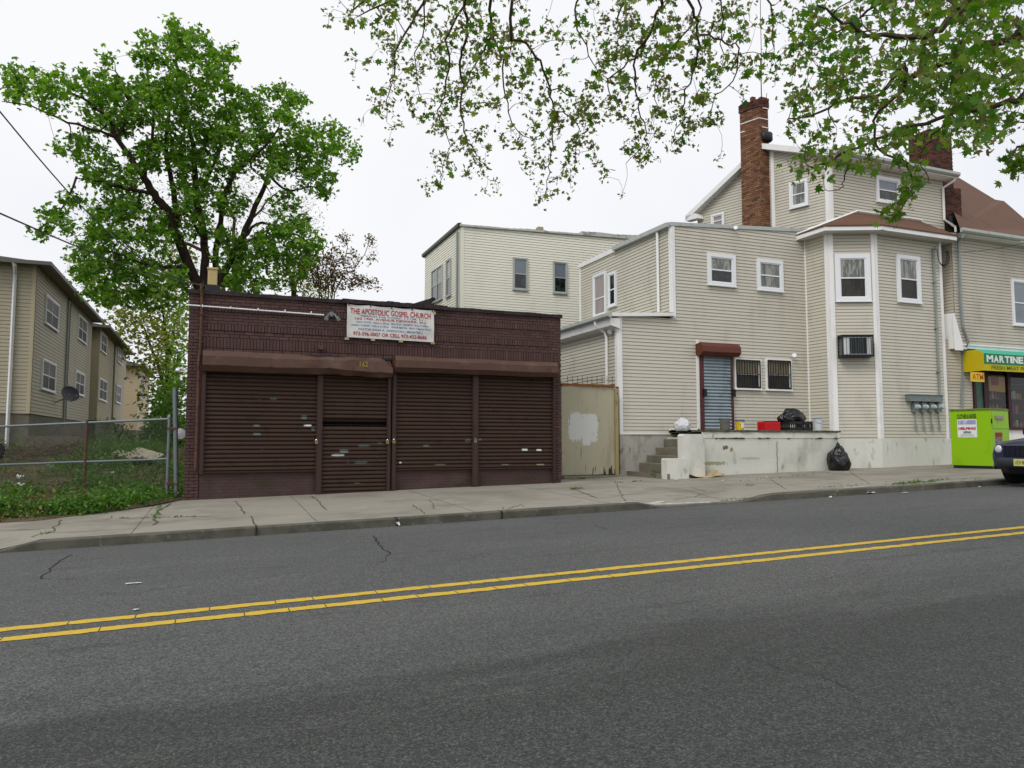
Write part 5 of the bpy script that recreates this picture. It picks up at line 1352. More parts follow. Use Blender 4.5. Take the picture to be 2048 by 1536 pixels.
blobs=[(60,390,50,60),(150,420,90,75),(300,420,80,65),(270,510,70,40),(60,480,40,20),(480,420,110,85),(560,500,110,80),(450,560,60,50),(520,290,45,35),
(740,260,80,85),(860,190,65,80),(850,100,25,45),(950,250,100,100),(1080,310,80,80),(1150,270,25,45),(800,400,130,100),(960,420,140,90),(1110,420,90,60),
(700,480,120,90),(640,600,110,80),(560,640,90,60),(850,560,120,100),(1000,560,130,90),(400,680,70,45),(450,760,90,65),(530,800,45,55),(300,730,30,20),
(420,880,60,40),(560,880,130,60),(700,800,90,60),(800,760,130,90),(960,720,130,90),(1100,760,120,120),(1230,520,105,80),(1380,520,110,90),(1460,520,50,60),
(1200,640,140,100),(1380,680,160,110),(1550,720,110,95),(1640,680,85,85),(1710,760,60,50),(1300,820,140,70),(1480,820,140,70),(1580,900,95,65),(1600,960,45,45),
(350,990,60,45),(270,1060,65,50),(210,1140,60,35),(330,1110,45,50),(620,980,100,60),(560,1060,120,70),(700,1080,120,80),(800,1180,110,80),
(450,1180,80,60),(430,1280,80,70),(560,1220,130,80),(500,1340,130,80),(640,1330,120,80),(760,1380,120,80),(450,1420,70,60),(600,1450,130,70),(780,1480,130,60),(900,1430,60,60),
(950,900,120,100),(1000,1000,100,80),(900,1050,60,50),(980,1130,80,60),(1150,1000,80,80),(1130,1160,60,60),(1400,1000,75,55),(1420,1100,100,70),(1500,1160,90,60),
(1380,1200,110,70),(1570,1230,70,45),(1250,1250,110,70),(1180,1340,100,60),(1330,1300,110,70),(1450,1330,90,60),(1200,1420,120,50),(1350,1420,110,40),(880,1340,50,50),(1480,1250,80,60),(1120,1250,70,60)]
tg=[]; r=random.Random(5)
for (cx,cy,rx,ry) in blobs:
    n=max(4,int(rx*ry/285))
    for _ in range(n):
        a=r.uniform(0,6.283); q=math.sqrt(r.random()); u,v=zz(cx+rx*q*math.cos(a),cy+ry*q*math.sin(a))
        tg.append(PY(u,v,YM+r.gauss(0,1.1)+(-1.2 if cx<400 else 0)))
res=T.attach(tg,.03,.006,4,wig=.08)
cs=[];
for i,path in res:
    t=path[-1]
    m=r.randint(9,16)
    for _ in range(m):
        b=Vector((r.gauss(0,.13),r.gauss(0,.15),r.gauss(.02,.11)))
        cs.append(t+b)
    for k in range(3): cs.append(path[-2]+(path[-1]-path[-2])*r.random()+Vector((r.gauss(0,.06),r.gauss(0,.06),r.gauss(0,.06))))
cs=np.array([tuple(c) for c in cs]); print('maple leaves',len(cs))
obj('trunk',T.mb,M['bark'],mt)
leaf_mesh('crown',cs,rng.uniform(.13,.26,len(cs)),'maple',M['leafmaple'],mt,3)
def simple_tree(name,label,u0,vb,Y,zg,limbs,blobs_,trunk_r,leafmat,lsize,per,seed,spread=(.25,.25,.2),barkm='bark',group=None,dY=1.2,dens=260,limb_r=.06,kind='leaf'):
    base=PY(u0,vb,Y); base.z=zg
    root=thing(name,label,'tree' if 'tree' in name else 'shrub',base,group)
    T=Tree(seed); r=random.Random(seed)
    for lp in limbs:
        pts=[base]+[PY(u,v,Y+r.uniform(-.6,.6)) for u,v in lp]; T.limb(pts,trunk_r,max(.012,limb_r*.3),6,.03)
    tg=[]
    for cx,cy,rx,ry in blobs_:
        for _ in range(max(3,int(rx*ry/dens*6))):
            a=r.uniform(0,6.283); q=math.sqrt(r.random()); tg.append(PY(cx+rx*q*math.cos(a),cy+ry*q*math.sin(a),Y+r.gauss(0,dY)))
    res=T.attach(tg,limb_r,.005,3,wig=.1)
    cs=[]
    for i,path in res:
        for _ in range(r.randint(max(1,per//2),per)): 
            f=r.random(); p=path[-1]*f+path[-2]*(1-f) if r.random()<.5 else path[-1]
            cs.append(tuple(p+Vector((r.gauss(0,spread[0]),r.gauss(0,spread[1]),r.gauss(0,spread[2])))))
    obj('trunk',T.mb,M[barkm],root)
    cs=np.array(cs); leaf_mesh('crown',cs,np.random.default_rng(seed).uniform(lsize*.6,lsize*1.3,len(cs)),kind,M[leafmat],root,seed)
    return root
simple_tree('rear_tree','feathery yellow-green tree beyond the vacant lot, between townhouses and shopfront',330,850,52,1.6,[[(335,760),(330,650),(310,560)],[(335,740),(350,660),(360,600)],[(330,780),(300,690),(280,640)]],
 [(330,640,45,60),(300,700,38,50),(345,580,40,50),(325,760,38,50),(285,620,35,45),(345,700,30,60),(260,660,25,35),(240,620,30,40),(215,570,30,40),(355,520,30,40),(315,810,30,40),(350,800,26,60),(330,860,36,25)],.22,'leafyellow',.34,13,21,(.5,.5,.4),dens=300,dY=2.5)
simple_tree('rear_tree','bare-twigged tree with pale buds showing through behind the big maple',470,600,42,1.4,[[(470,500),(460,420),(420,380)],[(480,500),(520,420),(560,380)],[(465,520),(380,450),(280,400)],[(475,520),(550,470),(620,420)],[(440,540),(300,480),(150,470)]],
 [(300,420,80,60),(180,450,60,50),(250,500,90,60),(520,400,70,60),(600,430,45,50),(420,420,70,60),(560,480,60,50),(150,520,20,40),(350,520,60,50)],.16,'leafbud',.13,5,22,(.3,.3,.3),'twig',dens=200,limb_r=.04,dY=2)
simple_tree('budding_tree','small budding tree with reddish twig tips right of the big maple',650,600,30,1.,[[(640,560),(600,520),(570,490)],[(650,570),(660,520),(665,480)],[(660,570),(690,520),(695,475)],[(665,575),(710,540),(740,480)],[(670,585),(720,570),(748,560)],[(640,575),(620,540),(610,500)]],
 [(690,480,12,14),(740,485,10,14),(745,520,8,10),(670,510,20,14),(700,520,22,20),(640,540,35,30),(600,540,30,30),(660,560,35,22),(720,560,20,14),(745,570,14,10),(620,510,22,22),(690,560,30,20)],.032,'leafbud',.13,10,23,(.09,.09,.09),'twigred',dens=80,limb_r=.012,dY=.6)
simple_tree('leafy_tree','low bright green tree rising just over the shopfront roof, left of the banner',590,610,33,1.,[[(590,560),(580,510)],[(595,570),(630,540)],[(585,570),(560,545)]],
 [(570,560,35,30),(610,570,40,25),(640,575,35,18),(600,520,20,25),(650,590,50,12)],.1,'leafyellow',.17,9,24,(.2,.2,.15),dens=230,dY=.8)
simple_tree('green_shrub','bright green shrub at the back of the lot beside the shopfront',335,890,34,1.2,[[(335,850),(325,810)],[(340,850),(350,800)]],[(335,830,26,40),(322,800,22,25),(350,860,18,25),(360,800,14,40),(310,850,18,20)],.05,'weed',.17,12,25,(.2,.2,.15),dens=130,dY=.7)
simple_tree('green_shrub','long dark green thicket closing the far end of the vacant lot',340,895,50,1.0,[[(320,870),(300,850)],[(345,870),(350,840)],[(365,870),(380,845)]],[(320,865,35,18),(350,862,30,22),(375,862,20,22),(345,880,45,12)],.06,'leafmaple',.3,14,28,(.4,.4,.25),dens=80,dY=1.)
simple_tree('green_shrub','scrubby shrub in front of the second townhouse',235,900,36,1.1,[[(235,870),(225,845)],[(240,870),(250,850)]],[(225,860,22,20),(250,870,20,18),(205,850,12,12),(270,885,16,10)],.04,'weed',.15,8,26,(.2,.2,.12),dens=150,dY=.7)
simple_tree('rear_tree','mid-green tree far behind the lot, low beside the shopfront wall',352,860,44,1.3,[[(352,800),(355,700)],[(350,800),(330,740)]],[(352,720,20,60),(345,800,26,40),(330,770,20,30),(362,640,12,50),(312,845,14,22)],.12,'leafmaple',.26,9,27,(.3,.3,.3),dens=170,dY=1.)
# ---- foreground plane tree overhanging the street
pt_=thing('plane_tree','overhanging plane tree whose young leafy branches droop across the top of the view','tree',(7.5,-2.6,.3))
T=Tree(31)
T.limb([(7.5,-2.6,-.2),(7.45,-2.55,2),(7.3,-2.3,4.2)],.36,.3,14)
def PDs(lst): return [PD(u,v,d) for u,v,d in lst]
hubL=[Vector((7.3,-2.3,4.2)),Vector((6.2,.5,7.2)),Vector((4.9,3.2,8.3)),PD(1050,-160,8.5)]
T.limb(hubL,.2,.06,9,.02)
T.limb([Vector((4.9,3.2,8.3)),PD(1300,-200,7.5),PD(1330,-60,7.8)],.07,.03,7)
hubR=[Vector((7.3,-2.3,4.2)),Vector((8.2,.5,6.0)),Vector((8.8,2.2,6.6)),PD(2100,-60,8.)]
T.limb(hubR,.2,.07,9,.02)
T.limb([PD(1050,-160,8.5),PD(880,-80,8.6),PD(760,-20,8.8),PD(700,25,8.9)],.035,.006,5)
T.limb([PD(880,-80,8.6),PD(800,-10,8.3),PD(740,20,8.2),PD(712,35,8.2)],.015,.004,4)
ds=lambda lst,d,r0=.014,r1=.0035: T.limb([PD(u,v,d+.12*i) for i,(u,v) in enumerate(lst)],r0,r1,5,.012)
H1=(1000,-110)
ds([H1,(900,-60),(848,7),(800,82),(787,147),(777,191),(773,240)],8.4,.018)
ds([(1030,-130),(982,0),(984,68),(968,102),(948,137),(925,180)],8.2,.02,.004)
ds([(1000,-110),(934,0),(935,51),(920,113),(924,154),(924,232),(937,284),(960,318),(960,345)],8.3,.02)
ds([(980,-60),(900,60),(900,130),(889,191),(876,232),(896,290),(880,369)],8.7)
ds([(1040,-100),(1016,68),(1050,89),(1081,126),(1101,178),(1105,239),(1100,308),(1096,352),(1091,386)],7.6,.016)
ds([(1101,174),(1139,188),(1160,215)],7.9,.008); ds([(1105,230),(1122,224),(1153,246),(1154,290),(1160,311)],8,.008)
ds([(984,68),(1002,120),(1012,191),(1030,253),(1064,280)],8.3,.012); ds([(1330,-60),(1324,0),(1310,41),(1296,75),(1272,120),(1221,154),(1221,191),(1215,215)],7.8,.018)
ds([(1290,80),(1265,130),(1274,171),(1276,212),(1289,253),(1289,284),(1255,325)],7.9,.012); ds([(1330,-60),(1381,17),(1399,66),(1395,114),(1375,183),(1361,242),(1343,277)],7.6,.016)
ds([(1399,66),(1440,83),(1478,97),(1464,162),(1426,204),(1416,249)],7.6,.01); ds([(1360,-60),(1440,0),(1440,70),(1448,140)],7.8,.01)
ds([(1330,-60),(1180,-30),(1150,40),(1180,110),(1200,160)],8.2,.014); ds([(1300,-70),(1240,20),(1240,80),(1200,110)],8.4,.012)
ds([(1400,-60),(1530,-10),(1545,60),(1548,110)],8.2,.012); ds([(1350,-50),(1400,20),(1340,100),(1310,160),(1320,230)],8.4,.012); ds([(1000,-100),(860,-10),(850,60),(830,120),(840,190)],8.9,.012)
# right, dense
dr_=lambda lst,d0,d1,r0,r1: T.limb([PD(u,v,d0+(d1-d0)*i/(len(lst)-1)) for i,(u,v) in enumerate(lst)],r0,r1,6,.012)
dr_([(2100,-60),(1990,-30),(1920,20),(1870,65),(1835,75),(1750,72),(1700,50),(1640,12)],8,7,.045,.008)
dr_([(2100,-60),(2050,60),(1960,90),(1880,130),(1812,160),(1805,130),(1760,190),(1690,200),(1620,230),(1570,240)],8,8.5,.04,.006)
dr_([(2100,-60),(2060,150),(2048,190),(1980,215),(1900,230),(1800,260),(1700,300),(1640,330),(1610,330)],8,8.3,.035,.005)
dr_([(1920,20),(1860,-30),(1760,10),(1680,60),(1600,110)],7.5,8.6,.02,.005); dr_([(1812,160),(1805,180),(1750,240),(1760,300),(1815,330),(1825,380),(1800,420),(1770,425)],7.6,8,.016,.004)
dr_([(2100,-60),(2080,150),(2060,260),(2040,300),(2020,320)],7.,7,.02,.004); dr_([(1700,300),(1690,350),(1680,375),(1640,385)],8.2,8.3,.008,.003); dr_([(1900,230),(1870,270),(1840,320),(1860,365)],8,8,.01,.003)
r=random.Random(44)
small=[];big=[]
res_t=[]
def inpoly(x,y,poly):
    c=False
    for i in range(len(poly)):
        (a,b),(d,e)=poly[i],poly[i-1]
        if (b>y)!=(e>y) and x<(d-a)*(y-b)/(e-b)+a: c=not c
    return c
# left part: targets near the traced strands, denser towards the top
base_nodes=[p for p,rr in zip(T.P,T.R) if rr<.03 and p.y>2]
def proj(p):
    q=p-EYE; w=q.dot(_f); return CX+F*q.dot(_r)/w, CY-F*q.dot(_u)/w
tL=[]
for p in base_nodes:
    u,v=proj(p)
    if -80<v<410 and 640<u<1560:
        for _ in range(2):
            rad=.20 if v<200 else .12
            tL.append(p+Vector((r.gauss(0,rad),r.gauss(0,rad*1.6),r.gauss(-.06,rad))))
polyL=[(690,-60),(700,30),(750,60),(770,190),(830,230),(850,330),(900,240),(960,300),(990,190),(1050,270),(1090,300),(1130,240),(1200,130),(1260,260),(1300,180),(1360,260),(1400,230),(1450,240),(1490,130),(1550,130),(1550,-60)]
for _ in range(250):
    u=r.uniform(680,1555); v=r.uniform(-60,300)
    if inpoly(u,v,polyL) and r.random()<(1-.6*max(0,v)/300)*(.55 if 1000<u<1400 or v<60 else .8)*(1 if v<130 else .6): tL.append(PD(u,v,r.uniform(7.4,9.4)))
polyR=[(1540,-60),(1575,40),(1600,60),(1585,150),(1560,215),(1556,270),(1600,300),(1575,330),(1610,355),(1660,385),(1700,345),(1735,365),(1745,330),(1790,300),(1815,390),(1860,370),(1835,320),(1850,285),(1900,300),(1960,285),(2048,265),(2080,-60)]
tR=[]
for _ in range(1150):
    u=r.uniform(1540,2110); v=r.uniform(-90,390)
    if inpoly(u,v,polyR):
        if r.random()<(.38 if (v<30 and u<1700) else .8 if v<210 else .5): tR.append(PD(u,v,r.uniform(6.2,9.6) if u>1700 else r.uniform(7.6,9.6)))
for _ in range(7):
    tR.append(PD(1790+r.gauss(0,22),415+r.gauss(0,12),7.9+r.gauss(0,.1))); tR.append(PD(1815+r.gauss(0,14),350+r.gauss(0,30),7.8+r.gauss(0,.1)))
for _ in range(10): tR.append(PD(2038+r.gauss(0,10),318+r.gauss(0,8),7.+r.gauss(0,.05)))
rl=T.attach(tL,.0065,.0024,3,wig=.12,sag=.06,seg=4)
rr_=T.attach(tR,.009,.0025,3,wig=.12,sag=.05,seg=4)
obj('trunk',T.mb,M['twig'],pt_)
cA=[];sA=[];cB=[];sB=[]
for i,path in rl:
    t=path[-1]; u,v=proj(t); bigp=.32 if v<150 else .16
    for _ in range(r.randint(6,12)):
        f=r.random(); p=(t if r.random()<.55 else path[-2]*(1-f)+t*f)+Vector((r.gauss(0,.032),r.gauss(0,.032),r.gauss(-.015,.035)))
        if r.random()<bigp*.55: cB.append(tuple(p)); sB.append(r.uniform(.06,.15))
        else: cA.append(tuple(p)); sA.append(r.uniform(.03,.075))
for i,path in rr_:
    t=path[-1]; u,v=proj(t); dd=(t-EYE).length
    for _ in range(r.randint(6,10)):
        f=r.random(); p=(t if r.random()<.55 else path[-2]*(1-f)+t*f)+Vector((r.gauss(0,.05),r.gauss(0,.05),r.gauss(-.02,.045)))
        if r.random()<(.62 if u>1720 or v<120 else .4): cB.append(tuple(p)); sB.append(r.uniform(.06,.15))
        else: cA.append(tuple(p)); sA.append(r.uniform(.04,.09))
print('plane leaves',len(cA),len(cB))
leaf_mesh('young_leaves',np.array(cA),np.array(sA),'maple',M['leafyoung'],pt_,5,up=0)
leaf_mesh('crown',np.array(cB),np.array(sB),'star',M['leafplane'],pt_,6,up=.1)
mb=MB()
for u,v,d in((1224,166,7.8),(1231,118,7.9),(1282,84,7.9),(990,262,8.3),(848,228,8.6),(1240,200,7.9),(1031,175,8.2),(1230,195,8)):
    c=PD(u,v,d); mb.lathe(c,[(.002,-.016),(.011,-.012),(.016,0),(.011,.012),(.002,.016)],8)
    mb.tube([c,c+Vector((.01,0,.07))],.0012,3)
obj('seed_ball',mb,M['twigred'],pt_)
# ================================================================= GATE beside the shopfront
YGt=18.3; pgt=Pl(0,YGt,1,0)
ga=PY(1123,850,YGt).x; gb=PY(1236,850,YGt).x; gz1=PY(1180,769,YGt).z; gz0=PY(1180,949,YGt).z
gt=thing('side_gate','peeling tan metal gate with a repainted pale patch between shopfront and tan house','gate',((ga+gb)/2,YGt,.42))
gm_=PY(1164,850,YGt).x; cxg=(ga+gb)/2
def GS(u,v,ru,rv,c): p=PY(u,v,YGt); return (p.x-cxg,p.z-.42,ru/72,rv/72,c)
PT=(204,206,200); BR=(62,54,30)
def gate_extra(nt,tc,cur):
    cur=spots([GS(1152,853,17,29,PT),GS(1180,856,19,29,PT),GS(1174,878,10,13,PT)],14.,.045)(nt,tc,cur)
    mp=nt.n('ShaderNodeMapping',Vector=tc,Scale=(14,1,1.6)); nz=nt.n('ShaderNodeTexNoise',Vector=mp.outputs[0],Scale=1.4,Detail=5.)
    sp=nt.n('ShaderNodeSeparateXYZ',Vector=tc)
    h=nt.step(sp.outputs[2],.42,.0)
    xr=nt.step(sp.outputs[0],-.5,.9)
    f=nt.step(nt.math('ADD',nz.outputs[0],nt.math('MULTIPLY',nt.math('MULTIPLY',h,xr),.26)),.66,.70)
    return nt.mix(f,cur,C(BR))
GM2=pbr('peeling_gate_paint',(174,168,144),.8,[((152,146,120),1.4,.5,.7,(2,1,.4),.7),((104,96,70),9,.66,.70,(2,1,.3),.9),((60,50,40),16,.71,.74,(1,1,1),.9)],extra=gate_extra,bump=(20,.2,.01))
for a,b in((ga,gm_-.004),(gm_+.004,gb-.1)):
    mb=MB(); n=10; vs=[]
    for j in range(n+1):
        for i in range(n+1):
            x=a+(b-a)*i/n; z=gz0+(gz1-gz0)*j/n; vs.append((x,YGt+.012*noise.noise(Vector((x*1.6,z*1.2,a)))+(.02 if a>gm_ else 0),z+(.0 if j else .02*noise.noise(Vector((x*5,0,0))))))
    q=n+1; mb.add(vs,[(j*q+i,j*q+i+1,(j+1)*q+i+1,(j+1)*q+i) for j in range(n) for i in range(n)]); mb.box(a+.01,b-.01,YGt+.035,YGt+.06,gz0+.03,gz1-.01); obj('gate_leaf',mb,GM2,gt)
mb=MB(); mb.box(gb-.1,gb,YGt-.03,YGt+.08,gz0-.05,gz1-.1); obj('gate_post',mb,pbr('yellowed_post',(158,144,100),.8,[((76,60,36),6,.55,.7,(1,1,.3),.9),((60,52,40),3,.6,.7,(1,1,.4),.9)]),gt)
mb=MB(); n=24
for k in range(n):
    a=ga+(gb-.1-ga)*k/n; b=ga+(gb-.1-ga)*(k+1)/n
    mb.box(a,b,YGt-.035,YGt+.05,gz1-.045+.02*noise.noise(Vector((a*4,2,0))),gz1+.012+.012*noise.noise(Vector((a*6,0,0))))
obj('rusty_top_rail',mb,pbr('orange_rust',(140,86,40),.9,[((84,50,30),9,.5,.65,(1,1,1),.8)]),gt)
mb=MB()
for u in(1135,1145,1155,1165,1175,1184,1194,1204,1214,1225): p=PY(u,752,YGt+.06); mb.tube([(p.x,YGt+.07,gz1-.1),(p.x+.005,YGt+.07,p.z)],.007,5)
mb.tube([(PY(1133,760,YGt+.06).x,YGt+.07,PY(1133,760,YGt+.06).z),(PY(1226,761,YGt+.06).x,YGt+.07,PY(1226,761,YGt+.06).z)],.006,5)
obj('spike_bars',mb,M['rust'],gt)
mb=MB(); mb.bbox_bev(ga-.02,gb+.05,YGt-.15,YGt+.3,.2,gz0-.03,.03); obj('sill',mb,M['concrete'],gt)
# ================================================================= CHAIN LINK FENCE
FR=PY(337,900,17.5); FLd=ray(0,900); yl=19.9; FL=Vector((FLd.x/FLd.y*yl,yl,0))
fdir=(FL-FR); fdir.z=0; LF=fdir.length
zr1=PY(337,838,17.5).z; zr0=PY(337,990,17.5).z
zl1=(EYE+FLd*(yl/FLd.y)); zl1=PY(0,853,yl).z; zl0=PY(0,998,yl).z; zmR=PY(337,918,17.5).z; zmL=PY(0,935,yl).z
fn=thing('chain_link_fence','galvanised chain-link gate and fence across the front of the vacant lot','fence',((FR.x+FL.x)/2,18.7,.25))
def fp(t,z01,d=0):  # t along (0 right .. 1 at photo edge)
    x=FR.x+fdir.x*t; y=FR.y+fdir.y*t+d
    b=zr0+(zl0-zr0)*t; tp=zr1+(zl1-zr1)*t; return Vector((x,y,b+(tp-b)*z01))
tmid=(zmR-zr0)/(zr1-zr0)
TE=1.5
for z in(0.,tmid,1.):
    mb=MB(); mb.tube([fp(k/10*TE,z)+Vector((0,0,.012*noise.noise(Vector((k,z*3,0))))) for k in range(11)],.026,8); obj('rail',mb,M['galv'],fn)
def tu(u):
    q=ray(u,900); m_=q.x/q.y; return (m_*FR.y-FR.x)/(fdir.x-m_*fdir.y)
for t,mt_,rr in((0,'galv',.035),(tu(172),'rust',.028),(TE,'galv',.03)):
    mb=MB(); a=fp(t,-.05,-.02); b=fp(t,1.03,-.02); mb.tube([a,b],rr,10)
    if t==0: mb.lathe(b,[(.045,-.03),(.045,.0),(.03,.03),(.012,.05)],10)
    obj('post',mb,M[mt_],fn)
mb=MB(); Wd=LF*TE; hh=(zr1-zr0); pit_=.062; w=.0046
def wire(s0,z0,s1,z1,d):
    k=4; pts=[]
    for i in range(k+1):
        s=s0+(s1-s0)*i/k; z=z0+(z1-z0)*i/k; p=fp(s/LF,z/hh,d+.01*noise.noise(Vector((s*1.5,z*1.5,0)))); pts.append(p)
    n=Vector((fdir.x,fdir.y,0)).normalized(); up=Vector((0,0,1))
    t=Vector((s1-s0,z1-z0)).normalized(); pe=n*(-t.y)*w/2+up*t.x*w/2
    vs=[]; 
    for p in pts: vs+=[p+pe,p-pe]
    mb.add(vs,[(2*i,2*i+1,2*i+3,2*i+2) for i in range(k)])
s=-hh
while s<Wd:
    for sgn in(1,-1):
        if sgn==1: a,b=(s,0),(s+hh,hh)
        else: a,b=(s,hh),(s+hh,0)
        (sa,za),(sb_,zb2)=a,b
        if sa<0: f=-sa/(sb_-sa); za=za+(zb2-za)*f; sa=0
        if sb_>Wd: f=(Wd-sa)/(sb_-sa); zb2=za+(zb2-za)*f; sb_=Wd
        if sb_-sa>.01: wire(sa,za,sb_,zb2,-.03 if sgn==1 else -.033)
    s+=pit_
obj('wire_mesh',mb,pbr('weathered_wire',(70,74,72),.6,metal=.2),fn)
pl=MB(); a=PY(350,776,17.35); b=PY(353,998,17.35); pl.tube([(b.x,17.35,.1),(a.x,17.35,a.z)],.048,12); pl.tube([(a.x,17.35,a.z),(a.x,17.35,a.z+.01)],.05,12)
for v in(858,968): q=PY(350,v,17.35); pl.box(q.x-.16,q.x+.06,17.30,17.40,q.z-.02,q.z+.03,1)
solo('steel_post',pl,[M['galv'],M['rust']],'tall bare galvanised post holding the gate beside the maroon brick pier','post')
fl=MB(); c=PY(361,868,17.5); fl.lathe(c,[(.01,-.02),(.11,-.01),(.12,.02),(.05,.05)],16,0,'y'); solo('white_disc',fl,M['white_pvc'],'round white plastic cap on the shopfront corner behind the steel post','cap')
# ================================================================= LOT: ledge, boards, brush, weeds
mb=MB(); a=PY(46,872,28.2); b=PY(172,866,28.6); mb.prism([(a.x,28.2,.8),(b.x,28.6,.8),(b.x,29.0,.8),(a.x,28.6,.8)],(0,0,a.z-.8)); solo('concrete_ledge',mb,M['concrete'],'low concrete ledge below the nearest townhouse wall, behind the brush heap','ledge')
def board(u0,v0,u1,v1,Y0,Y1_,w,label,m='wood'):
    a=PY(u0,v0,Y0);b=PY(u1,v1,Y1_); t=(b-a).normalized(); s=(t.cross(Vector((0,0,1))).normalized()*.85+Vector((0,0,-.5)))*w/2; mb=MB()
    mb.add([a-s,a+s,b+s,b-s]+[p+Vector((0,0,-.04)) for p in(a-s,a+s,b+s,b-s)],[(0,1,2,3),(7,6,5,4),(0,4,5,1),(1,5,6,2),(2,6,7,3),(3,7,4,0)]); return solo('board',mb,M[m],label,'board',group='boards dumped in the lot')
board(229,903,268,914,25,23.6,.2,'short pale board lying left of the large board in the lot'); board(240,900,282,913,25.6,23.8,.08,'narrow pale lath between the two dumped boards')
board(268,899,318,914,25.5,23.2,.32,'largest pale board lying slanted on the debris heap in the lot'); board(188,1007,245,1003,18.2,18.6,.16,'pale plank lying under the fence rail beside the weeds')
mb=MB(); r=random.Random(12)
for k in range(420):
    if k<300: cx,cy=r.gauss(-4.6,1.3),r.gauss(25.6,.9)
    else: cx,cy=r.gauss(-2.6,.9),r.gauss(25.5,1.)
    z=lot_z(cx,cy)+.03; an=r.uniform(0,3.14); L=r.uniform(.3,1.1); el=r.uniform(-.1,.7)
    p=Vector((cx,cy,z+r.uniform(0,.25))); d=Vector((math.cos(an)*math.cos(el),math.sin(an)*math.cos(el),math.sin(el)))*L
    mb.tube([p-d*.3,p+d*.3+Vector((r.gauss(0,.05),0,r.gauss(0,.05))),p+d*.7],[.014,.01,.004],3,caps=False)
obj('brush_heap',mb,M['brush'],kind='stuff')
def leafpatch(name,pts,mat,seed,n,h,sp,size,kindattr='stuff',parent=None):
    r_=np.random.default_rng(seed); cs=[];ss=[]
    for (x,y,z,sc) in pts:
        k=int(n*sc); q=r_.normal(size=(k,3))*np.array([sp*sc,sp*sc,1]); q[:,2]=np.abs(r_.normal(size=k))*h*sc*.6
        cs.append(np.array([x,y,z])+q); ss.append(r_.uniform(size*.5,size*1.3,k))
    return leaf_mesh(name,np.concatenate(cs),np.concatenate(ss),'leaf',mat,parent,seed,up=.5,kindattr=kindattr)
pts=[]; pd=[]
for _ in range(6000):
    x=r.uniform(-8,-.35); y=14.2+20*r.random()**1.5
    if y<front_edge(x)+.1: continue
    q=noise.noise(Vector((x*.55,y*.4,9)))+.25*noise.noise(Vector((x*2,y*2,1)))
    if x<-3.0 and y>19.5: q-=.12
    dh=((x+4.6)/2.2)**2+((y-25.5)/1.8)**2
    if dh<1: q-=.3
    if q>-.02: pts.append((x,y,lot_z(x,y)+.03,r.uniform(.5,1.25)*(.6 if y<19.6 else .9 if y<22 else 1)))
    elif q>-.3 and r.random()<.5: pd.append((x,y,lot_z(x,y)+.03,r.uniform(.4,.9)))
print('weed clumps',len(pts),len(pd))
leafpatch('weeds',pts,M['weed'],3,26,.42,.17,.085); leafpatch('dry_weeds',pd,M['dryweed'],4,14,.22,.14,.07)
# bushy clumps between the pavement and the fence
def clump(label,uvs,seed,grp='weed clumps along the fence'):
    p0=PG(*uvs[len(uvs)//2][:2]); root=thing('weed_clump',label,'plant',p0,grp); rr=random.Random(seed); pl_=[];mb=MB()
    for (u,v,rad,h) in uvs:
        c=PG(u,v)
        for _ in range(int(46*rad/.4)):
            a=rr.uniform(0,6.28); q=math.sqrt(rr.random())*rad; x,y=c.x+q*math.cos(a),c.y+.25+q*math.sin(a)*.6
            z=lot_z(x,y)+h*(1-(q/rad)**2)*rr.uniform(.25,1)
            pl_.append((x,y,z,.9)); 
            if rr.random()<.3: mb.tube([(c.x+(x-c.x)*.3,y,lot_z(x,y)),(x,y,z+.05)],.005,3)
    obj('stem',mb,M['dryweed'],root)
    leafpatch('foliage',pl_,M['weed'],seed,14,.06,.07,.075,None,root)
clump('large leafy weed clump at the left photo edge in front of the fence',[(-30,1042,.5,.42),(25,1040,.45,.42),(60,1035,.35,.3),(100,1033,.25,.16)],41)
clump('rounded leafy weed clump under the rusty fence post',[(130,1033,.3,.18),(160,1030,.42,.34),(185,1027,.3,.24),(225,1024,.22,.12)],42)
clump('straggling weed clump near the gate post by the brick pier',[(255,1018,.28,.14),(285,1010,.35,.25),(310,1005,.3,.2),(338,1000,.22,.16),(355,1000,.15,.12)],43)
pts=[]
def sw(u0,v0,u1,v1,n,sc,jx=.05):
    for k in range(n):
        t=r.random(); p=PG(u0+(u1-u0)*t,v0+(v1-v0)*t); pts.append((p.x+r.gauss(0,jx),p.y+r.gauss(0,jx),p.z+.0,sc*r.uniform(.5,1.2)))
sw(1790,970,1868,962,80,.45,.10); sw(1878,961,1892,958,16,.4); sw(1700,972,1730,968,8,.25); sw(1145,979,1162,977,18,.45,.05); sw(320,1012,314,1040,26,.4,.04); sw(1240,966,1252,964,6,.3)
sw(1260,964,1282,962,10,.3); sw(1160,958,1175,956,16,.5); sw(1180,952,1230,950,18,.3); sw(1480,963,1560,955,14,.22); sw(1490,972,1510,970,6,.3); sw(240,1037,400,1033,26,.25,.03); sw(60,1073,110,1064,10,.25); sw(1440,1002,1500,995,16,.2,.1); sw(1640,975,1700,972,14,.25)
sw(1905,962,1960,958,10,.2); sw(985,1020,1045,1012,8,.2); sw(1560,955,1660,945,12,.2)
leafpatch('pavement_weeds',pts,M['weed'],6,22,.09,.06,.035)
p=PG(1311,956); root=thing('step_weed','small leafy plant sprouting at the foot of the side steps','plant',p); mb=MB()
for k in range(7): a=k*.9; mb.tube([p,p+Vector((math.cos(a)*.06,math.sin(a)*.06,.2))],.004,3)
obj('stem',mb,M['dryweed'],root); leafpatch('foliage',[(p.x+math.cos(k)*.07,p.y+math.sin(k)*.05,p.z+.03+.02*(k%4),.8) for k in range(9)],M['weed'],8,16,.18,.05,.05,None,root)
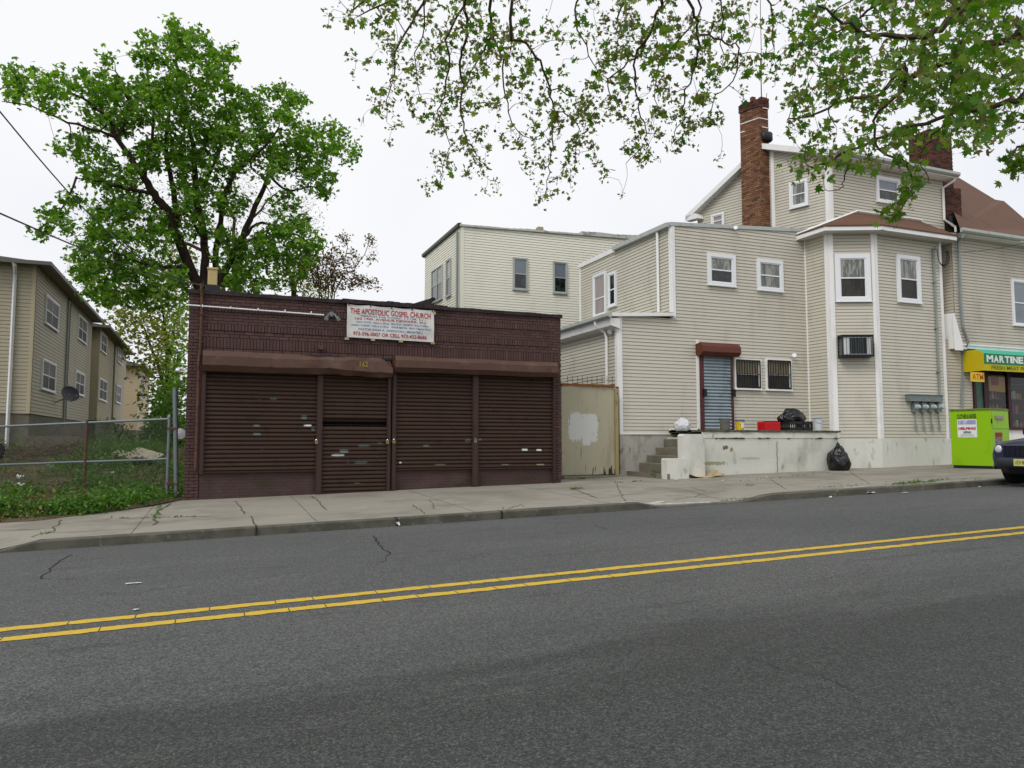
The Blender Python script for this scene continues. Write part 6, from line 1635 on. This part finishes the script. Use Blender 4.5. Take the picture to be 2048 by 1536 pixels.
# ================================================================= BAGS, BUCKETS, CRATES, CARDBOARD, LITTER
def bag(name,c,w,h,mat,label,cat,seed,knot=True,lean=0,group=None,flat=1.0,dy=1.):
    import bmesh
    bm=bmesh.new(); bmesh.ops.create_icosphere(bm,subdivisions=5,radius=1)
    mb=MB(); idx={}
    for v in bm.verts:
        p=v.co.copy(); q=p*1.6+Vector((seed,0,0))
        rdg=1-abs(noise.noise(q*1.3))*2; rd2=1-abs(noise.noise(q*3.1+Vector((3,3,3))))*2; an=math.atan2(p.y,p.x)
        pl=.05*math.sin(an*9+3*noise.noise(q))*max(0,p.z)
        r_=1+.26*noise.noise(q*.9)+.09*rdg+.05*rd2+pl+.02*noise.noise(q*9)
        z=p.z
        tp=max(0,z); shr=1-.28*tp**2
        x=p.x*r_*shr; y=p.y*r_*shr; z=max(-.72,z*r_)
        if knot and p.z>.96: z+=.08; x*=.7;y*=.7
        mb.v.append((c[0]+x*w/2+lean*(z+.7)*w*.2,c[1]+y*w/2*dy,c[2]+(z+.72)*h/1.8*flat))
    mb.f=[tuple(v.index for v in f.verts) for f in bm.faces]; mb.m=[0]*len(mb.f); bm.free()
    if knot:
        k=Vector((c[0]+lean*1.9*w*.2,c[1],c[2]+1.75*h/1.8)); mb.tube([k-Vector((0,0,.06)),k+Vector((0,0,.02)),k+Vector((.03,0,.07)),k+Vector((.05,.02,.05))],[.05,.025,.04,.015],8)
    return solo(name,mb,mat,label,cat,group,smooth=True)
zd=zdeck+.005
p=PG(1694,942); bag('bin_bag',(p.x,p.y+.28,p.z-.01),.56,.72,M['bagblack'],'full black bin bag leaning on the white wall on the pavement','bag',1,lean=-.15)
p=PY(1365,858,17.7); bag('carrier_bag',(p.x,17.7,zd-.03),.42,.36,M['bagwhite'],'white and red plastic carrier bag at the top of the side steps','bag',4,knot=False)
def bucket(name,u,v0,v1,wpx,m,label,cat,Y=17.15,rim=None,lid=None):
    p=PY(u,v0,Y); s=F/((p-EYE).dot(_f)); w=wpx/s/2; h=(v0-v1)/s; z=zd
    root=thing(name,label,cat,(p.x,Y,z)); mb=MB(); c=(p.x,Y,z)
    mb.lathe(c,[(w*.82,0),(w*.98,h*.93),(w*1.05,h*.93),(w*1.06,h),(w*.98,h),(w*.94,h*.9),(w*.78,.03)],24); obj('body',mb,M[m] if isinstance(m,str) else m,root,smooth=False)
    if rim: mb=MB(); mb.lathe(c,[(w*.9,h*.93),(w*.93,h*1.02),(w*.6,h*1.05),(w*.1,h*1.02)],24); obj('contents',mb,M[rim],root)
    if lid: mb=MB(); mb.lathe(c,[(w*1.07,h*.9),(w*1.07,h*1.03),(w*.95,h*1.06),(w*.05,h*1.06)],24); obj('lid',mb,M[lid],root)
    mb=MB(); mb.tube([(c[0]+w*1.03*math.cos(a),c[1]-.0-w*1.0*math.sin(a)*.6-w*.4,c[2]+h*.8-.06*math.sin(a)) for a in [math.pi*k/8 for k in range(9)]],.004,5); obj('handle',mb,M['galv'],root)
    return root,c,w,h
bucket('metal_pail',1450,860,837,22,'pail','dented grey metal pail in front of the blue shutter door','pail')
_,c,w,h=bucket('plastic_tub',1480,860,841,18,'yellowplastic','yellow plastic tub with purple lid just right of the door','tub',lid=None)
rt=bpy.data.objects['plastic_tub']; mb=MB(); mb.lathe(c,[(w*1.07,h*.93),(w*1.07,h*1.06),(w*.95,h*1.09),(w*.05,h*1.09)],24); obj('lid',mb,pbr('purple_lid',(86,90,130),.5),rt)
mb=MB(); vs=[]; 
for k in range(9): a=-math.pi/2-.45+.9*k/8; vs+=[(c[0]+w*.93*math.cos(a),c[1]+w*.93*math.sin(a)-.006,c[2]+h*.22),(c[0]+w*1.0*math.cos(a),c[1]+w*1.0*math.sin(a)-.006,c[2]+h*.75)]
mb.add(vs,[(2*k,2*k+2,2*k+3,2*k+1) for k in range(8)]); obj('paper_label',mb,M['paper'],rt)
bucket('plastic_bucket',1636,860,837,18,'whiteplastic','white plastic bucket with blue contents at the right end of the platform','bucket',rim='blueplastic')
def crate(u0,u1,v0,v1,m,label,Y,dep=.32,dz=0,grp='crates on the platform'):
    a=PY(u0,v0,Y);b=PY(u1,v0,Y); z=zd+dz; h=(v0-v1)/(F/((a-EYE).dot(_f))); x0,x1=a.x,b.x; root=thing('crate',label,'crate',((x0+x1)/2,Y,z),grp); mb=MB(); t=.018
    for (p,q,rr,s_) in((x0,x1,Y,Y+t),(x0,x1,Y+dep-t,Y+dep),(x0,x0+t,Y+t,Y+dep-t),(x1-t,x1,Y+t,Y+dep-t)):
        mb.box(p,q,rr,s_,z,z+h*.32); mb.box(p,q,rr,s_,z+h*.72,z+h)
        n=7; 
        for k in range(n+1):
            if q-p>t*2: xx=p+(q-p-.014)*k/n; mb.box(xx,xx+.014,rr,s_,z+h*.32,z+h*.72)
            else: yy=rr+(s_-rr-.014)*k/n; mb.box(p,q,yy,yy+.014,z+h*.32,z+h*.72)
        if m=='redplastic': mb.box(p+.005,q-.005,rr+.004,s_-.004,z+h*.32,z+h*.72)
    mb.box(x0+t,x1-t,Y+t,Y+dep-t,z,z+.015); obj('basket',mb,M[m],root)
    return root
crate(1530,1561,860,843,'redplastic','red plastic crate left of the black bag on the platform',17.1)
crate(1543,1566,860,841,'darkplastic','dark crate half hidden behind the red crate',17.5); crate(1580,1606,860,842,'darkplastic','dark slatted crate under the draped black bag',17.1); crate(1608,1626,860,842,'darkplastic','narrow dark crate between the black bag and the white bucket',17.2)
p=PY(1587,850,17.35); bag('bin_bag',(p.x,17.42,zd+.22),.78,.42,M['bagblack'],'black plastic bag slumped over the dark crates on the platform','bag',9,knot=False,dy=.6)
mb=MB(); r=random.Random(3); a=PG(1365,955);b=PG(1442,953); n=16;m_=5; vs=[]
for j in range(m_+1):
    for i in range(n+1):
        t=i/n; x=a.x+(b.x-a.x)*t; y=a.y-.45+.5*j/m_; z=walk_z(x,y)+.015+.035*(j/m_)**2+(.13*((t-.55)/.45)**2 if t>.55 else 0)*(.5+.5*j/m_)+(.07*((.2-t)/.2)**2 if t<.2 else 0)+.012*math.sin(t*11+j)
        vs.append((x,y,z))
q=n+1; mb.add(vs,[(j*q+i,j*q+i+1,(j+1)*q+i+1,(j+1)*q+i) for j in range(m_) for i in range(n)]); k0_=len(vs)
mb.add([(x,y,z-.008) for x,y,z in vs],[((j+1)*q+i,(j+1)*q+i+1,j*q+i+1,j*q+i) for j in range(m_) for i in range(n)])
fl2=[(x+.04,y+.02,z+.03+.05*math.sin(i*.4)) for i,(x,y,z) in enumerate(vs[-q:])]; 
solo('cardboard_sheet',mb,M['card'],'flattened curling sheet of brown cardboard on the pavement before the platform','cardboard')
def scrap(u,v,w,h,label,m='paper',hz=.02,zf=ground_z,pt=None):
    p=pt or PG(u,v); mb=MB(); n=4; vs=[]; 
    for j in range(n+1):
        for i in range(n+1):
            x=p.x+(i/n-.5)*w; y=p.y+(j/n-.5)*h; vs.append((x,y,p.z+.008+hz*(.5+noise.noise(Vector((x*31,y*31,u)))) ))
    q=n+1; mb.add(vs,[(j*q+i,j*q+i+1,(j+1)*q+i+1,(j+1)*q+i) for j in range(n) for i in range(n)])
    mb.add([(x,y,z-.004) for x,y,z in vs],[((j+1)*q+i,(j+1)*q+i+1,j*q+i+1,j*q+i) for j in range(n) for i in range(n)])
    return solo('litter_scrap',mb,M[m],label,'litter',group='scraps of litter')
scrap(796,1051,.06,.06,'crumpled white scrap against the kerb below the banner',hz=.07); scrap(267,1168,.14,.03,'thin white strip lying on the road at left',hz=.005); scrap(272,1221,.05,.03,'tiny pale scrap on the road just below the thin white strip',hz=.01)
scrap(1740,988,.20,.12,'pale crumpled wrapper in the gutter right of the dropped kerb',hz=.05,m='whiteplastic'); scrap(1662,996,.09,.05,'small white scrap in the gutter left of the wrapper',hz=.03); scrap(1959,975,.07,.05,'small white scrap in the gutter beside the parked car',hz=.03)
scrap(1812,986,.22,.05,'long pale scrap in the gutter below the grass tuft',hz=.01); scrap(1353,961,.1,.06,'white scrap on the pavement left of the cardboard'); scrap(1446,962,.1,.06,'white scrap on the pavement right of the cardboard'); scrap(1530,955,.12,.06,'pale scrap on the pavement beside the platform wall',hz=.01)
for u,v,l in((40,958,'upper of two white scraps among the lot weeds at left'),(41,974,'lower of two white scraps among the lot weeds at left'),(100,936,'white scrap on the heap behind the fence'),(222,952,'white scrap among weeds right of the rusty fence post'),(320,1003,'bluish white scrap under the fence by the gate post')):
    q=ray(u,v); t=18/q.y
    for _ in range(200):
        p=EYE+q*t
        if p.z<lot_z(p.x,p.y)+.05: break
        t+=.05/q.y*1
    scrap(u,v,.16,.14,l,hz=.12,pt=p)
mb=MB(); c=PY(-12,903,24); n=20; R1_,r1_=.2,.07; vs=[]
for i in range(n):
    a=2*math.pi*i/n
    for j in range(8): b=2*math.pi*j/8; vs.append((c.x+(R1_+r1_*math.cos(b))*math.cos(a),c.y+r1_*math.sin(b),c.z+(R1_+r1_*math.cos(b))*math.sin(a)))
mb.add(vs,[(i*8+j,i*8+(j+1)%8,((i+1)%n)*8+(j+1)%8,((i+1)%n)*8+j) for i in range(n) for j in range(8)]); solo('old_tyre',mb,M['tyre'],'old black tyre cut off by the left photo edge, behind the fence','tyre')
# ================================================================= CLOTHES BIN
nc=Vector((20.43,14.5,0)); fc=Vector((20.24,15.6,0)); dl=(fc-nc).normalized(); dr2=Vector((-dl.y,dl.x,0)); dr2=-dr2 if dr2.x<0 else dr2; WB=1.0
zg_=walk_z(20.6,15)-.01; zT2=PY(1980,817,14.5).z
bnn=thing('clothes_bin','lime green clothes and shoes donation bin beside the corner shop','donation bin',((nc+fc)/2+dr2*.5+Vector((0,0,zg_))))
pL=Pl(fc.x,fc.y,-dl.x,-dl.y); Ll=(fc-nc).length; pR=Pl(nc.x,nc.y,dr2.x,dr2.y)
ins=lambda p:p
mb=MB(); c4=[nc,fc,fc+dr2*WB,nc+dr2*WB]; z0b=zg_+.09
P=[]
for p in c4:
    cen=(nc+fc)/2+dr2*WB/2
    for dz in(z0b,zT2-.04):
        P.append((p.x,p.y,dz))
hull(mb,P); obj('body',mb,M['lime'],bnn)
mb=MB(); cen=(nc+fc)/2+dr2*WB/2; hull(mb,[(cen.x+(p.x-cen.x)*.95,cen.y+(p.y-cen.y)*.95,dz) for p in c4 for dz in(zg_,z0b)]); obj('skid',mb,M['darkplastic'],bnn)
mb=MB(); hull(mb,[(cen.x+(p.x-cen.x)*k,cen.y+(p.y-cen.y)*k,dz) for p in c4 for k,dz in((1.035,zT2-.04),(1.03,zT2-.01),(.96,zT2+.015))]); obj('lid',mb,M['limedark'],bnn)
mb=MB(); a=pL.hit(1914,838,.0); b=pL.hit(1952,828,.0); fontmesh(mb,'CLOTHES & SHOES',pL,a[0],b[0],a[1],b[1],.006,0,bold=.03); obj('lettering',mb,M['ink'],bnn)
a=pL.hit(1916,875,.0); b=pL.hit(1953,838.5,.0); mb=MB(); mb.pbox(pL,a[0],b[0],a[1],b[1],.0,.008,0)
w=b[0]-a[0]; h=b[1]-a[1]
fontmesh(mb,'HELPING',pL,a[0]+w*.05,b[0]-w*.05,a[1]+h*.42,a[1]+h*.57,.011,1,bold=.06)
mb.pbox(pL,a[0]+.02,b[0]-.02,a[1]+h*.72,b[1]-.02,.008,.0095,2); mb.pbox(pL,a[0]+w*.3,a[0]+w*.7,a[1]+h*.22,a[1]+h*.36,.008,.0095,3)
for k in range(3): mb.pbox(pL,a[0]+w*(.1+.05*k),b[0]-w*(.1+.05*k),a[1]+h*(.06+.05*k),a[1]+h*(.075+.05*k),.008,.0095,4)
obj('poster',mb,[M['paper'],M['redink'],pbr('lilac_poster_sky',(150,150,190),.6,[((200,200,215),9,.5,.6,(1,1,1),.8)]),pbr('poster_green',(90,130,110),.6,[((200,200,200),20,.5,.6,(1,1,1),.7)]),pbr('poster_grey',(120,120,130),.6)],bnn)
mb=MB(); a=pR.hit(1989,835,.0); b=pR.hit(2004,833,.0); z=a[1]; 
mb.pbox(pR,.06,WB-.05,zg_+1.15,zT2-.08,.0,.012); hd=obj('chute_door',mb,M['lime'],bnn)
mb=MB(); mb.pbox(pR,a[0],b[0],z-.04,z+.05,.012,.05); obj('handle',mb,pbr('pink_grey_handle',(150,130,130),.4),hd)
a=pR.hit(1990,865,.0); b=pR.hit(2006,905,.0); mb=MB(); mb.pbox(pR,a[0],b[0],b[1],a[1]-.13,.0,.006,0); mb.pbox(pR,a[0],b[0],a[1]-.125,a[1],.0,.006,1); obj('notice',mb,[pbr('photo_notice',(128,120,124),.6,[((70,66,70),16,.5,.6,(1,1,1),.8),((190,180,184),12,.6,.7,(1,1,1),.8)]),pbr('dark_red_notice',(140,36,40),.6)],bnn)
mb=MB(); 
for v in(842,911): zz_=PY(1979,v,14.5).z; p=nc+dr2*.02; mb.tube([(p.x-.01,p.y-.02,zz_-.06),(p.x-.01,p.y-.02,zz_+.06)],.02,8)
obj('hinge',mb,M['black'],bnn)
# ================================================================= PARKED CAR
XF,YCR=16.26,10.9; ZR=road_z(17.5,10.9)
car=thing('parked_car','dark navy off-roader with round headlights parked at the kerb by the green bin','car',(18.4,YCR,ZR))
def cp(a,b,z): return (XF+a,YCR-b,ZR+z)
def ring(a,hw,prof): return [cp(a,b*hw,z) for b,z in prof]
lower=[(-.96,.42),(-1.,.62),(-.995,.82),(-.95,.93),(-.82,1.0),(-.5,1.045),(0,1.06),(.5,1.045),(.82,1.0),(.95,.93),(.995,.82),(1.,.62),(.96,.42)]
secs=[]
for a,hw,dz in((.10,.66,-.15),(.14,.74,-.12),(.24,.80,-.08),(.45,.85,-.03),(1.0,.87,.03),(1.45,.87,.08)): secs.append(ring(a,hw,[(b,z+(dz if z>.7 else 0)) for b,z in lower]))
for a in(1.5,2.6,3.9): secs.append(ring(a,.875,[(b,min(z,1.06)) for b,z in lower]))
secs.append(ring(4.35,.82,[(b,min(z,1.0)) for b,z in lower]))
mb=MB(); k=len(lower); vs=[p for s in secs for p in s]
mb.add(vs,[(i*k+j,(i+1)*k+j,(i+1)*k+j+1,i*k+j+1) for i in range(len(secs)-1) for j in range(k-1)]+[tuple(range(k)),tuple(range((len(secs)-1)*k,len(secs)*k))[::-1]]); obj('body',mb,M['navy'],car,smooth=True)
cab=[(-.93,1.0),(-.90,1.2),(-.74,1.62),(-.6,1.74),(0,1.79),(.6,1.74),(.74,1.62),(.90,1.2),(.93,1.0)]
mb=MB(); cs_=[]
for a,f in((1.35,0.02),(1.75,.62),(1.98,.98),(2.1,1),(3.9,1),(4.1,.9),(4.3,.1)): cs_.append([cp(a,b*.875,1.02+(z-1.02)*f) for b,z in cab])
k=len(cab); vs=[p for s in cs_ for p in s]; mb.add(vs,[(i*k+j,(i+1)*k+j,(i+1)*k+j+1,i*k+j+1) for i in range(len(cs_)-1) for j in range(k-1)]); obj('cabin',mb,M['navy'],car,smooth=True)
mb=MB(); mb.add([cp(1.37,-.72,1.09),cp(1.37,.72,1.09),cp(1.93,.6,1.70),cp(1.93,-.6,1.70)],[(0,3,2,1)]); obj('windscreen',mb,M['glass'],car)
for s in(-1,1):
    mb=MB()
    for a0,a1 in((1.85,2.75),(2.85,3.6)): mb.add([cp(a0,s*.84,1.12),cp(a1,s*.84,1.12),cp(a1,s*.70,1.60),cp(a0+.15,s*.70,1.60)],[(0,1,2,3)])
    obj('side_window',mb,M['glass'],car)
# front face
mb=MB(); mb.bbox_bev(XF+.06,XF+.30,YCR-.46,YCR+.46,ZR+.60,ZR+.91,.03); gr=obj('grille',mb,M['navy'],car)
mb=MB()
for j in range(7):
    b=(j-3)*.112; mb.bbox_bev(XF+.052,XF+.065,YCR-b-.036,YCR-b+.036,ZR+.65,ZR+.88,.004)
obj('grille_slot',mb,M['black'],gr)
for s in(-1,1):
    hl=MB(); c=cp(.13,s*.57,.80); hl.lathe(c,[(.108,.08),(.112,.0),(.096,-.012)],24,0,'x'); h_=obj('headlight_rim',hl,M['navy'],car); h_.name='headlight'
    hl=MB(); hl.lathe(c,[(.092,-.0),(.082,-.03),(.05,-.045),(.004,-.05)],24,0,'x'); obj('lens',hl,M['lens'],h_,smooth=True)
    hl=MB(); hl.lathe(cp(.135,s*.57,.8),[(.05,-.02),(.03,-.05),(.004,-.055)],14,0,'x'); obj('bulb',hl,M['chrome'],h_)
    am=MB(); am.bbox_bev(XF+.20,XF+.36,YCR-s*.72-.08,YCR-s*.72+.08,ZR+.60,ZR+.67,.02); obj('turn_signal',am,M['amber'],car)
    # flare and wheel arch
    fl=MB(); vs=[]; n=16
    for i in range(n+1):
        an=math.pi*(-.02+1.04*i/n); 
        for (rr,b) in((.40,.80),(.40,.93),(.47,.945),(.52,.89)): vs.append(cp(.92-math.cos(an)*rr,s*b,.36+math.sin(an)*rr*.98))
    fl.add(vs,[(i*4+j,i*4+j+1,(i+1)*4+j+1,(i+1)*4+j) for i in range(n) for j in range(3)]); obj('wheel_flare',fl,M['bumper'],car,smooth=True)
    for a in(.92,3.55):
        wh=MB(); c=cp(a,s*.76,.36); wh.lathe(c,[(.2,-.10),(.31,-.115),(.355,-.08),(.36,0),(.355,.08),(.31,.115),(.2,.10)],28,0,'y'); w_=obj('wheel',wh,M['tyre'],car,smooth=False)
        wh=MB(); wh.lathe(c,[(.2,-.105*s if s>0 else .105),(.17,-.07*s),(.05,-.09*s)],20,0,'y'); obj('rim',wh,M['greymetal'],w_)
mb=MB()
bs=[]
for b in (-.82,-.79,-.68,-.4,0,.4,.68,.79,.82):
    t=abs(b)/.82; a0=.0+.34*max(0,(t-.55)/.45)**2; bs.append((b,a0))
prf=[(.06,.40),(.0,.44),(-.01,.53),(.0,.60),(.10,.63),(.22,.63)]
vs=[cp(a0+da,b,z) for b,a0 in bs for da,z in prf]; k=len(prf)
mb.add(vs,[(i*k+j,i*k+j+1,(i+1)*k+j+1,(i+1)*k+j) for i in range(len(bs)-1) for j in range(k-1)]); mb.box(XF+.3,XF+.55,YCR-.78,YCR+.78,ZR+.40,ZR+.60); obj('bumper',mb,M['bumper'],car,smooth=True)
mb=MB(); vs=[cp(a0+.1+da,b*.95,z) for b,a0 in bs for da,z in((.0,.42),(.06,.28),(.2,.24))]; mb.add(vs,[(i*3+j,i*3+j+1,(i+1)*3+j+1,(i+1)*3+j) for i in range(len(bs)-1) for j in range(2)]); obj('valance',mb,M['black'],car)
mb=MB(); mb.box(XF+.35,XF+1.6,YCR-.62,YCR+.62,ZR+.26,ZR+.4); obj('underbody',mb,M['black'],car)
mb=MB(); mb.bbox_bev(XF-.03,XF-.018,YCR-.155,YCR+.155,ZR+.44,ZR+.59,.003,0); pp_=Pl(XF-.032,YCR+.155,0,-1); fontmesh(mb,'UZH 88S',pp_,.03,.28,ZR+.475,ZR+.555,0,1,bold=.01); obj('number_plate',mb,[M['plate'],M['ink']],car)
for s in(-1,1): mb=MB(); mb.bbox_bev(XF+1.72,XF+1.86,YCR-s*1.0-.11,YCR-s*1.0+.11,ZR+1.12,ZR+1.30,.03); mb.tube([cp(1.8,s*.85,1.14),cp(1.8,s*.95,1.18)],.03,6); obj('wing_mirror',mb,M['black'],car)
# ================================================================= CABLES
def cable(a,b,sag,label,r_=.009):
    mb=MB(); mb.tube([a+(b-a)*k/24+Vector((0,0,-sag*math.sin(math.pi*k/24))) for k in range(25)],r_,5,caps=False); return solo('overhead_cable',mb,M['black'],label,'cable',group='cables to the shopfront corner')
at=Vector((-.2,16.93,4.70))
def far_end(u,v,Y,at,ext=1.6):
    p=PY(u,v,Y); return p
cable(at,PY(-60,150,9.),.5,'upper overhead cable sweeping down past the maple to the shopfront corner')
cable(at,PY(-60,400,7.5),.12,'lower overhead cable crossing in front of the maple towards the shopfront corner')
# ================================================================= WORLD, SUN, CAMERA
w=bpy.data.worlds.new('World'); scn.world=w; w.use_nodes=True; nt=NT(w.node_tree); bg=w.node_tree.nodes['Background']
SE,SR=math.radians(46),math.radians(238)
sky=nt.n('ShaderNodeTexSky'); sky.sky_type='NISHITA'; sky.sun_disc=False; sky.sun_elevation=SE; sky.sun_rotation=SR; sky.dust_density=6; sky.air_density=1.2
tc=nt.n('ShaderNodeTexCoord').outputs['Generated']; sp=nt.n('ShaderNodeSeparateXYZ',Vector=tc)
# overcast: cloud deck over the blue, a little brighter overhead, faint structure
nz=nt.n('ShaderNodeTexNoise',Vector=tc,Scale=1.6,Detail=4.,Roughness=.5)
clo=nt.mix(nt.step(nz.outputs[0],.3,.7),(7.9,8.15,8.8,1),(9.2,9.25,9.4,1))
ovc=nt.mix(.95,sky.outputs[0],clo)
nt.L(ovc,bg.inputs[0]); bg.inputs[1].default_value=.1
sd=bpy.data.lights.new('sun','SUN'); sd.energy=1.25; sd.angle=math.radians(25); sd.color=(1,.97,.92)
so=bpy.data.objects.new('sun',sd); COL.objects.link(so)
az=math.radians(238) # compass-like: direction to the sun, behind the viewer's left
dirv=Vector((math.sin(az)*math.cos(SE),math.cos(az)*math.cos(SE),math.sin(SE)))
so.rotation_euler=dirv.to_track_quat('Z','Y').to_euler()
cd=bpy.data.cameras.new('camera'); cd.sensor_width=36; cd.lens=F/2048*36; cd.clip_end=3000; cd.clip_start=.05
co=bpy.data.objects.new('camera',cd); COL.objects.link(co); 
R_=Matrix((_r,_u,-_f)).transposed(); co.matrix_world=Matrix.Translation(EYE)@R_.to_4x4(); scn.camera=co
scn.render.engine='CYCLES'; scn.view_settings.view_transform='Standard'; scn.view_settings.look='None'; scn.view_settings.exposure=.12; scn.view_settings.gamma=1
scn.render.resolution_x=1024; scn.render.resolution_y=768
scn.cycles.max_bounces=8; scn.cycles.transparent_max_bounces=8
